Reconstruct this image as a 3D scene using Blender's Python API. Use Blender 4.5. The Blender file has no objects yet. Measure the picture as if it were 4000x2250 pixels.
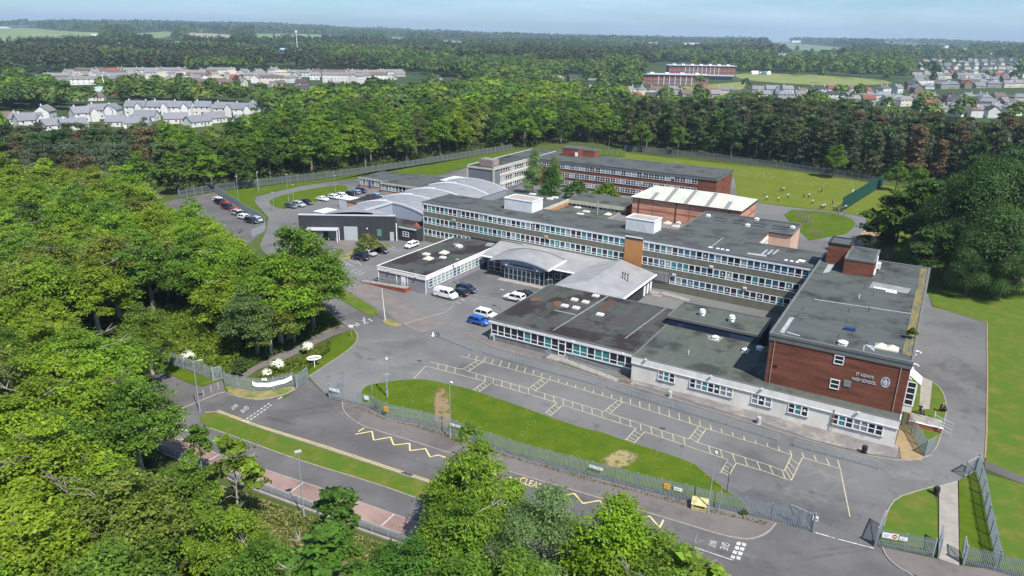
import bpy, math, random
import numpy as np
from mathutils import Vector, Matrix
R_=math.radians
random.seed(7); rng=np.random.default_rng(7)
SC=bpy.context.scene; COL=SC.collection
# ------------------------------------------------------------------ camera
FPX=2826.; PIT=R_(19.4); ROL=R_(0.9); CH=50.
cd=bpy.data.cameras.new('camera'); cam=bpy.data.objects.new('camera',cd); COL.objects.link(cam)
cr,sr,cp,sp=math.cos(ROL),math.sin(ROL),math.cos(PIT),math.sin(PIT)
M=Matrix(((cr,-sr,0,0),(sr*sp,cr*sp,-cp,0),(sr*cp,cr*cp,sp,CH),(0,0,0,1)))
cam.matrix_world=M; cd.sensor_width=36; cd.lens=FPX/4000*36; cd.clip_start=1; cd.clip_end=40000
SC.camera=cam
# ------------------------------------------------------------------ light
SUN_AZ=148; SUN_EL=54           # compass style: clockwise from +y
w=bpy.data.worlds.new("World"); SC.world=w; w.use_nodes=True; nt=w.node_tree; nt.nodes.clear()
wo=nt.nodes.new('ShaderNodeOutputWorld'); bg=nt.nodes.new('ShaderNodeBackground'); sk=nt.nodes.new('ShaderNodeTexSky')
sk.sky_type='NISHITA'; sk.sun_disc=False; sk.sun_elevation=R_(SUN_EL); sk.sun_rotation=R_(SUN_AZ); sk.air_density=1.0; sk.dust_density=0.25; sk.ozone_density=2.2; sk.altitude=100
tc=nt.nodes.new('ShaderNodeTexCoord'); mp=nt.nodes.new('ShaderNodeMapping'); mp.inputs['Scale'].default_value=(2.2,2.2,22)
ns=nt.nodes.new('ShaderNodeTexNoise'); ns.inputs['Scale'].default_value=2.0; ns.inputs['Detail'].default_value=7; ns.inputs['Roughness'].default_value=.6
rp=nt.nodes.new('ShaderNodeMapRange'); rp.inputs[1].default_value=.4; rp.inputs[2].default_value=.7; rp.inputs[3].default_value=0.0; rp.inputs[4].default_value=.75
mx=nt.nodes.new('ShaderNodeMixRGB'); mx.inputs[2].default_value=(10,9.4,8.8,1)
nt.links.new(tc.outputs['Generated'],mp.inputs[0]); nt.links.new(mp.outputs[0],ns.inputs[0]); nt.links.new(ns.outputs[0],rp.inputs[0]); nt.links.new(rp.outputs[0],mx.inputs[0])
nt.links.new(sk.outputs[0],mx.inputs[1]); tn=nt.nodes.new('ShaderNodeVectorMath'); tn.operation='MULTIPLY'; tn.inputs[1].default_value=(.60,.84,1.12); nt.links.new(mx.outputs[0],tn.inputs[0]); nt.links.new(tn.outputs[0],bg.inputs[0]); nt.links.new(bg.outputs[0],wo.inputs[0]); bg.inputs[1].default_value=0.08
sd=bpy.data.lights.new('sun','SUN'); sd.energy=4.9; sd.angle=R_(.5); sd.color=(1,.95,.87); so=bpy.data.objects.new('sun',sd); COL.objects.link(so)
dv=Vector((math.sin(R_(SUN_AZ))*math.cos(R_(SUN_EL)),math.cos(R_(SUN_AZ))*math.cos(R_(SUN_EL)),math.sin(R_(SUN_EL))))
so.rotation_euler=dv.to_track_quat('Z','Y').to_euler()
SC.view_settings.view_transform='Standard'; SC.view_settings.look='None'; SC.view_settings.gamma=1; SC.view_settings.exposure=0.6
# ------------------------------------------------------------------ photo pixel (4000x2250) -> point on the plane of height z
def ray(x,y):
    u=(x-2000)/FPX; v=(y-1125)/FPX; u2=u*cr+v*sr; v2=-u*sr+v*cr
    return (u2,cp-v2*sp,-sp-v2*cp)
def G(x,y,z=0):
    d=ray(x,y); t=(z-CH)/d[2]; return (d[0]*t,d[1]*t)
def proj(X,Y,Z):
    yc=Y*cp-(Z-CH)*sp; v2=-((Z-CH)*cp+Y*sp)/yc; u2=X/yc
    return 2000+FPX*(u2*cr-v2*sr),1125+FPX*(u2*sr+v2*cr)
def hgt(b,t,zb=0):
    g=G(b[0],b[1],zb); best=(1e9,0)
    for i in range(0,400):
        h=zb+i*.1; q=G(t[0],t[1],h); e=(q[0]-g[0])**2+(q[1]-g[1])**2
        if e<best[0]: best=(e,h-zb)
        elif h-zb>2 and e>best[0]*4+9: break
    return best[1]
TH=R_(-30.7); AX=(math.cos(TH),math.sin(TH)); BX=(-math.sin(TH),math.cos(TH)); OX=G(3012,1302,11.3)
def W(a,b): return (OX[0]+a*AX[0]+b*BX[0],OX[1]+a*AX[1]+b*BX[1])
def ab(x,y,z=0):
    g=G(x,y,z); dx,dy=g[0]-OX[0],g[1]-OX[1]; return (dx*AX[0]+dy*AX[1],dx*BX[0]+dy*BX[1])
def ORD(n):
    s=['first','second','third','fourth','fifth','sixth','seventh','eighth','ninth','tenth','eleventh','twelfth']
    s+=['thirteenth','fourteenth','fifteenth','sixteenth','seventeenth','eighteenth','nineteenth']
    if n<20: return s[n-1]
    t=['twent','thirt','fort','fift','sixt'][n//10-2]
    return t+'ieth' if n%10==0 else t+'y-'+s[n%10-1]
# ------------------------------------------------------------------ materials
MATS={}
def mat(name,col,rough=.8,col2=None,scale=1.,amt=1.,bump=0,bscale=None,spec=.3,metal=0,stretch=None,objcol=False,detail=5,ramp=(.35,.65),alpha=None,coat=0,third=None,tscale=.2,tramp=(.5,.62),trans=0,coord='Object'):
    if name in MATS: return MATS[name]
    m=bpy.data.materials.new(name); m.use_nodes=True; n=m.node_tree; L=n.links; N=n.nodes; b=N['Principled BSDF']
    b.inputs['Roughness'].default_value=rough; b.inputs['Specular IOR Level'].default_value=spec; b.inputs['Metallic'].default_value=metal; b.inputs['Coat Weight'].default_value=coat
    c=(*col,1); out=None
    if col2 or bump or third:
        t=N.new('ShaderNodeTexCoord'); src=t.outputs[coord]
        if stretch:
            mm=N.new('ShaderNodeMapping'); mm.inputs['Scale'].default_value=stretch; L.new(src,mm.inputs[0]); src=mm.outputs[0]
    if col2:
        q=N.new('ShaderNodeTexNoise'); q.inputs['Scale'].default_value=scale; q.inputs['Detail'].default_value=detail; q.inputs['Roughness'].default_value=.6; L.new(src,q.inputs[0])
        r=N.new('ShaderNodeMapRange'); r.inputs[1].default_value=ramp[0]; r.inputs[2].default_value=ramp[1]; L.new(q.outputs[0],r.inputs[0])
        x=N.new('ShaderNodeMixRGB'); x.inputs[1].default_value=c; x.inputs[2].default_value=(*col2,1); L.new(r.outputs[0],x.inputs[0]); out=x.outputs[0]
    if third:
        q=N.new('ShaderNodeTexNoise'); q.inputs['Scale'].default_value=tscale; q.inputs['Detail'].default_value=6; q.inputs['Roughness'].default_value=.65; L.new(t.outputs[coord],q.inputs[0])
        r=N.new('ShaderNodeMapRange'); r.inputs[1].default_value=tramp[0]; r.inputs[2].default_value=tramp[1]; L.new(q.outputs[0],r.inputs[0])
        x=N.new('ShaderNodeMixRGB'); x.inputs[2].default_value=(*third,1); L.new(r.outputs[0],x.inputs[0])
        if out: L.new(out,x.inputs[1])
        else: x.inputs[1].default_value=c
        out=x.outputs[0]
    if objcol:
        oi=N.new('ShaderNodeObjectInfo'); x=N.new('ShaderNodeMixRGB'); x.blend_type='MULTIPLY'; x.inputs[0].default_value=1; L.new(oi.outputs['Color'],x.inputs[1])
        if out: L.new(out,x.inputs[2])
        else: x.inputs[2].default_value=c
        out=x.outputs[0]
    if out: L.new(out,b.inputs['Base Color'])
    else: b.inputs['Base Color'].default_value=c
    if bump:
        q=N.new('ShaderNodeTexNoise'); q.inputs['Scale'].default_value=bscale or scale*4; q.inputs['Detail'].default_value=4; L.new(src,q.inputs[0])
        bm=N.new('ShaderNodeBump'); bm.inputs['Strength'].default_value=bump; bm.inputs['Distance'].default_value=.05; L.new(q.outputs[0],bm.inputs['Height']); L.new(bm.outputs[0],b.inputs['Normal'])
    MATS[name]=m; return m
def brick(name,c1,c2,mortar,scale=1.,axis='front'):
    m=bpy.data.materials.new(name); m.use_nodes=True; n=m.node_tree; L=n.links; N=n.nodes; b=N['Principled BSDF']; b.inputs['Roughness'].default_value=.85; b.inputs['Specular IOR Level'].default_value=.2
    t=N.new('ShaderNodeTexCoord'); s=N.new('ShaderNodeSeparateXYZ'); L.new(t.outputs['Object'],s.inputs[0]); a=N.new('ShaderNodeMath'); a.operation='ADD'; L.new(s.outputs[0],a.inputs[0]); L.new(s.outputs[1],a.inputs[1])
    cb=N.new('ShaderNodeCombineXYZ'); L.new(a.outputs[0],cb.inputs[0]); L.new(s.outputs[2],cb.inputs[1])
    k=N.new('ShaderNodeTexBrick'); k.inputs['Color1'].default_value=(*c1,1); k.inputs['Color2'].default_value=(*c2,1); k.inputs['Mortar'].default_value=(*mortar,1); k.inputs['Scale'].default_value=scale
    k.inputs['Mortar Size'].default_value=.012; k.inputs['Brick Width'].default_value=.45; k.inputs['Row Height'].default_value=.15; L.new(cb.outputs[0],k.inputs[0])
    q=N.new('ShaderNodeTexNoise'); q.inputs['Scale'].default_value=.5; q.inputs['Detail'].default_value=6; mm=N.new('ShaderNodeMapping'); mm.inputs['Scale'].default_value=(.4,.4,3); L.new(t.outputs['Object'],mm.inputs[0]); L.new(mm.outputs[0],q.inputs[0])
    r=N.new('ShaderNodeMapRange'); r.inputs[1].default_value=.3; r.inputs[2].default_value=.7; r.inputs[3].default_value=.7; r.inputs[4].default_value=1.35; L.new(q.outputs[0],r.inputs[0])
    x=N.new('ShaderNodeVectorMath'); x.operation='SCALE'; L.new(k.outputs[0],x.inputs[0]); L.new(r.outputs[0],x.inputs['Scale']); L.new(x.outputs[0],b.inputs['Base Color'])
    MATS[name]=m; return m
def stripes(name,col,dark,pitch,axis=0,metal=.0,rough=.45,thin=.16,objcoord=True):
    """sheet metal with raised seams every 'pitch' metres"""
    m=bpy.data.materials.new(name); m.use_nodes=True; n=m.node_tree; L=n.links; N=n.nodes; b=N['Principled BSDF']; b.inputs['Roughness'].default_value=rough; b.inputs['Metallic'].default_value=metal
    t=N.new('ShaderNodeTexCoord'); s=N.new('ShaderNodeSeparateXYZ'); L.new(t.outputs['Object'],s.inputs[0]); a=N.new('ShaderNodeMath'); a.operation='MULTIPLY'; a.inputs[1].default_value=1/pitch; L.new(s.outputs[axis],a.inputs[0])
    f=N.new('ShaderNodeMath'); f.operation='FRACT'; L.new(a.outputs[0],f.inputs[0]); g=N.new('ShaderNodeMath'); g.operation='LESS_THAN'; g.inputs[1].default_value=thin; L.new(f.outputs[0],g.inputs[0])
    x=N.new('ShaderNodeMixRGB'); x.inputs[1].default_value=(*col,1); x.inputs[2].default_value=(*dark,1); L.new(g.outputs[0],x.inputs[0])
    q=N.new('ShaderNodeTexNoise'); q.inputs['Scale'].default_value=.4; q.inputs['Detail'].default_value=6; L.new(t.outputs['Object'],q.inputs[0])
    r=N.new('ShaderNodeMapRange'); r.inputs[1].default_value=.3; r.inputs[2].default_value=.7; r.inputs[3].default_value=.82; r.inputs[4].default_value=1.1; L.new(q.outputs[0],r.inputs[0])
    y=N.new('ShaderNodeVectorMath'); y.operation='SCALE'; L.new(x.outputs[0],y.inputs[0]); L.new(r.outputs[0],y.inputs['Scale']); L.new(y.outputs[0],b.inputs['Base Color'])
    bm=N.new('ShaderNodeBump'); bm.inputs['Strength'].default_value=.5; bm.inputs['Distance'].default_value=.04; L.new(g.outputs[0],bm.inputs['Height']); L.new(bm.outputs[0],b.inputs['Normal'])
    MATS[name]=m; return m
def leafmat():
    m=bpy.data.materials.new('leaves'); m.use_nodes=True; n=m.node_tree; L=n.links; N=n.nodes; b=N['Principled BSDF']; b.inputs['Roughness'].default_value=.55; b.inputs['Specular IOR Level'].default_value=.25
    oi=N.new('ShaderNodeObjectInfo'); at=N.new('ShaderNodeAttribute'); at.attribute_name='tone'
    x=N.new('ShaderNodeVectorMath'); x.operation='MULTIPLY'; L.new(oi.outputs['Color'],x.inputs[0]); L.new(at.outputs['Color'],x.inputs[1]); L.new(x.outputs[0],b.inputs['Base Color'])
    tr=N.new('ShaderNodeBsdfTranslucent'); y=N.new('ShaderNodeVectorMath'); y.operation='MULTIPLY'; y.inputs[1].default_value=(1.3,1.25,.45); L.new(x.outputs[0],y.inputs[0]); L.new(y.outputs[0],tr.inputs[0])
    mx=N.new('ShaderNodeMixShader'); mx.inputs[0].default_value=.42; L.new(b.outputs[0],mx.inputs[1]); L.new(tr.outputs[0],mx.inputs[2]); L.new(mx.outputs[0],N['Material Output'].inputs[0])
    return m
LEAF=leafmat()
# ------------------------------------------------------------------ object helpers
def tag(o,label=None,cat=None,group=None,kind=None):
    if label: o['label']=label
    if cat: o['category']=cat
    if group: o['group']=group
    if kind: o['kind']=kind
    return o
def empty(name,loc=(0,0,0),rz=0,label=None,cat=None,group=None):
    o=bpy.data.objects.new(name,None); COL.objects.link(o); o.location=loc; o.rotation_euler=(0,0,rz); o.empty_display_size=.5
    return tag(o,label,cat,group)
def link(name,me,parent=None,loc=None,rz=0,color=None):
    o=bpy.data.objects.new(name,me); COL.objects.link(o)
    if parent: o.parent=parent
    if loc: o.location=loc
    if rz: o.rotation_euler=(0,0,rz)
    if color: o.color=(*color,1)
    return o
def copy_tree(o,parent=None):
    c=o.copy(); COL.objects.link(c); c.parent=parent
    for ch in KIDS(o): copy_tree(ch,c)
    return c
def KIDS(o): return list(o.children)
class MB:
    def __init__(s): s.v=[]; s.f=[]; s.m=[]; s.mi=0
    def poly(s,pts,mi=None):
        k=len(s.v); s.v+= [tuple(p) for p in pts]; s.f.append(tuple(range(k,k+len(pts)))); s.m.append(s.mi if mi is None else mi); return s
    def box(s,x0,x1,y0,y1,z0,z1,mi=None,bottom=True):
        k=len(s.v); s.v+=[(x0,y0,z0),(x1,y0,z0),(x1,y1,z0),(x0,y1,z0),(x0,y0,z1),(x1,y0,z1),(x1,y1,z1),(x0,y1,z1)]
        F=[(4,5,6,7),(0,1,5,4),(1,2,6,5),(2,3,7,6),(3,0,4,7)]+([(3,2,1,0)] if bottom else [])
        for f in F: s.f.append(tuple(k+i for i in f)); s.m.append(s.mi if mi is None else mi)
        return s
    def prism(s,pts,z0,z1,mi=None,side=None):
        A=sum(pts[i][0]*pts[(i+1)%len(pts)][1]-pts[(i+1)%len(pts)][0]*pts[i][1] for i in range(len(pts)))
        if A<0: pts=pts[::-1]
        n=len(pts); k=len(s.v); s.v+=[(p[0],p[1],z0) for p in pts]+[(p[0],p[1],z1) for p in pts]; mi=s.mi if mi is None else mi
        s.f.append(tuple(range(k+n,k+2*n))); s.m.append(mi)
        for i in range(n):
            j=(i+1)%n; s.f.append((k+i,k+j,k+n+j,k+n+i)); s.m.append(mi if side is None else side)
        return s
    def bar(s,p,q,w,h=None,mi=None):
        """rectangular bar between two points"""
        p=Vector(p); q=Vector(q); d=q-p; h=h or w
        if d.length<1e-6: return s
        up=Vector((0,0,1)) if abs(d.normalized().z)<.95 else Vector((1,0,0)); sx=d.cross(up).normalized()*w/2; sz=sx.cross(d).normalized()*h/2
        k=len(s.v)
        for c in (p,q):
            for e in (-sx-sz,sx-sz,sx+sz,-sx+sz): s.v.append(tuple(c+e))
        for f in ((3,2,1,0),(4,5,6,7),(0,1,5,4),(1,2,6,5),(2,3,7,6),(3,0,4,7)): s.f.append(tuple(k+i for i in f)); s.m.append(s.mi if mi is None else mi)
        return s
    def tube(s,pts,rad,n=8,mi=None,cap=True):
        pts=[Vector(p) for p in pts]; rad=rad if isinstance(rad,(list,tuple)) else [rad]*len(pts); k=len(s.v); mi=s.mi if mi is None else mi; u=None
        for i,p in enumerate(pts):
            d=(pts[min(i+1,len(pts)-1)]-pts[max(i-1,0)]).normalized()
            if u is None: u=d.orthogonal().normalized()
            else: u=(u-d*u.dot(d)).normalized()
            v=d.cross(u)
            for j in range(n):
                t=2*math.pi*j/n; s.v.append(tuple(p+(u*math.cos(t)+v*math.sin(t))*rad[i]))
        for i in range(len(pts)-1):
            for j in range(n):
                a=k+i*n+j; b=k+i*n+(j+1)%n; s.f.append((a,b,b+n,a+n)); s.m.append(mi)
        if cap:
            s.f.append(tuple(k+j for j in range(n))[::-1]); s.m.append(mi); e=k+(len(pts)-1)*n; s.f.append(tuple(e+j for j in range(n))); s.m.append(mi)
        return s
    def mesh(s,mats,smooth=False):
        me=bpy.data.meshes.new('m'); me.from_pydata(s.v,[],s.f)
        for m in (mats if isinstance(mats,(list,tuple)) else [mats]): me.materials.append(m)
        me.polygons.foreach_set('material_index',s.m)
        if smooth: me.polygons.foreach_set('use_smooth',[True]*len(s.f))
        me.update(); return me
    def build(s,name,mats,parent=None,loc=None,rz=0,smooth=False,color=None):
        me=s.mesh(mats,smooth); me.name=name; return link(name,me,parent,loc,rz,color)
def sheet(name,pts,z,m,kind='structure',th=0):
    """flat ground sheet from world xy points"""
    b=MB()
    if th: b.prism(pts,z-th,z)
    else:
        A=sum(pts[i][0]*pts[(i+1)%len(pts)][1]-pts[(i+1)%len(pts)][0]*pts[i][1] for i in range(len(pts)))
        b.poly([(p[0],p[1],z) for p in (pts if A>0 else pts[::-1])])
    o=b.build(name,m); 
    if kind: o['kind']=kind
    return o
def gp(L,z=0): return [G(x,y,z) for x,y in L]
def smooth_poly(P,n=2,closed=True):
    for _ in range(n):
        Q=[]
        for i in range(len(P) if closed else len(P)-1):
            a=P[i]; b=P[(i+1)%len(P)]; Q+=[(a[0]*.75+b[0]*.25,a[1]*.75+b[1]*.25),(a[0]*.25+b[0]*.75,a[1]*.25+b[1]*.75)]
        if not closed: Q=[P[0]]+Q+[P[-1]]
        P=Q
    return P
def inpoly(x,y,P):
    c=False; j=len(P)-1
    for i in range(len(P)):
        if (P[i][1]>y)!=(P[j][1]>y) and x<(P[j][0]-P[i][0])*(y-P[i][1])/(P[j][1]-P[i][1])+P[i][0]: c=not c
        j=i
    return c
def ribbon_poly(P,wd,off=0):
    """polygon of width wd along the polyline P (world xy)"""
    Lp=[];Rp=[]
    for i,p in enumerate(P):
        a=P[max(i-1,0)]; b=P[min(i+1,len(P)-1)]; d=Vector((b[0]-a[0],b[1]-a[1])).normalized(); n=Vector((-d.y,d.x))
        Lp.append((p[0]+n.x*(off+wd/2),p[1]+n.y*(off+wd/2))); Rp.append((p[0]+n.x*(off-wd/2),p[1]+n.y*(off-wd/2)))
    return Lp,Rp
def strip(mb,P,wd,z,off=0,th=0,mi=None):
    L_,R2=ribbon_poly(P,wd,off)
    for i in range(len(P)-1):
        q=[L_[i],L_[i+1],R2[i+1],R2[i]]
        if th: mb.prism(q,z-th,z,mi)
        else: mb.poly([(x,y,z) for x,y in q[::-1]],mi)
def resample(P,step):
    out=[P[0]]; acc=0
    for i in range(len(P)-1):
        a=Vector(P[i]); b=Vector(P[i+1]); L=(b-a).length
        if L<1e-6: continue
        t=step-acc
        while t<L: out.append(tuple(a+(b-a)*t/L)); t+=step
        acc=L-(t-step)
    return out
# ------------------------------------------------------------------ shared materials
asph=mat('yard_asphalt',(0.120,0.120,0.120),.9,(0.169,0.168,0.163),.09,bump=.3,bscale=6,third=(0.090,0.090,0.093),tscale=.045,tramp=(.47,.62),spec=.2)
asph2=mat('road_asphalt',(0.093,0.089,0.090),.9,(0.127,0.121,0.121),.2,bump=.25,bscale=8,third=(0.089,0.086,0.086),tscale=.07,spec=.2)
foot=mat('footway_asphalt',(0.129,0.115,0.108),.92,(0.164,0.146,0.139),.3,bump=.3,bscale=7,third=(0.105,0.094,0.087),tscale=.15,spec=.15)
ramp_=mat('worn_tarmac',(0.180,0.159,0.148),.9,(0.145,0.127,0.119),.4,spec=.15)
patchm=mat('patched_tarmac',(0.102,0.102,0.104),.92,(0.128,0.128,0.128),.8,spec=.15)
kerb=mat('kerb_concrete',(.3,.28,.255),.9,(.22,.2,.18),1.5,spec=.2)
slab=mat('paving_slabs',(0.306,0.281,0.246),.9,(0.238,0.221,0.196),.8,spec=.2)
flag=mat('old_flagstones',(0.211,0.198,0.189),.95,(0.144,0.135,0.131),.5,stretch=(1,1,1),third=(0.270,0.243,0.216),tscale=.3,spec=.1)
bpav=brick('red_block_paving',(0.267,0.182,0.162),(0.234,0.153,0.138),(0.178,0.129,0.121),1.6)
lawnm=mat('lawn',(0.050,0.098,0.004),.95,(0.082,0.116,0.007),.35,bump=.9,bscale=5,third=(0.107,0.126,0.022),tscale=.13,tramp=(.55,.72),spec=.1)
lawn2=mat('verge_grass',(0.076,0.113,0.009),.95,(0.130,0.137,0.031),.5,bump=.9,bscale=6,third=(0.069,0.123,0.014),tscale=.35,tramp=(.42,.56),spec=.1)
fieldm=mat('field_grass',(0.093,0.130,0.010),.95,(0.119,0.139,0.017),.12,bump=.5,bscale=3,third=(0.146,0.166,0.046),tscale=.09,tramp=(.55,.78),spec=.1)
dry=mat('dry_grass',(0.272,0.224,0.112),.95,(0.160,0.152,0.048),.8,bump=.8,bscale=5,third=(0.104,0.136,0.028),tscale=.3,tramp=(.48,.6),spec=.1)
bare=mat('bare_earth',(.3,.22,.13),.95,(.24,.19,.1),1.2,bump=.6,bscale=6,spec=.1)
whitep=mat('white_road_paint',(.58,.57,.54),.8,(.2,.2,.195),2.2,ramp=(.4,.7))
yelp=mat('yellow_road_paint',(.62,.52,.2),.8,(.36,.33,.2),1.2,ramp=(.45,.75))
yelw=mat('worn_yellow_paint',(.5,.44,.25),.85,(.27,.26,.22),.9,ramp=(.4,.7))
white=mat('white_upvc',(.78,.79,.8),.45)
steel=mat('galvanised_steel',(.36,.4,.43),.55,(.28,.32,.35),2.,metal=.3)
steeld=mat('galvanised_post',(.3,.34,.38),.55,metal=.3)
dark=mat('black_plastic',(.02,.02,.022),.5)
tree_bark=mat('bark',(.13,.1,.075),.95,(.22,.19,.16),2,stretch=(1,1,.3))
palebark=mat('pale_bark',(.36,.34,.3),.9,(.2,.18,.15),2,stretch=(1,1,.3))
# ------------------------------------------------------------------ terrain
SKY=[(-900,24),(0,14),(300,21),(560,26),(1000,25),(1250,20),(1400,13),(1700,8),(2000,3),(2400,0),(2900,0),(3200,4),(3600,5),(4000,-1),(4900,0)]
def sky_h(px):
    for i in range(len(SKY)-1):
        if px<=SKY[i+1][0]:
            t=(px-SKY[i][0])/(SKY[i+1][0]-SKY[i][0]); t=max(0,min(1,t)); return 50+2.35*(SKY[i][1]*(1-t)+SKY[i+1][1]*t)-42
    return 42
def terr(x,y):
    r=math.hypot(x,y)
    if r<1150: return 0.
    az=math.atan2(x,y); px=2000+FPX*math.tan(max(-1.2,min(1.2,az)))*1.06
    t=min(1,(r-1150)/5600); s=t*t*(3-2*t)
    h=sky_h(px)*(.35*t+.65*s); k=min(1,(r-1150)/1500)
    h+=k*.7*(7*math.sin(x*.0021+1.3)*math.sin(y*.0017+.4)+5*math.sin(x*.0047+y*.0031)+4*math.sin(x*.009-y*.0023))*(1 if r<6000 else max(0,1-(r-6000)/800))
    return h
FIELDS=[([(-40,160),(-40,120),(100,117),(250,126),(400,131),(392,152),(200,160)],(.2,.27,.09)),([(500,134),(640,127),(700,131),(645,143),(560,147)],(.17,.25,.09)),([(700,146),(745,133),(900,138),(912,151),(820,156)],(.33,.33,.17)),
([(585,161),(720,165),(716,178),(600,172)],(.2,.28,.09)),([(990,136),(1130,135),(1370,141),(1350,148),(1180,153),(1000,152)],(.19,.27,.09)),([(1500,156),(1530,146),(1595,149),(1560,163)],(.16,.25,.08)),([(1720,159),(1825,164),(1800,175),(1735,172)],(.2,.27,.12)),
([(1655,170),(1710,172),(1690,179)],(.3,.36,.1)),([(3000,162),(3150,176),(3350,188),(3300,196),(3100,192),(3000,174)],(.16,.24,.1)),([(2510,165),(2580,167),(2580,170),(2510,169)],(.2,.26,.1)),
([(0,177),(60,176),(150,179),(70,186),(0,187)],(.25,.28,.1)),([(400,186),(520,188),(480,196),(420,195)],(.26,.3,.12)),([(3440,172),(3700,180),(3700,186),(3450,180)],(.2,.26,.13)),([(2650,183),(2760,182),(2760,190),(2660,191)],(.28,.3,.2)),([(3690,190),(3790,192),(3790,200),(3700,198)],(.36,.34,.24))]
def _w(P):
    my=sum(p[1] for p in P)/len(P); return [(p[0],my+(p[1]-my)*1.45) for p in P]
FIELDS=[(_w(P),(c[0]*.8,c[1]*.76,c[2]*.9)) for P,c in FIELDS]
def build_terrain():
    rs=[0.,30,60,90]; r=110.
    while r<1100: rs.append(r); r*=1.09
    r=1150.
    while r<7400: rs.append(r); r*=1.0105
    rs+=[7800,8500,9500,11000]
    azs=[math.radians(a) for a in np.concatenate([np.arange(-180,-44,8),np.linspace(-44,44,420),np.arange(52,180,8)])]
    na=len(azs); V=np.zeros((len(rs)*na,3)); C=np.zeros((len(rs)*na,4)); C[:,3]=1
    for i,r in enumerate(rs):
        for j,a in enumerate(azs):
            x=r*math.sin(a); y=r*math.cos(a); z=terr(x,y) if r<7500 else terr(x*7400/r,y*7400/r)-(r-7400)*.012
            V[i*na+j]=(x,y,z-.0)
            c=(.06,.08,.022) if r<450 else (.04,.062,.024)
            if 1100<r<7500 and -.8<a<.8 :
                q=proj(x,y,z)
                for P,cc in FIELDS:
                    if inpoly(q[0],q[1],P): c=cc; break
            C[i*na+j,:3]=c
    F=[]
    for i in range(len(rs)-1):
        for j in range(na):
            k=(j+1)%na; F.append((i*na+j,i*na+k,(i+1)*na+k,(i+1)*na+j))
    me=bpy.data.meshes.new('ground'); me.from_pydata(V.tolist(),[],F); at=me.color_attributes.new('land','FLOAT_COLOR','POINT'); at.data.foreach_set('color',C.ravel())
    m=bpy.data.materials.new('land'); m.use_nodes=True; n=m.node_tree; L=n.links; N=n.nodes; b=N['Principled BSDF']; b.inputs['Roughness'].default_value=.95; b.inputs['Specular IOR Level'].default_value=.1
    a=N.new('ShaderNodeAttribute'); a.attribute_name='land'; t=N.new('ShaderNodeTexCoord'); q=N.new('ShaderNodeTexNoise'); q.inputs['Scale'].default_value=.02; q.inputs['Detail'].default_value=9; q.inputs['Roughness'].default_value=.7; L.new(t.outputs['Object'],q.inputs[0])
    r=N.new('ShaderNodeMapRange'); r.inputs[1].default_value=.3; r.inputs[2].default_value=.7; r.inputs[3].default_value=.6; r.inputs[4].default_value=1.5; L.new(q.outputs[0],r.inputs[0])
    s=N.new('ShaderNodeVectorMath'); s.operation='SCALE'; L.new(a.outputs['Color'],s.inputs[0]); L.new(r.outputs[0],s.inputs['Scale']); L.new(s.outputs[0],b.inputs['Base Color'])
    me.materials.append(m); me.polygons.foreach_set('use_smooth',[True]*len(F)); o=link('ground',me); o['kind']='structure'
build_terrain()
# ------------------------------------------------------------------ tarmac, road, lawns
FENCE=[(1289,1558),(1338,1569),(1404,1587),(1446,1599),(1509,1632),(1571,1647),(1641,1661),(1757,1692),(1880,1740),(2000,1780),(2078,1804),(2268,1854),(2501,1916),(2711,1967),(3000,2033),(3097,2058),(3171,2076)]
yard=[(1204,1470),(1248,1443),(1349,1377),(1390,1340),(1396,1318),(1388,1296),(1361,1280),(1287,1222),(1180,1120),(1060,1030),(1015,960),(1040,900),(1050,850),(1015,812),(995,790),(1000,768),(1080,748),(1167,729),(1272,712),(1396,700),(1440,690),(1672,694),(1827,655),(2000,615),(2080,590),(2290,606),(2867,690),(2880,765),(2964,793),(3073,808),(3196,821),(3296,831),(3381,851),(3387,880),(3360,940),(3400,1000),(3520,1080),(3625,1150),(3640,1199),(3720,1222),(3800,1245),(3854,1261),(3853,1500),(3850,1687),(3844,1800),(3812,1842),(3765,1864),(3740,1880),(3668,1900),(3583,1920),(3501,1947),(3466,1994),(3447,2060),(3418,2134)]+FENCE[::-1]
sheet('school_yard',gp(yard),.02,asph)
sheet('overflow_car_park',gp([(560,815),(700,775),(840,752),(900,790),(1030,868),(1037,893),(1005,925),(960,965),(760,985),(640,935)]),.024,asph2)
KERB=[(1336,1571),(1340,1602),(1361,1630),(1408,1663),(1481,1687),(1620,1728),(1773,1778),(2047,1862),(2303,1936),(2447,1980),(2726,2064),(2827,2095),(2905,2108),(2948,2105),(3000,2083),(3031,2046)]
road=[(1204,1482),(1289,1558)]+KERB+[(3097,2058),(3171,2076),(3418,2134),(3445,2136),(3462,2176),(3501,2215),(3552,2242),(3700,2300),(3900,2330),(3900,3300),(2600,3300),(2600,2530),(2100,2325),(1800,2205),(1583,2126),(1420,2068),(1287,2017),(1000,1913),(952,1886),(640,1765),(300,1650),(300,1570),(560,1540),(600,1470),(637,1440),(790,1512),(870,1484),(879,1530),(994,1560),(1110,1558),(1161,1519)]
sheet('road',gp(road),.016,asph2)
sheet('footway_by_fence',smooth_poly(gp(KERB),1,False)+gp(FENCE[::-1][1:]),.11,foot,th=.11)
def kerbline(name,P,wd=.14,z=.125,th=.12,sm=1,m=kerb):
    b=MB(); Q=gp(P); Q=smooth_poly(Q,sm,False) if sm else Q; strip(b,Q,wd,z,th=th); o=b.build(name,m); o['kind']='structure'
kerbline('kerb',KERB)
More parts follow.
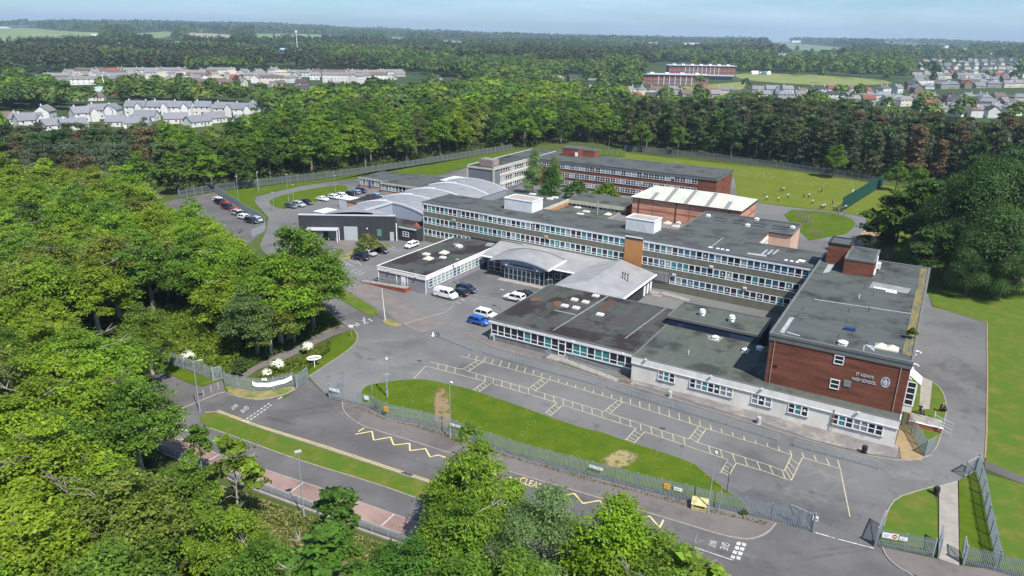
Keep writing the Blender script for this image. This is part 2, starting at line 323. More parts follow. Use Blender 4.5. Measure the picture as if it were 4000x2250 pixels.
# central lawn and others
LW=[(1411,1530),(1430,1509),(1481,1498),(1582,1484),(1660,1484),(1738,1498),(1854,1527),(2000,1577),(2155,1634),(2291,1678),(2350,1689),(2443,1724),(2575,1765),(2711,1811),(2738,1838),(2816,1897),(2839,1920),(2900,1955),(2930,2006),(2711,1955),(2501,1904),(2268,1842),(2078,1792),(2000,1768),(1880,1728),(1757,1680),(1641,1650),(1571,1636),(1509,1620),(1446,1588),(1411,1575)]
sheet('front_lawn',smooth_poly(gp(LW),1),.10,lawnm,th=.1)
kerbline('lawn_edge',LW[:19],.16,.06,.06,m=bare)
V1=[(800,1616),(846,1612),(1000,1672),(1082,1700),(1268,1757),(1571,1858),(1715,1905),(1900,1965),(2171,2054),(2400,2128),(2691,2223),(2823,2262),(3000,2310),(3000,2345),(2640,2245),(2400,2190),(2100,2110),(1800,2010),(1684,1967),(1482,1893),(1186,1804),(1000,1737),(900,1700),(807,1668),(775,1635)]
sheet('grass_verge',smooth_poly(gp(V1),1),.10,lawn2,th=.1)
kerbline('kerb',[(807,1670),(900,1702),(1000,1739),(1186,1806),(1482,1895),(1684,1969),(1800,2012),(2100,2112),(2400,2192)])
kerbline('kerb',[(800,1613),(846,1609),(1000,1669),(1268,1753),(1571,1854),(1715,1901),(2171,2050),(2691,2219),(2823,2258)])
LB=[(500,1640),(695,1706),(855,1776),(1000,1823),(1249,1905),(1540,2009),(1703,2064),(1900,2134),(2100,2210)]; LBo=[(2100,2268),(1900,2200),(1641,2110),(1486,2060),(1249,1974),(1000,1881),(952,1866),(680,1757),(500,1690)]
sheet('parking_lay_by',gp(LB+LBo),.024,bpav)
kerbline('kerb',LB,.14,.035,.03,0); kerbline('kerb',LBo[::-1],.16,.13,.12,0)
sheet('footway',gp(LBo[::-1]+[(2100,2320),(1800,2200),(1583,2122),(1420,2064),(1287,2013),(1000,1909),(952,1882),(640,1762),(500,1712)]),.11,asph2,th=.1)
# left corner: verge beside palisade, drive footways
sheet('grass_verge',smooth_poly(gp([(560,1400),(637,1414),(833,1488),(868,1483),(800,1506),(760,1508),(700,1480),(637,1452),(560,1430)]),1),.1,lawnm,th=.1)
sheet('grass_verge',smooth_poly(gp([(872,1500),(994,1533),(1144,1509),(1161,1519),(1100,1548),(1040,1560),(990,1563),(900,1545)]),1),.1,dry,th=.1)
kerbline('kerb',[(600,1640),(679,1610),(770,1572),(873,1529),(900,1545),(990,1563),(1040,1560),(1100,1548),(1155,1522)])
BED=[(1000,1498),(1090,1430),(1180,1400),(1250,1358),(1330,1313),(1372,1292),(1390,1298),(1397,1318),(1391,1340),(1349,1379),(1248,1445),(1206,1470),(1140,1490)]
sheet('planting_bed',gp(BED),.1,lawnm,th=.1)
kerbline('kerb',[(1206,1472),(1248,1445),(1349,1379),(1391,1341),(1398,1318),(1390,1296),(1361,1278),(1287,1220),(1180,1118)])
sheet('woodland_path',gp([(1335,1266),(1290,1282),(1200,1328),(1100,1378),(1000,1428),(930,1468),(955,1480),(1010,1442),(1100,1412),(1250,1336),(1300,1312),(1372,1290),(1361,1280)]),.03,foot)
sheet('woodland_grass',gp([(1287,1222),(1335,1266),(1290,1282),(1200,1328),(1150,1352),(1180,1290),(1220,1230),(1250,1190)]),.05,lawnm)
sheet('grass_strip',smooth_poly(gp([(1230,1072),(1300,1108),(1400,1165),(1486,1219),(1470,1236),(1450,1240),(1365,1193),(1270,1132),(1190,1090)]),1),.1,lawn2,th=.1)
sheet('grass_strip',smooth_poly(gp([(1486,1254),(1510,1246),(1545,1256),(1575,1271),(1556,1276),(1520,1276)]),1),.1,dry,th=.1)
sheet('footway',gp([(1325,940),(1400,940),(1385,960),(1310,1015),(1310,1055),(1330,1075),(1489,1125),(1668,1236),(1578,1268),(1500,1214),(1338,1125),(1290,1085),(1250,1040),(1270,1000),(1300,975)]),.032,ramp_)
sheet('raised_crossing',gp([(1577,1270),(1687,1236),(1753,1269),(1642,1303)]),.04,ramp_)
sheet('shrub_border',smooth_poly(gp([(1318,1013),(1345,998),(1400,965),(1440,950),(1500,950),(1530,962),(1470,976),(1420,985),(1380,1008),(1335,1020)]),1),.1,dry,th=.1)
sheet('footway',gp([(1893,1346),(1960,1366),(2000,1373),(2128,1401),(2360,1485),(2466,1505),(2582,1542),(2800,1610),(3000,1672),(3182,1728),(3392,1780),(3470,1796),(3560,1798),(3640,1775),(3560,1700),(3490,1738),(2470,1474),(1900,1322),(1755,1269)]),.034,foot)
sheet('flagstone_apron',gp([(2466,1498),(2600,1535),(2800,1600),(3000,1660),(3182,1722),(3392,1774),(3500,1790),(3510,1745),(3490,1736),(2470,1472)]),.10,flag,th=.09)
kerbline('kerb',[(1753,1269),(1893,1344),(2000,1376),(2128,1404),(2369,1488),(2466,1508),(2582,1545),(3000,1675),(3182,1732),(3392,1783),(3505,1800),(3575,1800),(3640,1778)])
kerbline('kerb',[(1577,1268),(1687,1234),(1730,1225),(1760,1208),(1772,1196)])
sheet('inner_lawn',smooth_poly(gp([(1048,795),(1060,778),(1100,765),(1163,748),(1272,729),(1340,722),(1362,732),(1350,748),(1290,762),(1245,787),(1180,800),(1120,818),(1085,812)]),1),.1,lawnm,th=.1)
sheet('island_lawn',gp([(3093,820),(3189,825),(3268,834),(3326,855),(3341,873),(3330,893),(3303,915),(3161,940),(3133,912),(3082,863),(3063,840)]),.1,lawnm,th=.1)
sheet('playing_field',gp([(2290,575),(2440,585),(2450,598),(3100,670),(3440,722),(3900,780),(4400,900),(4600,1100),(3900,1010),(3600,950),(3390,880),(3384,850),(3296,829),(3196,819),(3073,806),(2964,791),(2880,763),(2867,690),(2290,606)]),.03,fieldm)
sheet('back_lawn',gp([(840,748),(1000,732),(1250,705),(1860,612),(2060,580),(2000,600),(1827,652),(1672,692),(1500,664),(1396,698),(1272,710),(1167,727),(1080,746),(1000,766),(992,792),(1040,850),(1038,862),(960,815),(905,785)]),.03,lawnm)
sheet('east_lawn',gp([(3387,878),(3600,948),(3900,1008),(4600,1100),(5200,1500),(5200,3400),(3930,2900),(3905,2212),(3870,1970),(3850,1850),(4000,1893),(4200,1960),(4200,1900),(4000,1866),(3852,1808),(3858,1687),(3861,1500),(3861,1261),(3800,1240),(3720,1217),(3645,1194),(3632,1150),(3525,1078),(3408,1000),(3368,940)]),.03,lawn2)
sheet('field_path',gp([(3846,1800),(4000,1864),(4200,1898),(4200,1935),(4000,1893),(3846,1832)]),.04,asph2)
sheet('sandy_patch',smooth_poly(gp([(3365,905),(3405,880),(3450,900),(3430,940),(3380,960),(3345,950)]),1),.05,bare)
sheet('sandy_patch',smooth_poly(gp([(3900,1060),(3960,1020),(4040,1000),(4100,1060),(4040,1120),(3960,1110)]),1),.05,bare)
kerbline('kerb',[(3630,1200),(3720,1220),(3800,1243),(3856,1261),(3857,1500),(3854,1687),(3848,1790)],.2,.1,.1,0,m=bare)
sheet('corner_lawn',smooth_poly(gp([(3656,1902),(3583,1922),(3501,1949),(3468,1994),(3452,2060),(3430,2128),(3560,2158),(3664,2176)]),1),.1,lawn2,th=.1)
kerbline('kerb',[(3656,1900),(3583,1920),(3501,1947),(3466,1994),(3450,2058)])
sheet('corner_lawn',gp([(3745,1880),(3765,1866),(3812,1844),(3835,1905),(3858,2036),(3892,2203),(3765,2198),(3748,2180)]),.1,lawnm,th=.1)
sheet('slab_path',gp([(3668,1900),(3740,1880),(3746,2212),(3668,2186)]),.11,slab,th=.1)
sheet('footway',gp([(3430,2136),(3640,2182),(3668,2188),(3746,2212),(3900,2230),(4100,2275),(4300,2900),(3800,2700),(3583,2252),(3552,2242),(3501,2215),(3462,2176),(3445,2142)]),.1,foot,th=.1)
kerbline('kerb',[(3445,2138),(3462,2176),(3501,2215),(3552,2242),(3620,2300),(3720,2450)])
sheet('worn_ground',gp([(3518,1660),(3560,1690),(3612,1784),(3600,1800),(3520,1800),(3512,1745),(3496,1738)]),.105,bare,th=.08)
sheet('side_lawn',gp([(3521,1659),(3535,1610),(3560,1480),(3590,1470),(3640,1490),(3680,1525),(3698,1580),(3690,1640),(3660,1742),(3640,1765),(3612,1784)]),.1,lawn2,th=.09)
kerbline('kerb',[(3590,1470),(3640,1490),(3680,1525),(3698,1580),(3692,1640),(3662,1745),(3640,1768)])
sheet('slab_path',gp([(3598,1475),(3642,1490),(3630,1600),(3590,1600)]),.11,slab,th=.1)
sheet('dry_bank',smooth_poly(gp([(960,1925),(1303,2052),(1540,2140),(1900,2270),(2000,2500),(1900,2900),(1500,3000),(900,2500),(800,2200),(700,1850)]),1),.05,dry)
# patched tarmac, manholes
for P in ([(1480,1330),(1560,1345),(1545,1362),(1465,1345)],[(1440,1395),(1470,1402),(1462,1412),(1432,1405)],[(3230,1880),(3262,1886),(3250,1902),(3220,1896)],[(3330,2010),(3420,2030),(3400,2060),(3312,2038)],[(2880,2150),(2960,2170),(2940,2200),(2860,2182)],[(1820,1790),(1862,1800),(1850,1818),(1808,1806)],[(1660,1140),(1740,1120),(1760,1140),(1690,1160)],[(3700,1400),(3760,1405),(3755,1450),(3690,1445)],[(2170,1700),(2205,1703),(2195,1722),(2165,1716)],[(1372,1373),(1398,1376),(1425,1404),(1400,1401)],[(1318,1462),(1345,1450),(1345,1460),(1322,1466)],[(1272,1472),(1293,1468),(1290,1476),(1270,1478)],[(1395,1350),(1455,1368),(1450,1374),(1392,1358)],[(2712,1815),(2800,1845),(2940,1905),(2900,1925),(2740,1842)]):
    sheet('tarmac_patch',gp(P),.026,patchm)
# ------------------------------------------------------------------ markings
JT=mat('tarmac_joint',(.07,.07,.07),.9)
def lines(name,segs,wd,m,z=.032):
    b=MB()
    for s in segs:
        Q=gp(s); 
        if len(Q)==2: strip(b,Q,wd,z)
        else:
            for i in range(len(Q)-1): strip(b,[Q[i],Q[i+1]],wd,z+.0012*(i%2))
    o=b.build(name,m); o['kind']='structure'; return o
lines('tarmac_joint',[[(1290,1690),(1773,1850),(2100,1945),(2555,2095),(3000,2239)],[(1180,1560),(1300,1600),(1450,1720)],[(2390,1760),(2600,1850),(2900,1990)],[(3100,1900),(3300,1960)],[(1420,1420),(1560,1440),(1700,1400)],[(3010,1985),(3200,2030),(3400,2120)],[(3440,1800),(3600,1860)],[(1350,1150),(1480,1240)],[(1700,1215),(1830,1150),(1900,1180)],[(3390,1790),(3500,1880),(3640,1880)]],.05,JT,.0275)
lines('pale_kerb_line',[[(1700,1215),(1772,1196),(1772,1180),(1690,1150)],[(1830,1150),(1900,1160),(1960,1175),(2060,1140)]],.12,kerb,.0285)
U=[(1796,1391),(1880,1412),(2000,1443),(2148,1484),(2433,1571),(2730,1665),(2800,1687),(3000,1747),(3093,1778)]
M1=[[(1681,1414),(1804,1443),(1866,1408)],[(1889,1412),(1829,1451),(2000,1500),(2064,1519),(2124,1476)],[(2146,1486),(2091,1527),(2359,1608),(2413,1564)],[(2433,1571),(2382,1616),(2598,1687),(2690,1716),(2730,1665)],[(2757,1677),(2723,1728),(3000,1817),(3064,1840),(3093,1778)],[(3134,1788),(3091,1877)]]
M2=[[(1617,1480),(1662,1430),(1895,1490),(1846,1525)],[(1868,1533),(1918,1498),(2000,1521),(2175,1573),(2130,1614)],[(2151,1624),(2198,1583),(2485,1674),(2443,1720)],[(2478,1730),(2519,1687),(2843,1796),(2814,1848)],[(2847,1858),(2876,1809),(3000,1846),(3080,1875)]]
lines('bay_marking',[U]+M1+M2+[[(3134,1788),(3282,1831),(3320,2019)],[(3272,1798),(3282,1831)]],.11,yelw)
tk=[]
def along(P,step):
    return resample(gp(P),step)
def ticks(P,Q,step):
    A=along(P,step); Bq=gp(Q)
    out=[]
    for p in A[1:]:
        best=None
        for i in range(len(Bq)-1):
            a=Vector(Bq[i]); b=Vector(Bq[i+1]); d=b-a; t=max(0,min(1,(Vector(p)-a).dot(d)/d.length_squared)); c=a+d*t
            if best is None or (c-Vector(p)).length<best[0]: best=((c-Vector(p)).length,c,d.normalized())
        c=best[1]+best[2]*.9
        out.append((p,(c.x,c.y)))
    return out
bt=MB()
for P,Q in (([(1681,1414),(1804,1443)],[(1662,1430),(1850,1478)]),([(1829,1451),(2000,1500),(2064,1519)],[(1820,1471),(1895,1490),(2000,1521),(2110,1554)]),([(2091,1527),(2359,1608)],[(2100,1548),(2390,1643)]),([(2382,1616),(2598,1687),(2690,1716)],[(2390,1643),(2519,1687),(2723,1755)]),([(2723,1728),(3000,1817),(3064,1840)],[(2740,1762),(2843,1796),(3000,1846),(3080,1875)])):
    for a,b in ticks(P,Q,1.55): strip(bt,[a,b],.1,.0333)
for a,b in (((1804,1443),(1846,1418)),((1829,1451),(1870,1425))): pass
LU=along(U+[(3134,1788),(3282,1831)],1.5)
dU=Vector(G(2433,1571))-Vector(G(2000,1443)); dU.normalize(); nU=Vector((-dU.y,dU.x)); tdir=(nU*1.0-dU*.45)
for i,p in enumerate(LU[1:]):
    l=1.35+.5*math.sin(i*.35); strip(bt,[p,(p[0]+tdir.x*l,p[1]+tdir.y*l)],.11,.0333)
for i,(p,q,r,s) in enumerate((((1866,1408),(1804,1443),(1889,1412),(1829,1451)),((2124,1476),(2064,1519),(2146,1486),(2091,1527)),((2413,1564),(2359,1608),(2433,1571),(2382,1616)),((2730,1665),(2690,1716),(2757,1677),(2723,1728)),((3093,1778),(3064,1840),(3134,1788),(3091,1877)),((1895,1490),(1846,1525),(1918,1498),(1868,1533)),((2175,1573),(2130,1614),(2198,1583),(2151,1624)),((2485,1674),(2443,1720),(2519,1687),(2478,1730)),((2843,1796),(2814,1848),(2876,1809),(2847,1858)))):
    p,q,r,s=gp((p,q,r,s))
    for t in (.2,.45,.7,.9):
        a=(p[0]+(q[0]-p[0])*t,p[1]+(q[1]-p[1])*t); u=min(1,t+.12); b=(r[0]+(s[0]-r[0])*u,r[1]+(s[1]-r[1])*u); strip(bt,[a,b],.09,.0345)
o=bt.build('bay_hatching',yelw); o['kind']='structure'
def offset_poly(P,off):
    L_,_=ribbon_poly(gp(P),0,off); return L_
DY=[(846,1606),(1000,1664),(1082,1689),(1268,1747),(1571,1848)]; DY2=[(1609,1860),(1715,1895),(1900,1955),(2171,2043),(2400,2116),(2629,2189),(2691,2211)]; DY3=[(2745,2228),(2823,2251),(3000,2300)]
b=MB()
for P in (DY,DY2,DY3):
    Q=gp(P)
    strip(b,Q,.11,.03,off=.28); strip(b,Q,.11,.03,off=.02)
o=b.build('double_yellow_line',yelp); o['kind']='structure'
lines('zigzag_marking',[[(1400,1686),(1423,1672)],[(1388,1697),(1453,1685),(1460,1720),(1526,1708),(1538,1739),(1600,1732),(1601,1761),(1662,1753),(1680,1786),(1711,1778),(1748,1790)],[(2128,1903),(2171,1916),(2183,1940),(2243,1928),(2277,1967),(2342,1956),(2376,2002),(2440,1988),(2474,2029),(2538,2017),(2577,2062),(2592,2031)],[(1990,1864),(2020,1872)]],.2,yelp)
gv=[]
def dashes(p,q,n,frac,wd,m,name='give_way_line',z=.031):
    a=Vector(G(*p)); c=Vector(G(*q)); b=MB()
    for i in range(n):
        t0=i/n; t1=(i+frac)/n; strip(b,[tuple(a+(c-a)*t0),tuple(a+(c-a)*t1)],wd,z)
    o=b.build(name,m); o['kind']='structure'
dashes((948,1648),(1058,1572),8,.62,.18,whitep); dashes((964,1650),(1066,1579),8,.62,.18,whitep); dashes((1085,1560),(1103,1551),1,1,.25,whitep)
dashes((2888,2118),(2858,2188),4,.66,.4,whitep); dashes((2908,2122),(2880,2192),4,.66,.4,whitep)
lines('centre_line',[[(2713,2139),(2862,2189)]],.1,whitep); 
lines('stop_line',[[(3185,2081),(3262,2103)],[(3272,2106),(3415,2143)]],.14,whitep)
lines('parking_divider',[[(1184,1887),(1128,1928)],[(1540,2009),(1487,2057)],[(855,1777),(803,1806)],[(715,1716),(690,1731)]],.12,whitep,.034)
lines('white_bay_marking',[[(1420,1241),(1425,1265)],[(1380,1269),(1400,1273)],[(1388,1262),(1405,1268)],[(1412,1254),(1432,1250)],[(1428,1262),(1440,1260)],[(1440,1246),(1455,1256)]],.22,whitep)
lines('white_bay_marking',[[(1345,1022),(1380,1040)],[(1335,1033),(1372,1036)],[(1362,1018),(1395,1030)],[(1395,1020),(1410,1035)],[(1370,1060),(1395,1052)],[(1385,1068),(1410,1058)],[(1400,1075),(1425,1064)],[(1518,968),(1545,978)],[(1530,963),(1550,972)],[(1548,980),(1570,976)],[(1780,1180),(1800,1187)],[(1800,1168),(1815,1175)]],.13,whitep)
lines('white_arrow',[[(700,1655),(718,1632)],[(705,1672),(728,1686)],[(832,1720),(858,1735)],[(838,1730),(850,1712)]],.45,whitep)
def text_mesh(txt,size,m,name,ext=.0,parent=None,align='CENTER'):
    cu=bpy.data.curves.new('t','FONT'); cu.body=txt; cu.size=size; cu.extrude=ext; cu.align_x=align; cu.align_y='CENTER'; cu.resolution_u=3
    t=bpy.data.objects.new('t',cu); COL.objects.link(t); dg=bpy.context.evaluated_depsgraph_get(); me=bpy.data.meshes.new_from_object(t.evaluated_get(dg)); bpy.data.objects.remove(t); bpy.data.curves.remove(cu)
    me.materials.clear(); me.materials.append(m); me.polygons.foreach_set('material_index',[0]*len(me.polygons)); me.name=name; return me
def road_text(txt,pc,px,py,w,h,m):
    """text centred at pixel pc, reading direction towards pixel px, upward direction towards py; w,h metres"""
    me=text_mesh(txt,1,m,'road_lettering'); c=Vector(G(*pc)); ex=(Vector(G(*px))-c).normalized(); ey=(Vector(G(*py))-c).normalized()
    n=len(me.vertices); co=np.zeros(n*3); me.vertices.foreach_get('co',co); co=co.reshape(-1,3); a=co[:,0].min(),co[:,0].max(); d=co[:,1].min(),co[:,1].max()
    x=(co[:,0]-sum(a)/2)/(a[1]-a[0])*w; y=(co[:,1]-sum(d)/2)/(d[1]-d[0])*h
    co[:,0]=x*ex.x+y*ey.x; co[:,1]=x*ex.y+y*ey.y; co[:,2]=0
    me.vertices.foreach_set('co',co.ravel()); me.update(); o=link('road_lettering',me,None,(c.x,c.y,.036)); o['kind']='structure'
lines('field_line',[[(3276,757),(3290,765),(3296,775),(3290,786),(3262,797),(3200,806)],[(3296,752),(3310,762),(3313,775),(3302,790),(3262,806)]],.12,mat('faded_line',(.25,.28,.1),.9),.045)
road_text('CLEAR',(2075,1889),(2113,1903),(2083,1872),3.0,1.25,yelp)
road_text('SCHOOL KEEP',(1870,1822),(1908,1835),(1878,1806),6.6,1.25,yelp)
road_text('GIVE',(956,1600),(944,1610),(966,1608),1.55,1.0,whitep); road_text('WAY',(916,1590),(904,1600),(926,1598),1.4,1.0,whitep)
road_text('GIVE',(2832,2134),(2822,2160),(2845,2138),1.15,.8,whitep); road_text('WAY',(2784,2124),(2776,2148),(2797,2128),1.1,.8,whitep)
drainm=mat('drain_iron',(.06,.045,.04),.8)
b=MB()
for p in ((1577,1850),(1595,1855),(2702,2215),(2730,2222),(1638,1410),(2588,1674)):
    g=G(*p); b.prism([(g[0]-.35,g[1]-.25),(g[0]+.35,g[1]-.3),(g[0]+.35,g[1]+.2),(g[0]-.35,g[1]+.25)],.01,.037)
o=b.build('drain_covers',drainm); o['kind']='structure'

# soft stains and dust on the tarmac (thin sheets whose edges fade out)
def stainmat(name,col,mx_):
    m=bpy.data.materials.new(name); m.use_nodes=True; n=m.node_tree; L=n.links; N=n.nodes; b=N['Principled BSDF']; b.inputs['Base Color'].default_value=(*col,1); b.inputs['Roughness'].default_value=.95; b.inputs['Specular IOR Level'].default_value=.1
    t=N.new('ShaderNodeTexCoord'); a=N.new('ShaderNodeAttribute'); a.attribute_name='edge'; q=N.new('ShaderNodeTexNoise'); q.inputs['Scale'].default_value=.9; q.inputs['Detail'].default_value=7; q.inputs['Roughness'].default_value=.7; L.new(t.outputs['Object'],q.inputs[0])
    r=N.new('ShaderNodeMapRange'); r.inputs[1].default_value=.38; r.inputs[2].default_value=.68; L.new(q.outputs[0],r.inputs[0]); k=N.new('ShaderNodeMath'); k.operation='MULTIPLY'; L.new(r.outputs[0],k.inputs[0]); L.new(a.outputs['Fac'],k.inputs[1]); k2=N.new('ShaderNodeMath'); k2.operation='MULTIPLY'; k2.inputs[1].default_value=mx_; L.new(k.outputs[0],k2.inputs[0]); L.new(k2.outputs[0],b.inputs['Alpha']); return m
def blobs(name,items,m,z):
    V=[];F=[];A=[]
    for cx,cy,rx,ry,an in items:
        k=len(V); n=14; V.append((cx,cy,z)); A.append(1.)
        for i in range(n):
            t=2*math.pi*i/n; r=1+.22*math.sin(3*t+cx)+.15*math.sin(5*t+cy); x,y=rx*r*math.cos(t),ry*r*math.sin(t); V.append((cx+x*math.cos(an)-y*math.sin(an),cy+x*math.sin(an)+y*math.cos(an),z)); A.append(0.)
        F+=[(k,k+1+i,k+1+(i+1)%n) for i in range(n)]; z+=.00003
    me=bpy.data.meshes.new(name); me.from_pydata(V,[],F); at=me.attributes.new('edge','FLOAT','POINT'); at.data.foreach_set('value',A); me.materials.append(m); o=link(name,me); o['kind']='structure'
def at_(px,py,rx,ry,an): g=G(px,py); return (g[0],g[1],rx,ry,R_(an))
sr_=random.Random(11); Y_=gp([(1420,1400),(1700,1420),(2400,1640),(3300,1960),(3700,1880),(3780,1700),(3700,1300),(3800,1260),(3840,1700),(3500,1960),(3400,2100),(2950,2000),(2830,1900),(2300,1670),(1700,1480)])
dust_=[at_(1490,1330,9,2.5,20),at_(1480,1420,10,3,40),at_(1400,1520,6,2.5,60),at_(1620,1460,7,2.2,-10),at_(3150,1930,8,3,-20),at_(3250,1860,9,3,-30),at_(3560,1850,6,2.5,10),at_(2000,1500,6,1.5,-30),at_(2600,1700,7,1.8,-30),at_(1850,1170,5,2,-30),at_(3760,1500,3,8,0),at_(1080,1000,3,7,20)]
blobs('dust_on_tarmac',dust_,stainmat('pale_dust',(.34,.33,.31),.55),.0262)
dk=[]
xs=[p[0] for p in Y_]; ys=[p[1] for p in Y_]
while len(dk)<110:
    x,y=sr_.uniform(min(xs),max(xs)),sr_.uniform(min(ys),max(ys))
    if inpoly(x,y,Y_): s=sr_.choice([.25,.3,.4,.6,1.1]); dk.append((x,y,s*sr_.uniform(.7,1.6),s*.6,sr_.uniform(0,3)))
dk+=[at_(1700,1720,9,.5,-22),at_(1700,1740,9,.4,-22),at_(2300,1960,10,.5,-22),at_(2900,2180,9,.6,-24),at_(3200,2150,7,.4,10),at_(3230,2170,7,.4,12),at_(1250,1590,6,.6,20),at_(1200,1620,6,.6,22),at_(1080,1640,5,.5,-25)]
blobs('tarmac_stains',dk,stainmat('dark_stain',(.06,.06,.062),.38),.0312)

def worn(px,m,z):
    P=gp(px); cx=sum(p[0] for p in P)/len(P); cy=sum(p[1] for p in P)/len(P); P=smooth_poly(P,1); n=len(P); V=[(cx,cy,z)]+[(cx+(p[0]-cx)*.72,cy+(p[1]-cy)*.72,z) for p in P]+[(cx+(p[0]-cx)*1.15,cy+(p[1]-cy)*1.15,z) for p in P]
    F=[(0,1+i,1+(i+1)%n) for i in range(n)]+[(1+i,1+n+i,1+n+(i+1)%n,1+(i+1)%n) for i in range(n)]; me=bpy.data.meshes.new('worn_patch'); me.from_pydata(V,[],F); at=me.attributes.new('edge','FLOAT','POINT'); at.data.foreach_set('value',[2.6]*(n+1)+[0.]*n); me.materials.append(m); o=link('worn_patch',me); o['kind']='structure'
worn([(1703,1522),(1738,1519),(1752,1560),(1762,1625),(1765,1680),(1700,1668),(1694,1580)],stainmat('bare_soil_patch',(.22,.16,.09),1.),.108)
worn([(2345,1800),(2400,1768),(2425,1757),(2480,1775),(2492,1788),(2468,1812),(2440,1830),(2360,1822)],stainmat('straw_patch',(.27,.22,.11),1.),.108)
# ================================================================== BUILDINGS
def pl(px,py,b):
    """photo pixel on the vertical plane b=const -> (a,z)"""
    d=ray(px,py); k=OX[0]*BX[0]+OX[1]*BX[1]+b; t=k/(d[0]*BX[0]+d[1]*BX[1]); x,y=d[0]*t-OX[0],d[1]*t-OX[1]
    return x*AX[0]+y*AX[1],CH+d[2]*t
def pla(px,py,a):
    d=ray(px,py); k=OX[0]*AX[0]+OX[1]*AX[1]+a; t=k/(d[0]*AX[0]+d[1]*AX[1]); x,y=d[0]*t-OX[0],d[1]*t-OX[1]
    return x*BX[0]+y*BX[1],CH+d[2]*t
class Bd:
    def __init__(s,name,label,a0,b0,rot=0,cat='building',group=None):
        s.a0,s.b0=a0,b0; x,y=W(a0,b0); s.e=empty(name,(x,y,0),TH+rot,label,cat,group)
    def add(s,name,mb,mats,parent=None,smooth=False,color=None):
        mb.v=[(v[0]-s.a0,v[1]-s.b0,v[2]) for v in mb.v]; return mb.build(name,mats,parent or s.e,smooth=smooth,color=color)
    def put(s,name,me,a,b,z,face=0,parent=None,color=None):
        return link(name,me,parent or s.e,(a-s.a0,b-s.b0,z),face,color)
felt=mat('roof_felt',(0.062,0.075,0.071),.9,(0.089,0.096,0.093),.6,stretch=(.25,2.4,1),third=(0.032,0.031,0.033),tscale=.22,tramp=(.5,.68),spec=.2)
felt2=mat('roof_felt_dark',(0.053,0.059,0.053),.92,(0.072,0.075,0.067),.5,stretch=(2.,.3,1),third=(0.031,0.025,0.026),tscale=.14,tramp=(.48,.58),spec=.15)
felt3=mat('roof_felt_grey',(0.074,0.084,0.073),.9,(0.090,0.101,0.087),.8,stretch=(1.5,.4,1),third=(0.040,0.044,0.040),tscale=.2,spec=.2)
fasc=mat('pale_fascia',(.78,.74,.73),.7,(.66,.62,.61),.5,stretch=(1,1,.1))
fascg=mat('grey_fascia',(0.143,0.150,0.150),.8,(0.114,0.118,0.118),.8)
rough=mat('olive_roughcast',(.14,.138,.105),.95,(.175,.17,.13),.9,stretch=(1,1,.15),spec=.1)
cemw=mat('pale_cement',(.7,.67,.61),.9,(.56,.53,.48),.6,stretch=(1,1,.25),third=(.33,.32,.3),tscale=.35,tramp=(.58,.75))
cemd=mat('stained_board',(.15,.145,.15),.9,(.22,.215,.22),.8,stretch=(2,2,.15))
purp=mat('grey_cladding',(.25,.24,.27),.8,(.21,.2,.225),.6)
brk=brick('red_brick',(.19,.064,.038),(.135,.048,.032),(.14,.065,.045),1.6)
brk2=brick('orange_brick',(.5,.24,.155),(.43,.2,.13),(.42,.26,.19),1.6)
orange=mat('orange_render',(.46,.22,.075),.85,(.4,.18,.06),.6,third=(.22,.12,.06),tscale=.4,tramp=(.62,.75))
pink=mat('pink_render',(.58,.4,.31),.85,(.5,.33,.25),.5,stretch=(1.5,1.5,.2),third=(.33,.24,.2),tscale=.5,tramp=(.6,.75))
cream=mat('cream_fascia',(.52,.48,.38),.8,(.42,.38,.3),.6,stretch=(1,1,.3))
navy=mat('navy_cladding',(.012,.02,.045),.6,(.03,.045,.085),.3,ramp=(.5,.53),detail=0)
blk=mat('dark_cladding',(.028,.03,.036),.7,(.042,.044,.05),1.2,stretch=(3,3,.3))
greywall=mat('blue_grey_render',(.17,.18,.2),.85,(.13,.14,.16),.4,third=(.28,.29,.31),tscale=.4,tramp=(.62,.75))
metal=stripes('grey_metal_roof',(.32,.32,.325),(.23,.23,.235),.45,1,metal=.15,rough=.5,thin=.14)
metalx=stripes('grey_metal_roof_cross',(.34,.34,.345),(.24,.24,.245),.45,0,metal=.15,rough=.5,thin=.14)
metalp=mat('pale_metal',(.55,.58,.62),.4,metal=.2)
hallroof=stripes('cream_metal_roof',(.5,.51,.43),(.4,.41,.35),.5,0,metal=.0,rough=.5,thin=.12)
skyl=mat('grey_rooflight_strip',(.2,.195,.19),.8)
clad=stripes('white_profiled_cladding',(.72,.73,.74),(.45,.46,.48),.28,0,rough=.5,thin=.38)
glass=mat('dark_glass',(.015,.02,.025),.06,spec=.6)
gteal=mat('teal_curtain_glass',(.05,.26,.25),.12,(.02,.12,.12),3,stretch=(4,4,.2),spec=.6)
gblue=mat('blue_glass',(.04,.14,.19),.08,(.02,.06,.09),2,stretch=(3,3,.3),spec=.6)
gpale=mat('blind_glass',(.3,.33,.31),.15,(.2,.25,.24),3,stretch=(4,4,.2),spec=.6)
ggrey=mat('grey_panel',(.2,.21,.22),.5)
paper=mat('paper_notice',(.7,.7,.68),.8)
GL={'d':glass,'t':gteal,'b':gblue,'p':gpale,'g':ggrey}
WC={}
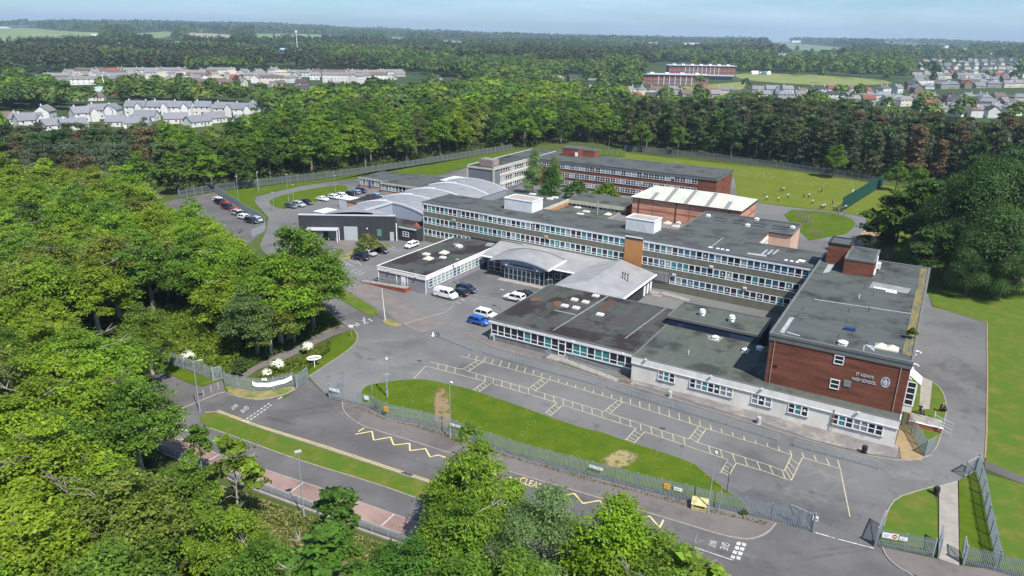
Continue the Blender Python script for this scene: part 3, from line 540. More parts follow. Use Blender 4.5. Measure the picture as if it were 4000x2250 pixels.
def frame_me(w,h,xs=(),zs=(),t=.075,d=.07,y0=.02,fm=None,ms=.045):
    key=('f',round(w,3),round(h,3),tuple(xs),tuple(zs),t,fm.name if fm else '')
    if key not in WC:
        b=MB(); b.box(0,t,-d,y0,0,h).box(w-t,w,-d,y0,0,h).box(t,w-t,-d,y0,0,t).box(t,w-t,-d,y0,h-t,h)
        for x in xs: b.box(x*w-t*.45,x*w+t*.45,-d*.8,y0,t,h-t)
        for z in zs: b.box(t,w-t,-d*.7,y0,z*h-t*.45,z*h+t*.45)
        WC[key]=b.mesh(fm or white)
    return WC[key]
def pane_me(w,h,v,t=.075,split=None,note=False):
    key=('p',round(w,3),round(h,3),v,split,note)
    if key not in WC:
        b=MB(); m=[GL[c] for c in v]; zz=[t]+([split*h] if split else [])+[h-t]
        n=len(v) if len(v)>1 else 1
        if split and len(v)==2:
            for i in range(2): b.poly([(t,0,zz[i]),(w-t,0,zz[i]),(w-t,0,zz[i+1]),(t,0,zz[i+1])],i)
        else:
            for i in range(n): x0=t+(w-2*t)*i/n; x1=t+(w-2*t)*(i+1)/n; b.poly([(x0,0,t),(x1,0,t),(x1,0,h-t),(x0,0,h-t)],i)
        if note: m.append(paper); b.poly([(w*.35,-.01,h*.5),(w*.6,-.01,h*.5),(w*.6,-.01,h*.72),(w*.35,-.01,h*.72)],len(m)-1)
        WC[key]=b.mesh(m)
    return WC[key]
def band(B,n,a,b,z,w,h,face=0,cyc='dtbp',xs=(),zs=(.34,),seed=0,fm=None,t=.075,weights=None,split=.34,name='window',parent=None,notes=.1):
    rg=random.Random(seed); out=[]
    for i in range(n):
        aa,bb=(a+i*w,b) if face==0 else (a,b+i*w)
        f=B.put(name,frame_me(w,h,xs,zs,t,fm=fm),aa,bb,z,face*math.pi/2,parent)
        v=rg.choices(cyc,weights)[0]
        if split: v=v+rg.choice([v,v,'d' if v in 'dt' else 'b'])
        p=link('pane',pane_me(w,h,v,split=split,note=rg.random()<notes),f); out.append(f)
    return out
def flat(B,a0,a1,b0,b1,z,rm,em,lip=.16,wd=.3,name='roof'):
    r=MB(); r.box(a0+wd,a1-wd,b0+wd,b1-wd,z-.25,z-.04); ro=B.add(name,r,rm)
    e=MB(); e.box(a0,a1,b0,b0+wd,z-.3,z+lip*.5).box(a0,a1,b1-wd,b1,z-.3,z+lip*.5).box(a0,a0+wd,b0+wd,b1-wd,z-.3,z+lip*.5).box(a1-wd,a1,b0+wd,b1-wd,z-.3,z+lip*.5)
    B.add('roof_edge',e,em); return ro
lightw=mat('lamp_casing',(.6,.6,.58),.5)
def walllamp(B,a,b,z,face=0):
    m=WC.get('wl')
    if not m:
        q=MB(); q.box(-.05,.05,-.1,0,0,.3); q.box(-.16,.16,-.34,-.1,.12,.32); m=WC['wl']=q.mesh(lightw)
    B.put('floodlight',m,a,b,z,face*math.pi/2)
def skylight(B,px,py,z,s=.65,kind='hatch'):
    a,b=ab(px,py,z); k='sk'+kind+str(s)
    if k not in WC:
        q=MB()
        if kind=='hatch':
            q.box(-s,s,-s*.8,s*.8,0,.22); q.box(-s*.9,s*.9,-s*.7,s*.7,.22,.32); 
            for i in (-.45,0,.45): q.box(i*s-.16*s,i*s+.16*s,-s*.6,s*.6,.32,.34,1)
            WC[k]=q.mesh([lightw,mat('rooflight_glazing',(.5,.48,.38),.4)])
        elif kind=='pyramid':
            q.box(-s,s,-s,s,0,.15); q.v+=[(0,0,.15+.75*s)]; n=len(q.v)-1
            c=[(-s,-s,.16),(s,-s,.16),(s,s,.16),(-s,s,.16)]
            for i in range(4): q.poly([c[i],c[(i+1)%4],(0,0,.2+.62*s)],1)
            WC[k]=q.mesh([lightw,mat('rooflight_glazing',(.5,.48,.38),.4)])
        elif kind=='vent':
            q.box(-s*.55,s*.55,-s*.55,s*.55,0,.3)
            for i,r in enumerate((.9,1.,.8)): q.tube([(0,0,.3+i*.3),(0,0,.42+i*.3),(0,0,.52+i*.3)],[s*.55,s*r*.8,s*.5],10)
            WC[k]=q.mesh(mat('white_cowl',(.72,.72,.72),.4),True)
        elif kind=='cowl':
            q.box(-s*.6,s*.6,-s*.6,s*.6,0,.18); q.tube([(0,0,.18),(0,0,.4),(0,0,.42),(0,0,.62)],[s*.35,s*.35,s*.75,s*.25],10)
            WC[k]=q.mesh(mat('white_cowl',(.72,.72,.72),.4))
        elif kind=='pipe':
            q.tube([(0,0,0),(0,0,.7)],.07,6); WC[k]=q.mesh(mat('roof_pipe',(.1,.1,.1),.6))
        elif kind=='wpipe':
            q.tube([(0,0,0),(0,0,.7)],.08,6); WC[k]=q.mesh(lightw)
    B.put({'hatch':'rooflight','pyramid':'rooflight','vent':'roof_vent','cowl':'roof_vent','pipe':'vent_pipe','wpipe':'vent_pipe'}[kind],WC[k],a,b,z)
def patch(B,pts,z,m,name='roof_patch',th=.008):
    q=MB(); q.prism([ab(x,y,z) for x,y in pts],z,z+th); B.add(name,q,m)
silver=mat('silver_repair_tape',(.4,.42,.43),.5,(.25,.26,.27),2.)
rust=mat('rust_stain',(.16,.07,.035),.9,(.1,.06,.04),2.)
darkpatch=mat('dark_felt_patch',(.05,.042,.045),.9,(.065,.06,.058),2.)
palepatch=mat('pale_felt_patch',(.25,.26,.26),.8,(.17,.175,.175),1.)
# ---------------------------------------------------------------- gable block (brick, name sign)
GB=Bd('classroom_block','three storey red brick end block carrying the school name and crest under a flat roof',0,0)
q=MB(); q.box(0,17.4,0,46.6,3.6,10.35); GB.add('wall',q,brk)
q=MB(); q.box(-.12,17.52,-.12,46.72,10.35,11.1); GB.add('fascia',q,fascg)
flat(GB,-.2,17.6,-.2,46.8,11.35,felt,fascg,lip=.2,wd=.35)
q=MB(); q.box(.02,17.38,.02,46.58,0,3.6); GB.add('base_wall',q,brk)
for (x0,y0,x1,y1) in ((3262,1383,3293,1427),(3245,1479,3277,1523)):
    a0,z1=pl(x0,y0,0); a1,z0=pl(x1,y1,0); f=GB.put('window',frame_me(round(a1-a0,1),round(z1-z0,1),(),(.5,),.1),a0,-.03,z0); link('pane',pane_me(round(a1-a0,1),round(z1-z0,1),'d'),f)
a,z=pl(3310,1498,0); q=MB(); q.box(a-.45,a+.45,-.1,0,z-.45,z+.45); GB.add('vent_grille',q,ggrey)
a,z=pl(3029,1430,0); q=MB(); q.box(a-.25,a+.25,-.05,0,z-.2,z+.2); GB.add('vent_opening',q,dark)
letm=mat('sign_letter_white',(.5,.56,.6),.5)
def wall_text(B,txt,px,py,b,wd,ht,m,ext=.05):
    me=text_mesh(txt,1,m,'sign_lettering',ext); n=len(me.vertices); co=np.zeros(n*3); me.vertices.foreach_get('co',co); co=co.reshape(-1,3)
    lo=co.min(0); hi=co.max(0); x=(co[:,0]-(lo[0]+hi[0])/2)/(hi[0]-lo[0])*wd; z=(co[:,1]-(lo[1]+hi[1])/2)/(hi[1]-lo[1])*ht; y=-(co[:,2]-lo[2])/(hi[2]-lo[2]+1e-9)*.08-.01
    a,zz=pl(px,py,b); co=np.stack([x,y,z],1); me.vertices.foreach_set('co',co.ravel()); me.flip_normals() if False else None; me.update(); return B.put('sign_lettering',me,a,b,zz)
wall_text(GB,"ST AIDAN'S",3378,1467,0,2.15,.42,letm); wall_text(GB,"HIGH SCHOOL",3375,1488,0,2.9,.42,letm)
# crest: scalloped oval ring, flame, scroll, lower device
a,z=pl(3459,1493,0); q=MB()
N_=36
for i in range(N_):
    t0=2*math.pi*i/N_; t1=2*math.pi*(i+1)/N_; ro=1.0+.05*(i%2); ri=.83
    f=lambda t,r:(a+.72*r*math.cos(t),-.05,z+.98*r*math.sin(t))
    q.poly([f(t0,ri),f(t1,ri),f(t1,ro),f(t0,ro)])
q.box(a-.62,a+.62,-.06,-.02,z-.1,z+.1); q.poly([(a-.2,-.06,z+.12),(a+.2,-.06,z+.12),(a+.26,-.06,z+.3),(a,-.06,z+.78),(a-.26,-.06,z+.3)])
q.poly([(a-.45,-.06,z-.2),(a-.1,-.06,z-.5),(a+.3,-.06,z-.5),(a+.45,-.06,z-.25),(a+.15,-.06,z-.15)]); q.poly([(a-.3,-.06,z-.6),(a+.3,-.06,z-.6),(a+.2,-.06,z-.72),(a-.2,-.06,z-.72)])
q.poly([(a-.5,-.06,z+.2),(a-.3,-.06,z+.2),(a-.35,-.06,z+.42)]); q.poly([(a+.3,-.06,z+.2),(a+.5,-.06,z+.2),(a+.35,-.06,z+.42)])
q.v=[(a+(v[0]-a)*.74,v[1],z+(v[2]-z)*.74) for v in q.v]; GB.add('crest',q,letm)
for px in (3028,3544):
    q=MB(); a,_=pl(px,1330,0); q.tube([(a,-.06,10.3),(a,-.06,4.0)],.05,6); GB.add('lightning_conductor',q,mat('tan_cable',(.4,.27,.2),.7))
for i in range(14):
    band(GB,1,17.4,2.6+i*3.1,4.6,2.3,1.6,1,'db',xs=(.5,),seed=i,split=None,notes=0); band(GB,1,17.4,2.6+i*3.1,7.9,2.3,1.6,1,'db',xs=(.5,),seed=i+40,split=None,notes=0)
# projecting stair bay on the right side
q=MB(); q.box(17.4,18.5,1.0,3.6,3.9,4.9); GB.add('bay_base',q,cemw)
f=GB.put('window',frame_me(1.1,3.4,(),(.25,.5,.75),.12),17.4,1.0,4.9); link('pane',pane_me(1.1,3.4,'d'),f)
f=GB.put('window',frame_me(2.6,3.4,(.5,),(.25,.5,.75),.12),18.5,1.0,4.9,math.pi/2); link('pane',pane_me(2.6,3.4,'d'),f)
q=MB()
for i in range(9): q.bar((17.45,1+i*.31,9.2),(18.9,1+i*.31,8.2),.24,.05)
q.bar((18.9,1,8.15),(18.9,3.6,8.15),.1); GB.add('louvred_canopy',q,white)
for (k,bb,zz) in ((0,11,8.5),(1,8,7.7),(2,5.6,7.0)):
    q=MB(); q.tube([(17.9+.5*math.cos(t*.5),bb+.8*math.sin(t*.5),zz) for t in range(1,10)],.1,6); GB.add('white_wall_ducting',q,white)
q=MB(); q.box(16.1,17.2,2.0,46,11.315,11.335); GB.add('moss_gutter',q,mat('yellow_moss',(.19,.15,.05),.95,(.09,.1,.085),1.1,stretch=(2,.35,1),ramp=(.45,.6)))
for px,py in ((3441,1357),(3484,1365)): skylight(GB,px,py,11.32,.8,'pyramid')
skylight(GB,3292,1346,11.3,.9,'cowl')
for px,py in ((3180,1160),(3137,1211),(3117,1237),(3315,1220),(3411,1156),(3394,1217),(3307,1262),(3276,1320),(3384,1346),(3559,1205),(3543,1260),(3599,1085),(3581,1128),(3473,1044),(3450,1093),(3377,1128)): skylight(GB,px,py,11.3,.5,'pipe')
for px,py in ((3355,1166),(3372,1368)): skylight(GB,px,py,11.3,.5,'wpipe')
patch(GB,[(3410,1100),(3560,1128),(3545,1146),(3394,1123)],11.31,palepatch); patch(GB,[(3085,1240),(3103,1240),(3062,1302),(3046,1297)],11.31,silver); patch(GB,[(3235,1032),(3258,1034),(3240,1062),(3215,1066)],11.31,silver)
patch(GB,[(3414,1119),(3504,1136),(3503,1141),(3413,1124)],11.325,paper); patch(GB,[(3460,1135),(3504,1143),(3503,1147),(3459,1139)],11.325,paper)
patch(GB,[(3075,1295),(3125,1310),(3123,1313),(3072,1299)],11.325,silver); patch(GB,[(3380,1345),(3415,1352),(3416,1372),(3384,1350)],11.325,silver)
patch(GB,[(3180,1168),(3600,1230),(3600,1232),(3180,1170)],11.325,silver)
def tower(B,name,a0,a1,b0,b1,z0,z1,wm,rm,em):
    q=MB(); q.box(a0,a1,b0,b1,z0,z1-.2); t=B.add(name,q,wm); 
    q=MB(); q.box(a0-.05,a1+.05,b0-.05,b1+.05,z1-.2,z1-.02); r=B.add('roof',q,rm,None); r.parent=t
    q=MB(); wd=.28; q.box(a0-.08,a1+.08,b0-.08,b0+wd,z1-.24,z1+.1).box(a0-.08,a1+.08,b1-wd,b1+.08,z1-.24,z1+.1).box(a0-.08,a0+wd,b0+wd,b1-wd,z1-.24,z1+.1).box(a1-wd,a1+.08,b0+wd,b1-wd,z1-.24,z1+.1)
    e=B.add('roof_edge',q,em); e.parent=t; return t
tower(GB,'rooftop_tower',.9,4.6,40.2,45.4,11.2,15.0,brk,felt,dark)
tower(GB,'lift_motor_room',4.5,9.2,34.8,43.6,11.2,14.1,brk,felt,fascg)
q=MB(); q.tube([(9.35,37.5,14.6),(9.35,37.5,12.2),(9.35,35.8,11.6)],.13,8); q.box(9.25,9.9,40,41.2,11.6,12.6); GB.add('white_flue',q,white)
q=MB(); q.box(0,0,0,0,0,0) if False else None
a,b=ab(3318,1290,11.3); q=MB(); q.prism([(a-.7,b-.4),(a+.7,b-.35),(a+.8,b+.4),(a-.5,b+.5)],11.3,11.75); GB.add('blue_tarpaulin_bundle',q,mat('blue_tarpaulin',(.025,.05,.15),.5))
# ---------------------------------------------------------------- single storey front wing (cement)
WG=Bd('front_wing','single storey pale cement wing with stained walls in front of the brick gable',-19,-2.3)
q=MB(); q.prism([(-19,-2.3),(17.4,-2.3),(17.4,-.03),(-.03,-.03),(-.03,13),(-19,13)],0,3.85); WG.add('wall',q,cemw)
q=MB(); q.box(-19.1,17.5,-2.42,-2.3,2.9,3.95).box(17.4,17.5,-2.3,-.03,2.9,3.95); WG.add('fascia',q,mat('pale_cement_fascia',(.76,.74,.71),.85,(.62,.6,.58),.8,stretch=(1,1,.3)))
q=MB(); q.box(-19.1,17.5,-2.48,-2.42,2.85,2.95); WG.add('string_course',q,cemw)
q=MB(); q.prism([(-19,-2.2),(17.4,-2.2),(17.4,-.03),(-.03,-.03),(-.03,13),(-19,13)],3.85,3.9); WG.add('roof',q,felt3)
q=MB(); q.box(-19.1,17.5,-2.42,-2.15,3.95,4.05).box(-19.1,-18.85,-2.15,13,3.9,4.0); WG.add('roof_edge',q,mat('lead_edge',(.13,.13,.125),.7))
def wgrp(B,x0,y0,x1,y1,b,w,xs,zs,cyc,seed,z0=None,z1=None,fm=None,notes=.1):
    a0,_=pl(x0,y0,b); a1,_=pl(x1,y1,b); zt=z1 or pl(x0,y0,b)[1]; zb=z0 or pl(x1,y1,b)[1]; n=max(1,round((a1-a0)/w)); ww=round((a1-a0)/n,3)
    return band(B,n,a0,b-.03,zb,ww,round(zt-zb,2),0,cyc,xs,zs,seed,fm,.09,split=None,notes=notes)
for i,(x0,y0,x1,y1) in enumerate(((2572.6,1435.6,2636.6,1476),(2696.8,1466.6,2861.8,1532.6),(2939.4,1526.8,3013.6,1575.3),(3083.5,1561.7,3157,1608),(3252,1604,3450,1680))):
    wgrp(WG,x0,y0,x1,y1,-2.3,.95,(),(.52,),'dtdg',i,1.25,2.75)
    a0,_=pl(x0,y0,-2.3); a1,_=pl(x1,y1,-2.3); q=MB(); q.box(a0-.1,a1+.1,-2.45,-2.3,1.15,1.25); WG.add('sill',q,cemd)
for px,py in ((2524,1404),(2779,1470),(2978,1519),(3354,1611)): 
    a,z=pl(px,py,-2.42); walllamp(WG,a,-2.42,z-.15)
for px,py,k in ((2794,1324,'cowl'),(2912,1374,'cowl'),(2689,1385,'wpipe'),(2967,1365,'cowl')): skylight(WG,px,py,3.9,.8 if k=='cowl' else .5,k)
patch(WG,[(2763,1308),(2826,1318),(2806,1337),(2768,1325)],3.905,palepatch)
a0,_=pl(2476,1480,-2.3); q=MB(); q.tube([(9.8,-2.5,3.5),(9.8,-2.5,.2)],.05,6); WG.add('cable',q,mat('tan_cable',(.4,.27,.2),.7))
# ---------------------------------------------------------------- navy plant block
NB=Bd('plant_block','low dark navy clad block with green grey roof and two tiered white cowls',-18.9,13.03)
q=MB(); q.box(-18.9,-3.8,13.03,21.2,0,5.2); NB.add('wall',q,navy); flat(NB,-19.1,-3.6,12.9,21.4,5.4,felt3,mat('lead_edge',(.13,.13,.125),.7),lip=.25)
for px,py in ((2742,1232),(2857,1256)): skylight(NB,px,py,5.35,.8,'vent')
# ---------------------------------------------------------------- dark roofed single storey block
DB=Bd('classroom_wing','single storey wing with patched dark flat roof, rooflights and long white window strip',-45.4,-1.2)
q=MB(); q.box(-45.3,-19.05,-1.0,20.4,0,3.7); DB.add('wall',q,cemd)
q=MB(); q.box(-45.45,-19.1,-1.25,-1.0,3.2,3.85).box(-45.45,-45.3,-1.0,20.4,3.2,3.85); DB.add('fascia',q,fasc)
q=MB(); q.box(-45.3,-19.05,-1.0,20.4,3.7,3.88); DB.add('roof',q,felt2)
q=MB(); q.box(-45.5,-19.1,-1.3,-1.1,3.85,3.98).box(-45.5,-45.3,-1.1,20.5,3.85,3.95).box(-45.3,-19.1,20.35,20.6,3.6,3.95); DB.add('roof_edge',q,mat('lead_edge',(.13,.13,.125),.7))
nW=20; wW=25.9/nW
band(DB,10,-45.2,-1.08,1.25,wW,1.95,0,'ddtd',zs=(.34,),seed=3,notes=.02); band(DB,9,-45.2+11*wW,-1.08,1.25,wW,1.95,0,'dtdd',zs=(.34,),seed=4,notes=0)
f=DB.put('door',frame_me(wW,3.1,(),(.22,.68),.1),-45.2+10*wW,-1.1,.45); link('pane',pane_me(wW,3.1,'d'),f)
q=MB(); q.box(-45.2,-19.1,-1.14,-1.08,1.15,1.25); DB.add('sill',q,white)
for px,py in ((2030,1275),(2240,1327),(2436,1375)): a,z=pl(px,py,-1.25); walllamp(DB,a,-1.25,3.3)
for px,py in ((2206,1197),(2250,1205),(2287,1182),(2244,1173),(2327,1158),(2344,1231)): skylight(DB,px,py,3.88,.62)
patch(DB,[(2160,1177),(2190,1176),(2200,1190),(2180,1200),(2168,1195)],3.885,rust); patch(DB,[(2135,1183),(2160,1180),(2165,1196),(2150,1208),(2132,1200)],3.886,darkpatch); patch(DB,[(2215,1180),(2285,1192),(2290,1200),(2275,1205),(2210,1190)],3.884,darkpatch)
patch(DB,[(2165,1250),(2205,1258),(2178,1280),(2110,1275)],3.884,darkpatch); patch(DB,[(2070,1163),(2110,1162),(2118,1172),(2075,1177)],3.885,rust); patch(DB,[(2330,1204),(2385,1172),(2412,1178),(2358,1216)],3.884,mat('red_felt_patch',(.08,.045,.035),.9))
patch(DB,[(2378,1152),(2379,1157),(2165,1290),(2158,1291)],3.89,palepatch); patch(DB,[(2603,1200),(2604,1203),(2445,1322),(2440,1321)],3.89,palepatch); patch(DB,[(2167,1210),(2250,1228),(2249,1231),(2166,1213)],3.89,palepatch)
patch(DB,[(2430,1225),(2500,1240),(2440,1280),(2370,1262)],3.884,darkpatch); patch(DB,[(2240,1265),(2290,1250),(2330,1262),(2275,1290)],3.884,darkpatch); patch(DB,[(2060,1225),(2130,1212),(2160,1225),(2100,1245)],3.884,palepatch) if False else None
# entrance steps and ramp
RP=Bd('access_ramp','concrete wheelchair ramp with grey handrails by the white door of the dark roofed wing',-32,-3,cat='ramp')
q=MB(); q.prism([(-33.4,-1.3),(-33.4,-3.3),(-30.3,-3.3),(-30.3,-1.3)],0,.45)
q.poly([(-30.3,-3.3,.45),(-30.3,-1.9,.45),(-20.5,-3.0,.06),(-20.5,-4.4,.06)][::-1]); q.poly([(-30.3,-3.3,0),(-20.5,-4.4,0),(-20.5,-4.4,.06),(-30.3,-3.3,.45)]); RP.add('ramp_slab',q,slab)
def rail(B,pts,h=1.0,post=1.5,r=.03,bars=False,name='handrail',m=None,base=0):
    q=MB(); 
    for i in range(len(pts)-1):
        a=Vector(pts[i]); b=Vector(pts[i+1]); u=Vector((0,0,h)); q.bar(a+u,b+u,.06); q.bar(a+u*.5,b+u*.5,.04)
        n=max(1,int((b-a).length/post))
        for k in range(n+1): p=a+(b-a)*k/n; q.bar(p,p+u,.05)
    return B.add(name,q,m or steel)
rail(RP,[(-33.4,-1.5,.45),(-33.4,-3.3,.45),(-31.8,-3.3,.45)]); rail(RP,[(-30.3,-1.9,.45),(-20.5,-3.0,.06)]); rail(RP,[(-30.6,-3.3,.45),(-20.5,-4.4,.06)])
q=MB(); q.box(-20.3,-18.3,-3.4,-3.1,0,.35,0).box(-20.4,-18.2,-3.5,-3.4,.0,.42,1).box(-18.3,-18.0,-4.4,-3.1,0,.35,1); RP.add('low_brick_wall',q,[brk,slab])
# ---------------------------------------------------------------- main three storey block (two parts either side of the orange stair panel)
ROTM=-R_(1.85)
def main_part(name,label,a0,a1,nb,floors,cyc,seed,wts=None):
    B=Bd(name,label,0,39.3,ROTM)
    q=MB(); q.box(a0,a1,39.55,50.0,0,10.0); B.add('wall',q,cemd)
    for z0,z1,dz in ((0,1.62,0),(3.42,4.70,0),(6.50,7.78,0)):
        q=MB(); q.box(a0,a1,39.42,39.55,z0,z1); B.add('spandrel',q,rough)
    q=MB(); q.box(a0-(.12 if a0<-80 else 0),a1,39.3,39.55,9.5,10.1); B.add('fascia',q,fasc)
    q=MB(); q.box(a0,a1,39.4,50.1,10.0,10.16); B.add('roof',q,felt)
    q=MB(); q.box(a0-.15,a1,39.22,39.42,10.1,10.28).box(a0-.15,a1,50.0,50.2,10.1,10.3); 
    if a0<-80: q.box(a0-.2,a0,39.22,50.2,9.4,10.25)
    B.add('roof_edge',q,mat('lead_edge',(.13,.13,.125),.7))
    w=(a1-a0)/nb
    for k,z in enumerate((1.65,4.73,7.80)):
        n=floors[k]; 
        if n: band(B,abs(n),a0 if n>0 else a1+n*w,39.45,z,w,1.76 if k else 1.7,0,cyc,zs=(.3,),seed=seed+k,weights=wts,split=.3,t=.11)
    return B
ML=main_part('main_block_west','left half of the long olive roughcast teaching block with three ribbon window rows',-93.2,-38.45,42,(11,42,42),'dtbp',10,(3,4,2,2))
MR=main_part('main_block_east','right half of the long olive roughcast teaching block beside the orange panel',-34.4,-.2,27,(-22,27,27),'dbtp',20,(4,5,2,2))
q=MB(); q.box(-38.45,-34.4,39.28,50,0,9.5); ML.add('orange_panel',q,orange)
q=MB(); q.box(-38.45,-34.4,39.3,50.1,9.5,10.16); ML.add('roof',q,felt)
q=MB(); q.box(-38.45,-34.4,39.2,39.42,10.1,10.28); ML.add('roof_edge',q,fasc)
q=MB(); q.box(-93.4,-93.2,39.45,50,0,9.5); ML.add('end_wall',q,cemw)
# mesh guard beside ground floor windows
q=MB()
for i in range(22): q.bar((-34.3+i*.28,39.2,2.0),(-34.3+i*.28,39.2,3.9),.03)
for i in range(9): q.bar((-34.3,39.2,2.0+i*.24),(-28.2,39.2,2.0+i*.24),.03)
MR.add('window_guard',q,metalp)
for i,a in enumerate((-27.5,-13,-3.5,-20)): 
    q=MB(); q.box(a,a+.7,39.1,39.42,(3.6,3.6,3.7,6.7)[i],(3.6,3.6,3.7,6.7)[i]+.35); MR.add('floodlight',q,lightw)
for a in (-84,-58): q=MB(); q.box(a,a+.8,39.0,39.42,6.7,7.15); ML.add('floodlight',q,mat('tan_lamp',(.4,.33,.2),.6))
for B_,pts in ((ML,[(2250,802),(2290,800),(2276,818),(2243,815)]),(MR,[(2610,918),(2700,930),(2650,960),(2590,945)])): patch(B_,pts,10.17,darkpatch) if B_ is None else None
def mab(px,py,z=10.16):
    """pixel -> local coords of the rotated main block"""
    g=G(px,py,z); o=W(0,39.3); dx,dy=g[0]-o[0],g[1]-o[1]; t=TH+ROTM; return (dx*math.cos(t)+dy*math.sin(t),-dx*math.sin(t)+dy*math.cos(t)+39.3)
def mpatch(B,pts,m,z=10.17):
    q=MB(); q.prism([mab(x,y) for x,y in pts],z,z+.01); B.add('roof_patch',q,m)
mpatch(ML,[(2097,836),(2130,834),(2114,856),(2078,852)],darkpatch); mpatch(MR,[(2590,898),(2702,915),(2640,925),(2602,924),(2580,914)],darkpatch)
for x in (2994,3016,3038): mpatch(MR,[(x,975),(x+7,976),(x-14,994),(x-22,992)],silver)
mpatch(MR,[(2920,987),(2995,996),(2993,1003),(2918,992)],silver); mpatch(MR,[(2770,963),(2785,966),(2782,969),(2766,967)],paper,10.18); mpatch(MR,[(3123,1013),(3148,1018),(3140,1025),(3114,1019)],paper,10.18)
for x in (2800,2818,2838,3066,3088,3110): mpatch(MR,[(x,968+(x-2800)*.17),(x+12,970+(x-2800)*.17),(x+9,974+(x-2800)*.17),(x-3,972+(x-2800)*.17)],paper,10.18)
mpatch(ML,[(1910,842),(2085,872),(2084,875),(1908,845)],silver); mpatch(MR,[(2824,928),(2826,929),(2777,967),(2774,966)],silver)
def penthouse(B,a0,a1,b0,b1,z0,z1):
    q=MB(); q.box(a0,a1,b0,b1,z0,z1); t=B.add('plant_room',q,clad); q=MB(); q.box(a0-.1,a1+.1,b0-.1,b0+.15,z1,z1+.18).box(a0-.1,a1+.1,b1-.15,b1+.1,z1,z1+.18).box(a0-.1,a0+.15,b0+.15,b1-.15,z1,z1+.18).box(a1-.15,a1+.1,b0+.15,b1-.15,z1,z1+.18)
    e=B.add('roof_edge',q,white); e.parent=t; q=MB(); q.box(a0+.15,a1-.15,b0+.15,b1-.15,z1,z1+.05); r=B.add('roof',q,mat('pinkish_roof_grit',(.36,.31,.28),.9,(.28,.24,.22),1.)); r.parent=t
    q=MB(); q.box(a1,a1+.05,b0+1,b0+1.9,z0+.05,z0+2); d=B.add('door',q,white); d.parent=t
a0,b0=mab(1969,815,10.16); a1,_=mab(2082,831,10.16); penthouse(ML,a0,a1,b0,b0+5.0,10.16,12.75)
a0,b0=mab(2443,896,10.16); a1,_=mab(2556,912,10.16); penthouse(MR,a0,a1,b0,b0+4.2,10.16,12.75)
# ---------------------------------------------------------------- entrance lobby, curved porch, hipped metal roof hall
LO=Bd('entrance_lobby','grey metal roofed entrance lobby with curved glazed porch lettered with the school name',-67.5,30)
q=MB(); q.box(-67.0,-44.6,31.2,40.3,0,3.4); LO.add('wall',q,mat('dark_lobby_wall',(.06,.06,.065),.6))
q=MB(); q.poly([(-67.6,30,3.75),(-44.2,30,3.75),(-40.0,41.5,4.35),(-69.5,41.5,4.35)]); q.poly([(-67.6,30,3.4),(-44.2,30,3.4),(-44.2,30,3.75),(-67.6,30,3.75)],1); q.poly([(-67.6,30,3.4),(-67.6,30,3.75),(-69.5,41.5,4.35),(-69.5,41.5,3.9)],1); LO.add('roof',q,[metalx,metalp])
q=MB(); q.tube([(-67.7,29.9,3.6),(-44.3,29.9,3.6)],.18,8); LO.add('gutter',q,white)
band(LO,3,-66.6,31.1,.3,1.7,3.0,0,'d',zs=(.3,.7),fm=metalp,split=None,notes=0); band(LO,3,-50.0,31.1,.3,1.6,3.0,0,'d',zs=(.3,.7),fm=metalp,split=None,notes=0)
blu=mat('blue_grey_panel',(.24,.29,.34),.45)
q=MB()
PB=[(-61.3,28.9),(-61.3,33.5),(-50.2,33.5),(-50.2,30.6),(-51.9,28.4),(-60.7,28.4)]
q.prism(PB,0,3.35); LO.add('porch_wall',q,mat('dark_lobby_wall',(.06,.06,.065),.6))
# curved roof of porch
q=MB(); n=14; A0,A1=-63.8,-49.6; zc=lambda a:4.05+1.15*(1-((a-(A0+A1)/2)/((A1-A0)/2))**2)
for i in range(n):
    x0=A0+(A1-A0)*i/n; x1=A0+(A1-A0)*(i+1)/n
    q.poly([(x0,27.6,zc(x0)),(x1,27.6,zc(x1)),(x1,35.3,zc(x1)+.15),(x0,35.3,zc(x0)+.15)],0)
    q.poly([(x0,27.6,zc(x0)-.32),(x1,27.6,zc(x1)-.32),(x1,27.6,zc(x1)),(x0,27.6,zc(x0))],1)
    q.poly([(x0,27.6,zc(x0)-.32),(x0,35.3,zc(x0)-.2),(x1,35.3,zc(x1)-.2),(x1,27.6,zc(x1)-.32)],1)
q.poly([(A1,27.6,zc(A1)-.32),(A1,35.3,zc(A1)-.2),(A1,35.3,zc(A1)+.15),(A1,27.6,zc(A1))],1); q.poly([(A0,27.6,zc(A0)-.32),(A0,27.6,zc(A0)),(A0,35.3,zc(A0)+.15),(A0,35.3,zc(A0)-.2)],1)
LO.add('curved_roof',q,[metal,metalp])
q=MB(); q.tube([(a,35.3,zc(a)+.2) for a in np.linspace(A0,A1,15)],.12,6).tube([(A0,27.6,zc(A0)),(A0,35.3,zc(A0)+.2)],.1,6); LO.add('roof_flashing',q,mat('dark_flashing',(.14,.14,.15),.6))
q=MB(); q.tube([(A1+.05,27.5,zc(A1)-.1),(A1+.05,35.3,zc(A1)+.05)],.22,8); LO.add('gutter',q,white)
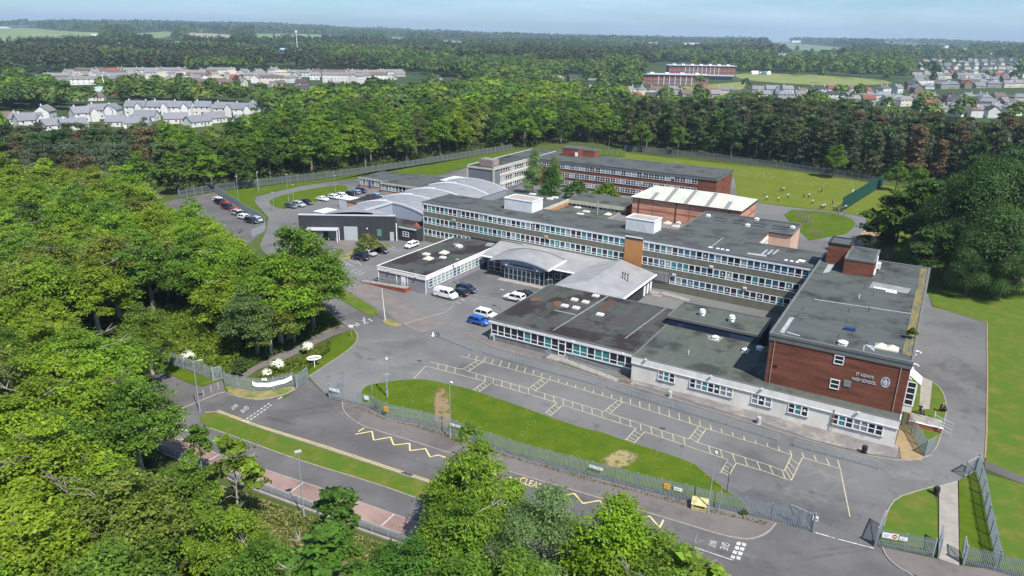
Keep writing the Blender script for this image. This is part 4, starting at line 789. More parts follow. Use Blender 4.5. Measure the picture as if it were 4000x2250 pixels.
# curved sign band
q=MB()
for i in range(n):
    x0=-61.2+9.6*i/n; x1=-61.2+9.6*(i+1)/n; q.poly([(x0,28.15,3.0),(x1,28.15,3.0),(x1,28.15,zc(x1)-.33),(x0,28.15,zc(x0)-.33)])
q.poly([(-51.6,28.15,3.0),(-49.9,30.5,3.0),(-49.9,30.5,3.9),(-51.6,28.15,4.2)]); LO.add('sign_band',q,blu)
wall_text(LO,"ST. AIDAN'S HIGH SCHOOL",2037,1040,28.12,5.6,.42,mat('dark_sign_letter',(.03,.04,.06),.5))
band(LO,8,-60.6,28.32,.1,1.07,2.9,0,'d',xs=(),zs=(.42,.85),fm=blu,split=None,t=.09,notes=.1)
q=MB(); Pf=[(-51.9,28.35),(-50.15,30.6)]
for i in range(4):
    t=i/3; x=-51.95+1.8*t; y=28.3+2.25*t; q.bar((x,y,0),(x,y,3.0),.1)
for z in (1.2,2.5): q.bar((-51.95,28.3,z),(-50.15,30.55,z),.08)
LO.add('glazing_bars',q,blu); q=MB(); q.poly([(-51.9,28.36,.1),(-50.17,30.58,.1),(-50.17,30.58,3.0),(-51.9,28.36,3.0)]); LO.add('glazing',q,glass)
q=MB(); q.box(-61.5,-50.5,26.6,28.3,0,.14); LO.add('step',q,slab)
for a in (-60.2,-52.6): q=MB(); q.box(a,a+.3,27.9,28.1,3.2,3.5); LO.add('floodlight',q,paper)
LH=Bd('assembly_building','low building with hipped grey ribbed metal roof beside the orange panel',-44.5,20.9)
q=MB(); q.box(-44.0,-31.0,21.4,38.6,0,3.7); LH.add('wall',q,blk)
q=MB(); z0,z1=3.75,5.2; e=[(-44.8,20.7,z0),(-30.4,20.7,z0),(-30.4,38.6,z0),(-44.8,38.6,z0)]; r0=(-38.4,22.6,z1); r1=(-38.4,39.4,z1)
q.poly([e[0],e[1],r0],0); q.poly([e[1],e[2],r1,r0],1); q.poly([e[3],e[0],r0,r1],1); q.poly([e[2],e[3],r1],0)
for i in range(4): a=e[i]; b=e[(i+1)%4]; q.poly([(a[0],a[1],z0-.35),(b[0],b[1],z0-.35),b,a],2)
LH.add('roof',q,[metalx,metal,metalp])
q=MB(); q.tube([(-30.3,20.6,3.6),(-30.3,38.4,3.6)],.2,8); LH.add('gutter',q,white)
for bb in (33.5,35.3,37.0): q=MB(); q.box(-31.0,-30.85,bb,bb+.8,.3,3.3); LH.add('window',q,white)
for px,py in ((2432,1085),(2441,1088),(2452,1092)):
    a,b=ab(px,py,4.6); q=MB(); q.tube([(a,b,4.2),(a,b,5.5),(a,b,5.55),(a,b,5.75)],[.1,.1,.16,.16],8); LH.add('flue',q,dark)
q=MB(); 
for z in (.2,.4): q.box(-29.8,-27.8,35-(.5-z)*1.2,36,0,z)
LH.add('door_steps',q,slab)
CR=Bd('courtyard_ramp','pale concrete ramp with grey railings in the courtyard behind the metal roof',-30,36.5,cat='ramp')
q=MB(); q.box(-30.6,-28.2,35.6,37.8,0,.45); q.poly([(-28.2,36.3,.45),(-22.6,36.3,.03),(-22.6,38.0,.03),(-28.2,38.0,.45)]); q.poly([(-28.2,36.3,0),(-22.6,36.3,0),(-22.6,36.3,.03),(-28.2,36.3,.45)]); CR.add('ramp_slab',q,slab)
rail(CR,[(-30.4,35.7,.45),(-28.2,35.7,.45),(-28.2,36.3,.45),(-22.6,36.3,.03)])
# ---------------------------------------------------------------- single storey left block
SL=Bd('office_wing','single storey grey clad wing with flat roof, four hatches and white side windows',-81,10.9)
q=MB(); q.box(-81,-68.6,11.1,38.3,0,3.5); SL.add('wall',q,purp)
q=MB(); q.box(-81.15,-68.45,10.9,11.1,3.0,3.85).box(-68.6,-68.45,11.1,38.3,3.0,3.85); SL.add('fascia',q,fasc)
q=MB(); q.box(-81.1,-68.5,11.0,38.5,3.5,3.88); SL.add('roof',q,felt2)
q=MB(); q.box(-81.2,-68.4,10.85,11.05,3.85,3.97).box(-68.6,-68.4,11.05,38.4,3.85,3.97).box(-81.2,-81.0,11.05,38.5,3.5,3.97); SL.add('roof_edge',q,fasc)
band(SL,14,-68.58,12.0,1.1,1.4,1.85,1,'pbp',zs=(.34,.72),xs=(),seed=5,split=None,notes=.05)
q=MB(); q.box(-68.6,-68.5,31.8,38,1.1,3.0); SL.add('louvre_panel',q,clad)
q=MB()
for a in (-81,-76.2,-73.3,-68.7): q.box(a,a+.12,11.0,11.12,0,3.0)
q.box(-81,-68.6,11.02,11.1,2.95,3.02); SL.add('downpipes',q,white)
q=MB(); q.box(-74.9,-73.8,11.0,11.1,0.6,2.8); SL.add('door',q,white)
for px,py in ((1520,1052),(1625,1072)): a,z=pl(px,py,10.9); walllamp(SL,a,10.9,3.3)
for px,py,k,s in ((1665,995,'hatch',.75),(1673,1012,'pyramid',.9),(1735,989,'pyramid',.9),(1730,1008,'hatch',.65),(1794,966,'cowl',1.1)): skylight(SL,px,py,3.88,s,k)
patch(SL,[(1770,965),(1800,960),(1825,968),(1790,981)],3.89,darkpatch); patch(SL,[(1770,950),(1790,950),(1800,956),(1775,960)],3.89,palepatch); patch(SL,[(1905,948),(1932,950),(1920,962),(1893,960)],3.89,palepatch)
patch(SL,[(1665,1050),(1730,1035),(1722,1045),(1690,1062)],3.89,darkpatch)
SR=Bd('brick_access_ramp','sloping red brick ramp wall with grey handrails in front of the grey office wing',-80,8.5,cat='ramp')
pr=[ab(*p) for p in ((1405,1103),(1480,1118),(1583,1146),(1590,1140),(1480,1108),(1410,1094))]
q=MB(); p0=ab(1405,1102); p1=ab(1583,1146); n_=6
def lerp(a,b,t): return (a[0]+(b[0]-a[0])*t,a[1]+(b[1]-a[1])*t)
a_,b_=p0; c_,d_=p1; q.poly([(a_,b_,0),(c_,d_,0),(c_,d_,.95),(a_,b_,.1)],0); q.poly([(a_,b_,.1),(c_,d_,.95),(c_,d_+1.6,.95),(a_,b_+1.6,.1)],1); q.poly([(c_,d_,0),(c_,d_+1.6,0),(c_,d_+1.6,.95),(c_,d_,.95)],0)
q.poly([(a_,b_-.02,.1),(c_,d_-.02,.95),(c_,d_-.02,1.03),(a_,b_-.02,.18)],1)
SR.add('ramp_wall',q,[brick('ramp_brick',(.33,.07,.035),(.27,.06,.035),(.2,.1,.08),1.6),slab]); rail(SR,[(a_,b_+.1,.15),(c_,d_+.1,1.0)],h=1.0); rail(SR,[(a_+1,b_+1.5,.2),(c_,d_+1.5,1.0)],h=1.0)
# ---------------------------------------------------------------- curved roof games hall
HX0,HX1=-120.0,-95.5
GH=Bd('games_hall','large hall with grey barrel roof in bays behind a dark clad front wall',-99.2,38.5)
def hz(a): 
    c=-107.5; return 7.3-2.3*((a-c)/12.5)**2
q=MB(); p0=(-119.8,26.0); p1=(-99.1,38.6)
def vault(b0,b1,aL,aR,zoff,front=None):
    n=16
    for i in range(n):
        x0=aL+(aR-aL)*i/n; x1=aL+(aR-aL)*(i+1)/n
        f0=max(b0,front(x0)) if front else b0; f1=max(b0,front(x1)) if front else b0
        q.poly([(x0,f0,hz(x0)+zoff),(x1,f1,hz(x1)+zoff),(x1,b1,hz(x1)+zoff),(x0,b1,hz(x0)+zoff)],0)
fl=lambda a: 26.0+(a+119.8)*(12.6/20.7)+.1
bays=[(26,47),(47,57),(57,67),(67,77),(77,87)]
vault(26,46.98,-120,-107,0,fl); vault(26,38.7,-107,-99.3,0,fl)
for i,(b0,b1) in enumerate(bays[1:]): vault(b0,b1-.02,-119.6+i*.6,-96.0,0)
GH.add('barrel_roof',q,[stripes('grey_vault_roof',(.27,.27,.275),(.2,.2,.205),.55,1,metal=.1,rough=.5,thin=.15)])
rib=MB(); lt=MB()
for i,(b0,b1) in enumerate(bays[1:]):
    pts=[(a,b0,hz(a)+.08) for a in np.linspace(-119.4+i*.6,-96.2 if i else -99.0,18)]; rib.tube(pts,.24,6)
    for k in range(5): a=-117+k*1.5+i*.5; lt.box(a,a+1.1,b0+.4,b0+1.6,hz(a)-.05,hz(a)+.3)
rib.tube([(a,86.9,hz(a)+.08) for a in np.linspace(-117.5,-95.5,18)],.16,6)
GH.add('roof_rib',rib,metalp); GH.add('roof_vents',lt,mat('clear_rooflight',(.5,.5,.5),.3))
q=MB(); d=Vector((p1[0]-p0[0],p1[1]-p0[1])); nrm=Vector((d.y,-d.x)).normalized()
q.prism([p0,p1,(p1[0]-nrm.x*.5,p1[1]-nrm.y*.5),(p0[0]-nrm.x*.5,p0[1]-nrm.y*.5)],0,6.35); GH.add('front_wall',q,blk)
q=MB(); q.prism([(p0[0]+nrm.x*.1,p0[1]+nrm.y*.1),(p1[0]+nrm.x*.1,p1[1]+nrm.y*.1),(p1[0]-nrm.x*.6,p1[1]-nrm.y*.6),(p0[0]-nrm.x*.6,p0[1]-nrm.y*.6)],6.35,6.6); GH.add('parapet_cap',q,metalp)
q=MB(); q.prism([p0,(-107,33.9),(-107,87),(-117.2,87),(-119.6,47)],0,4.9).prism([(-106.98,47),(-96,47),(-96,87),(-106.98,87)],0,5.1); GH.add('wall',q,mat('grey_side_cladding',(.22,.24,.27),.6))
q=MB(); q.prism([(-106.9,34.5),(-99.2,39),(-99.2,46.9),(-106.9,46.9)],0,3.4); GH.add('recess_roof',q,felt2)
def onwall(t0,t1,z0,z1,off,m,name,par=None):
    """panel on the slanted front wall, t measured along the wall from its right end in metres"""
    L=d.length; u=d/L; a=Vector(p1)-u*t0; b=Vector(p1)-u*t1; k=MB(); k.prism([(a.x,a.y),(b.x,b.y),(b.x+nrm.x*off,b.y+nrm.y*off),(a.x+nrm.x*off,a.y+nrm.y*off)],z0,z1); return GH.add(name,k,m,par)
onwall(9.6,13.0,0,3.6,.08,mat('pale_grey_shutter',(.34,.39,.4),.6),'roller_shutter'); onwall(.5,1.5,0,2.3,.08,mat('pale_grey_shutter',(.34,.39,.4),.6),'door'); onwall(3.6,4.7,1.2,3.0,.06,mat('green_block_glass',(.08,.2,.19),.3),'glass_block_window')
for t in (14.9,17.6,18.6,21.2): pass
onwall(14.6,17.0,.1,2.6,.06,ggrey,'entrance_door'); onwall(18.3,20.8,.1,2.6,.06,ggrey,'entrance_door'); onwall(14.2,22.0,3.05,3.3,2.4,metalp,'canopy')
k=MB(); u=d/d.length
for t in (14.3,21.8):
    for o in (.1,2.3): a=Vector(p1)-u*t+nrm*o; k.tube([(a.x,a.y,0),(a.x,a.y,3.1)],.1,8)
GH.add('canopy_post',k,white)
onwall(-.3,-.1,0,4.6,.1,white,'downpipe'); onwall(7.0,7.3,3.0,3.3,.2,paper,'floodlight')
# pale deep fascia of the recess
q=MB(); q.bar((-106.9,36.3,7.25),(-106.9,47.0,7.35),.3,.5)
for k in range(8): a0_=-106.9+k*1.37; q.bar((a0_,46.95,hz(a0_)+.05),(a0_+1.37,46.95,hz(a0_+1.37)+.05),.3,.5)
GH.add('recess_fascia',q,metalp)
q=MB(); q.poly([(-106.95,38.7,3.4),(-106.95,47,3.4),(-106.95,47,7.25),(-106.95,38.7,7.25)])
for k in range(8): a0_=-106.9+k*1.37; a1_=a0_+1.37; q.poly([(a0_,46.93,3.4),(a1_,46.93,3.4),(a1_,46.93,hz(a1_)),(a0_,46.93,hz(a0_))])
GH.add('recess_wall',q,mat('pale_blue_cladding',(.3,.34,.4),.6))
LK=Bd('link_block','low dark clad link with one white window between games hall and main block',-99,39.6)
q=MB(); q.box(-98.9,-93.45,39.7,47.0,0,3.3); LK.add('wall',q,blk); q=MB(); q.box(-99.0,-93.4,39.6,47.1,3.3,3.5); LK.add('roof',q,felt2); q=MB(); q.box(-99.05,-93.4,39.5,39.7,3.25,3.6); LK.add('roof_edge',q,metalp)
f=LK.put('window',frame_me(1.9,1.3,(.5,),(.5,),.09),-97.7,39.66,1.2); link('pane',pane_me(1.9,1.3,'d'),f)
q=MB(); q.box(-96,-95,42,43,3.5,3.9).tube([(-95.5,42.5,3.9),(-95.5,42.5,4.3)],[.3,.35],8); LK.add('red_roof_vent',q,mat('red_oxide',(.4,.1,.06),.6))
# white roof flat sheds left of the hall
for nm,lb,a0,a1,b0,b1,z,wm in (('storage_container','pale grey storage container with white top beside the games hall',-131,-122,42,47,2.6,metalp),('store_building','low brick store with dark felt roof between car park and barrel roof',-131,-119.5,55,66,3.0,brk2),('storage_container','white topped cabin nearest the parked silver car',-137,-132,58,62,2.6,metalp)):
    S=Bd(nm,lb,a0,b0); q=MB(); q.box(a0,a1,b0,b1,0,z); S.add('wall',q,wm); q=MB(); q.box(a0-.1,a1+.1,b0-.1,b1+.1,z,z+.15); S.add('roof',q,felt2 if wm is brk2 else mat('white_roof_sheet',(.62,.64,.65),.6))
# ---------------------------------------------------------------- low white windowed hut block
HU=Bd('nursery_block','long low block with grey felt roof and cream framed windows behind the car park',-153,81.5)
q=MB(); q.box(-152.6,-140.8,84.2,96.5,0,3.2).box(-140.8,-118,81.6,99.5,0,3.2); HU.add('wall',q,brk2)
q=MB(); q.box(-152.8,-140.9,84.0,96.7,3.2,3.5).box(-140.9,-117.8,81.3,99.8,3.2,3.55); HU.add('roof',q,felt)
q=MB(); q.box(-152.8,-141,83.95,84.1,2.9,3.45).box(-140.9,-117.8,81.2,81.35,2.9,3.5); HU.add('fascia',q,cream)
band(HU,3,-152.3,84.12,.9,1.25,2.0,0,'pb',zs=(.34,),seed=1,split=None,notes=0); band(HU,4,-147.3,84.12,.9,1.5,2.0,0,'pb',zs=(.34,),seed=2,split=None,notes=0); band(HU,14,-140.6,81.5,.9,1.45,2.0,0,'pbpd',zs=(.34,),seed=3,split=None,notes=0)
q=MB(); q.box(-148.5,-147.4,84.0,84.15,.3,2.7); HU.add('door',q,mat('blue_door',(.08,.1,.18),.5))
S=Bd('canopy_roof','white sheet canopy roof between the low block and the grey end wall',-126,95,cat='canopy'); q=MB(); q.box(-126.5,-117.9,94.5,103,3.56,3.7); S.add('roof_sheet',q,mat('white_roof_sheet',(.62,.64,.65),.6)); q=MB(); q.box(-126.3,-118,94.6,102.9,0,3.55); S.add('wall',q,cream)
# ---------------------------------------------------------------- grey ended three storey block
GE=Bd('grey_end_block','three storey block with blue grey end wall, cream frame and timber rooftop enclosure',-118,98)
q=MB(); q.box(-117.6,-107.7,98,141,0,8.3); GE.add('wall',q,greywall)
q=MB(); q.box(-117.9,-107.4,97.8,141,8.3,8.9).box(-107.95,-107.45,97.8,98.3,0,8.3).box(-117.9,-117.5,97.8,98.0,0,8.3); GE.add('frame',q,cream)
q=MB(); q.box(-117.8,-107.6,98,141,8.9,9.0); GE.add('roof',q,felt2); q=MB(); q.box(-108.0,-107.6,98.2,141,9.0,9.15).box(-117.9,-117.5,98.2,141,9.0,9.15); GE.add('roof_edge',q,metalp)
q=MB(); q.box(-107.65,-107.6,102,141,3.0,4.0).box(-107.65,-107.6,102,141,5.9,6.7); GE.add('spandrel',q,cemw)
for z in (1.4,4.1,6.75): band(GE,14,-107.55,102,z,1.5,1.5,1,'dpd',zs=(.4,),seed=int(z*3),split=None,notes=0)
q=MB(); q.box(-114.2,-109.0,99.5,103.5,9.0,11.2); GE.add('timber_enclosure',q,stripes('weathered_boards',(.25,.21,.19),(.12,.1,.1),.3,0,rough=.9,thin=.12))
# ---------------------------------------------------------------- red brick block behind
RB=Bd('science_block','long three storey red brick block with grey roof and stepped white window bands',-107.4,123)
q=MB(); q.box(-107.4,-42.6,123.2,141.2,0,8.2); RB.add('wall',q,brk)
q=MB(); q.box(-107.4,-42.4,122.95,141.4,8.2,8.9); RB.add('fascia',q,fascg); 
q=MB(); q.box(-118,-42.3,122.9,141.5,8.9,9.05); RB.add('roof',q,felt)
q=MB(); q.box(-42.6,-42.45,131,133,0,8.3); RB.add('brick_pier',q,brk)
cyc='dgbdp'; x=-106.5; g=0
rows=((6.55,1.55),(3.75,1.55),(1.0,1.55))
starts=[(-96.5,7),(-83.3,5),(-74.2,4),(-66.4,5),(-56.0,4)]
for z,h in rows:
    for i,(a,n) in enumerate(starts):
        band(RB,n,a,123.12,z,1.85,h,0,cyc,xs=(.5,),zs=(.5,),seed=int(z*10)+i,split=None,notes=.05)
        if i<4: band(RB,1,a+n*1.85+.05,123.12,z+.95,starts[i+1][0]-a-n*1.85-.1,.6,0,'p',xs=(.33,.66),zs=(),seed=i,split=None,notes=0)
band(RB,3,-105.5,123.12,6.55,1.85,1.55,0,cyc,xs=(.5,),zs=(.5,),seed=99,split=None,notes=0)
tower(RB,'brick_plant_room',-101.5,-95.0,134,140,9.0,12.0,brick('bright_brick',(.24,.06,.04),(.2,.05,.035),(.15,.08,.06),1.6),felt,fascg); tower(RB,'brick_plant_room',-95.0,-90.2,137,141,9.0,11.3,brick('bright_brick2',(.24,.06,.04),(.2,.05,.035),(.15,.08,.06),1.6),felt,fascg)
q=MB(); q.box(-96.3,-95.3,133.7,134,9.3,10.6); RB.add('air_handling_unit',q,white)
# ---------------------------------------------------------------- gym with hipped cream roof
GY=Bd('gymnasium','orange brick gymnasium with hipped cream metal roof and grey rooflight strips',-54.6,83.9)
q=MB(); q.box(-54.3,-25.3,84.1,100.2,0,8.7); GY.add('wall',q,brk2)
q=MB(); e=[(-54.8,83.7,8.8),(-24.9,83.7,8.8),(-24.9,100.6,8.8),(-54.8,100.6,8.8)]; r0=(-50.8,92.2,10.9); r1=(-31.0,92.2,10.9)
q.poly([e[0],e[1],r1,r0]); q.poly([e[1],e[2],r1]); q.poly([e[2],e[3],r0,r1]); q.poly([e[3],e[0],r0]); GY.add('roof',q,hallroof)
q=MB()
for i in range(4): a=e[i]; b=e[(i+1)%4]; q.bar((a[0],a[1],8.72),(b[0],b[1],8.72),.2,.2)
GY.add('gutter',q,dark)
def sl(a0,a1,t0,t1):
    k=MB(); f=lambda a,t:(a,83.7+8.5*t,8.8+2.1*t+.035); k.poly([f(a0,t0),f(a1,t0),f(a1,t1),f(a0,t1)]); GY.add('rooflight_strip',k,skyl)
for a,t in ((-49.4,.55),(-45.4,1),(-40.2,1),(-34.6,1),(-29.7,.55)): sl(a,a+1.1,.02,t-.02)
q=MB(); q.bar(r0,r1,.2,.1).bar(e[0],r0,.15,.1).bar(e[1],r1,.15,.1); GY.add('ridge_capping',q,mat('cream_flashing',(.66,.68,.58),.5))
q=MB()
for a in (-52.4,-42.0,-28.2): q.tube([(a,83.98,8.7),(a,83.98,0)],.1,6)
GY.add('downpipe',q,dark)
q=MB(); q.box(-54.35,-25.25,84.06,84.12,5.6,6.0).box(-25.32,-25.26,84.1,100.2,5.6,6.0); GY.add('brick_course',q,brick('course_brick',(.3,.11,.085),(.27,.1,.08),(.25,.12,.1),1.6))
q=MB(); 
for a in (-48.5,-38.5,-33.6): q.box(a,a+.08,84.04,84.1,0,8.6)
GY.add('movement_joint',q,mat('joint',(.2,.1,.08),.9))
# ---------------------------------------------------------------- dining hall / pink hall
PH=Bd('dining_hall','pink rendered hall with dark green grey flat roof and shallow roof slots',-33.2,50.3)
q=MB(); q.prism([(-33.2,50.3),(-15.4,50.3),(-15.4,70.5),(-10.4,70.5),(-10.4,81),(-33,81)],0,7.7); PH.add('wall',q,pink)
q=MB(); q.prism([(-33.3,50.3),(-15.3,50.3),(-15.3,70.3),(-10.2,70.3),(-10.2,81.2),(-33.2,81.2)],7.7,7.95); PH.add('roof',q,felt)
q=MB(); q.box(-33.3,-10.1,80.9,81.3,7.95,8.3).box(-10.4,-10.1,70.2,80.9,7.95,8.15).box(-15.4,-10.4,70.1,70.4,7.95,8.1).box(-33.5,-33.2,50.3,81.3,7.95,8.15); PH.add('roof_edge',q,mat('lead_edge',(.13,.13,.125),.7))
for i in range(4):
    for j in range(2): q=MB(); a=-29.8+i*4.6+(1-j)*.4; b=73.8+j*2.6; q.box(a,a+3.2,b,b+.5,7.96,8.02); PH.add('roof_slot',q,dark)
for px,py in ((2766,846),(2956,860),(2920,884),(3096,892)): skylight(PH,px,py,7.95,.85,'cowl')
q=MB(); q.box(-15.38,-15.3,58,70,4.6,7.0); PH.add('glazed_wall',q,[white]); 
band(PH,8,-15.27,58.2,4.7,1.45,2.1,1,'p',zs=(.5,),split=None,notes=0)
# ---------------------------------------------------------------- mid block + low kitchen roofs
MI=Bd('music_block','low block with felt roof, cream fascia and square window row left of the gymnasium',-75.5,87.3)
q=MB(); q.box(-75.3,-57.6,87.5,98,0,4.6); MI.add('wall',q,brk2); q=MB(); q.box(-75.6,-57.3,87.2,98.3,4.6,5.0); MI.add('roof',q,felt3); q=MB(); q.box(-75.6,-57.2,87.1,87.25,3.9,4.9).box(-57.5,-57.2,87.25,98,0,.1); MI.add('fascia',q,cream)
band(MI,14,-75.0,87.38,2.3,1.2,1.5,0,'dddt',zs=(),split=None,seed=6,notes=0); q=MB(); q.box(-57.58,-57.3,87.3,90,0,4.8); MI.add('orange_panel',q,orange)
MK=Bd('courtyard_block','flat roofed block with orange end panel and two white rooflights behind the main block',-92,52.6)
q=MB(); q.box(-92,-75.2,53.2,87,0,4.7); MK.add('wall',q,cemw); q=MB(); q.box(-92.2,-75.0,53.0,87,4.7,5.0); MK.add('roof',q,felt3); q=MB(); q.box(-75.2,-74.95,75,87,0,4.2); MK.add('orange_panel',q,orange); q=MB(); q.box(-75.2,-74.9,53,87,4.2,5.05); MK.add('fascia',q,cream)
band(MK,4,-74.98,68,2.0,1.5,1.9,1,'pd',zs=(.4,),split=None,notes=0)
for px,py in ((2080,760),(2148,778),(2168,773)): skylight(MK,px,py,5.0,.9,'hatch')
KI=Bd('kitchen_block','patchwork of low flat roofs with vents between main block and gymnasium',-75,52.6)
q=MB(); q.box(-74.9,-57.6,52.6,87,0,3.1).box(-57.6,-33.6,52.6,83.6,0,3.2); KI.add('wall',q,brk2); q=MB(); q.box(-74.9,-57.7,52.6,87,3.1,3.3); KI.add('roof',q,felt3); q=MB(); q.box(-57.6,-33.6,52.6,83.8,3.2,3.4); KI.add('roof',q,mat('pinkish_roof_grit2',(.2,.185,.18),.9,(.12,.12,.12),.4))
q=MB(); q.box(-57.9,-57.5,60,84,3.3,3.9); KI.add('parapet',q,slab)
a,b=ab(2333,838,3.4); q=MB(); q.tube([(a,b,3.3),(a,b,7.2)],.22,8); KI.add('steel_flue',q,steel)
for px,py,k in ((2256,812,'hatch'),(2290,828,'hatch'),(2266,838,'hatch'),(2375,839,'pyramid'),(2602,860,'pyramid'),(2608,873,'pyramid'),(2665,868,'pyramid'),(2680,872,'pyramid'),(2650,875,'cowl'),(2640,886,'hatch')): skylight(KI,px,py,3.4,.9,k)
q=MB(); q.box(-93.3,-75,52.6,60,0,1) if False else q.box(-92.8,-83,52.8,62,5.02,7.0); KI2=Bd('roof_plant_housing','white clad plant housing on the roof beside the barrel roofed hall',-92.8,52.8,cat='plant housing'); KI2.add('cladding',q,clad)
# ================================================================== FENCES, GATES, RAILINGS
def palisade(name,P,label,h=2.3,step=.155,group=None,cat='fence',base=.08,postm=None,wpale=.075,world=False,post=2.75,m=None):
    Q=P if world else gp(P); o=empty(name,(Q[0][0],Q[0][1],0),0,label,cat,group); ox,oy=Q[0]
    pts=resample(Q,step); b=MB()
    for i,p in enumerate(pts):
        n=pts[min(i+1,len(pts)-1)]; l=pts[max(i-1,0)]; d=Vector((n[0]-l[0],n[1]-l[1])); 
        if d.length<1e-6: continue
        d.normalize(); x,y=p[0]-ox,p[1]-oy; w=wpale/2; nx,ny=-d.y*.02,d.x*.02
        A=(x-d.x*w,y-d.y*w); C=(x+d.x*w,y+d.y*w); M_=(x+nx*1.5,y+ny*1.5)
        b.poly([(A[0],A[1],base),(M_[0],M_[1],base),(M_[0],M_[1],h),(A[0],A[1],h-.1)]); b.poly([(M_[0],M_[1],base),(C[0],C[1],base),(C[0],C[1],h-.1),(M_[0],M_[1],h)])
    b.build('pales',m or steel,o)
    r=MB()
    for i in range(len(Q)-1):
        for z in (.5,h-.5): r.bar((Q[i][0]-ox,Q[i][1]-oy+.05,z),(Q[i+1][0]-ox,Q[i+1][1]-oy+.05,z),.05)
    r.build('rails',steeld,o)
    k='post%.1f'%h
    if k not in WC: WC[k]=MB().box(-.06,.06,-.05,.08,0,h-.05).mesh(postm or steeld)
    pp=resample(Q,post)
    if len(pp)>98: pp=pp[:98]
    for p in pp: link('post',WC[k],o,(p[0]-ox,p[1]+.1-oy,0))
    link('post',WC[k],o,(Q[-1][0]-ox,Q[-1][1]+.1-oy,0))
    return o
def gate(name,p,q,label,h=2.2,brace=True):
    a=Vector(G(*p)); c=Vector(G(*q)); o=empty(name,(a.x,a.y,0),math.atan2(c.y-a.y,c.x-a.x),label,'gate','steel palisade gates'); L=(c-a).length
    f=MB(); f.box(0,.1,-.05,.05,.1,h).box(L-.08,L,-.04,.04,.1,h).box(0,L,-.04,.04,.12,.22).box(0,L,-.04,.04,h-.12,h)
    if brace: f.bar((0,.02,.2),(L,.02,h-.1),.06)
    f.build('gate_frame',steel,o); b=MB(); n=int(L/.14)
    for i in range(n): x=.07+i*(L-.1)/n; b.box(x,x+.06,-.07,-.055,.15,h+.08)
    b.build('pales',steel,o); MB().box(-.16,-.02,-.08,.08,0,h+.25).build('gate_post',steeld,o); return o
FR=palisade('palisade_fence',FENCE[1:-3],'long grey steel palisade fence between the front lawn and the footway')
palisade('palisade_fence',FENCE[-4:],'short grey palisade fence run ending at the exit gate opening')
palisade('palisade_fence',[(1289,1558),(1338,1569)],'short grey palisade length carrying the two white gate notices')
gate('steel_gate',(1289,1556),(1345,1512),'open steel gate leaf on the right of the main entrance'); gate('steel_gate',(1161,1519),(1204,1484),'open steel gate leaf on the left of the main entrance')
gate('steel_gate',(3171,2078),(3075,2035),'steel gate leaf folded back along the fence left of the exit')
gate('steel_gate',(3418,2134),(3449,2056),'open steel gate leaf casting a barred shadow right of the exit'); gate('steel_gate',(3612,1784),(3648,1760),'pale steel gate leaf at the corner of the front wing'); gate('steel_gate',(3810,1842),(3765,1866),'steel gate leaf at the head of the diagonal fence')
gate('steel_gate',(835,1489),(871,1481),'narrow pedestrian gate in the palisade beside the bollards'); gate('steel_gate',(3664,2180),(3668,2120),'steel gate leaf left of the slab path'); gate('steel_gate',(3762,2206),(3755,2160),'steel gate leaf right of the slab path')
palisade('palisade_fence',[(540,1382),(637,1412),(833,1486)],'grey palisade fence in front of the bramble thicket')
palisade('palisade_fence',[(879,1505),(912,1517),(994,1533),(1060,1528),(1144,1509),(1161,1517)],'curved palisade fence hung with the white banner')
palisade('palisade_fence',[(3420,2136),(3645,2177)],'palisade fence with three notices between exit gate and slab path')
palisade('palisade_fence',[(3763,2205),(3897,2238),(4050,2280)],'palisade fence at the bottom right corner of the grounds')
palisade('palisade_fence',[(3810,1842),(3832,1905),(3855,2036),(3878,2140),(3897,2236)],'long grey diagonal palisade fence beside the east lawn')
palisade('palisade_fence',[(3521,1660),(3570,1710),(3612,1784)],'short palisade fence from the wing corner to the side gate')
meshm=mat('shade_darkened_fence',(.085,.1,.105),.7)  # galvanised grey darkened in the colour to imitate tree shade
palisade('palisade_fence',[(700,775),(840,748),(1000,730),(1125,714),(1250,700),(1400,681),(1600,652),(1860,608),(2000,585)],'tall grey palisade fence along the woodland behind the car park',h=2.6,step=.3,wpale=.19,m=meshm)
palisade('palisade_fence',[(2440,590),(2600,602),(2800,625),(3100,664),(3300,694),(3440,718)],'tall dark palisade fence behind the playing field under the pines',h=2.6,step=.3,wpale=.2,m=mat('shaded_fence',(.1,.11,.115),.7))  # shade of the pines is put into this fence's colour
palisade('palisade_fence',[(840,750),(880,775),(940,815),(1000,850),(1032,872),(1037,893),(1030,908),(985,930)],'grey palisade fence curving round the overflow car park',h=2.2,step=.16)
# green ball stop fences
grn=mat('dark_green_coated_steel',(.012,.06,.045),.6)
def ballfence(P,h,label):
    Q=gp(P); o=empty('ball_stop_fence',(Q[0][0],Q[0][1],0),0,label,'fence','green ball stop fences'); ox,oy=Q[0]
    for i,p in enumerate(resample(Q,2.5)+[Q[-1]]): MB().box(-.06,.06,-.06,.06,0,h).build('post',grn,o,(p[0]-ox,p[1]-oy,0))
    b=MB()
    for i in range(len(Q)-1):
        a=Vector(Q[i])-Vector((ox,oy)); c=Vector(Q[i+1])-Vector((ox,oy)); L=(c-a).length; n=int(L/.16)
        for k in range(n): p=a+(c-a)*k/n; b.bar((p.x,p.y,.05),(p.x,p.y,h),.035)
        for k in range(int(h/.35)): b.bar((a.x,a.y,.1+k*.35),(c.x,c.y,.1+k*.35),.05)
    b.build('mesh_panel',grn,o)
ballfence([(3285,829),(3446,727)],4.6,'tall green mesh fence at the right end of the playing field')
ballfence([(2290,606),(2440,614)],4.0,'green mesh fence behind the brick science block')
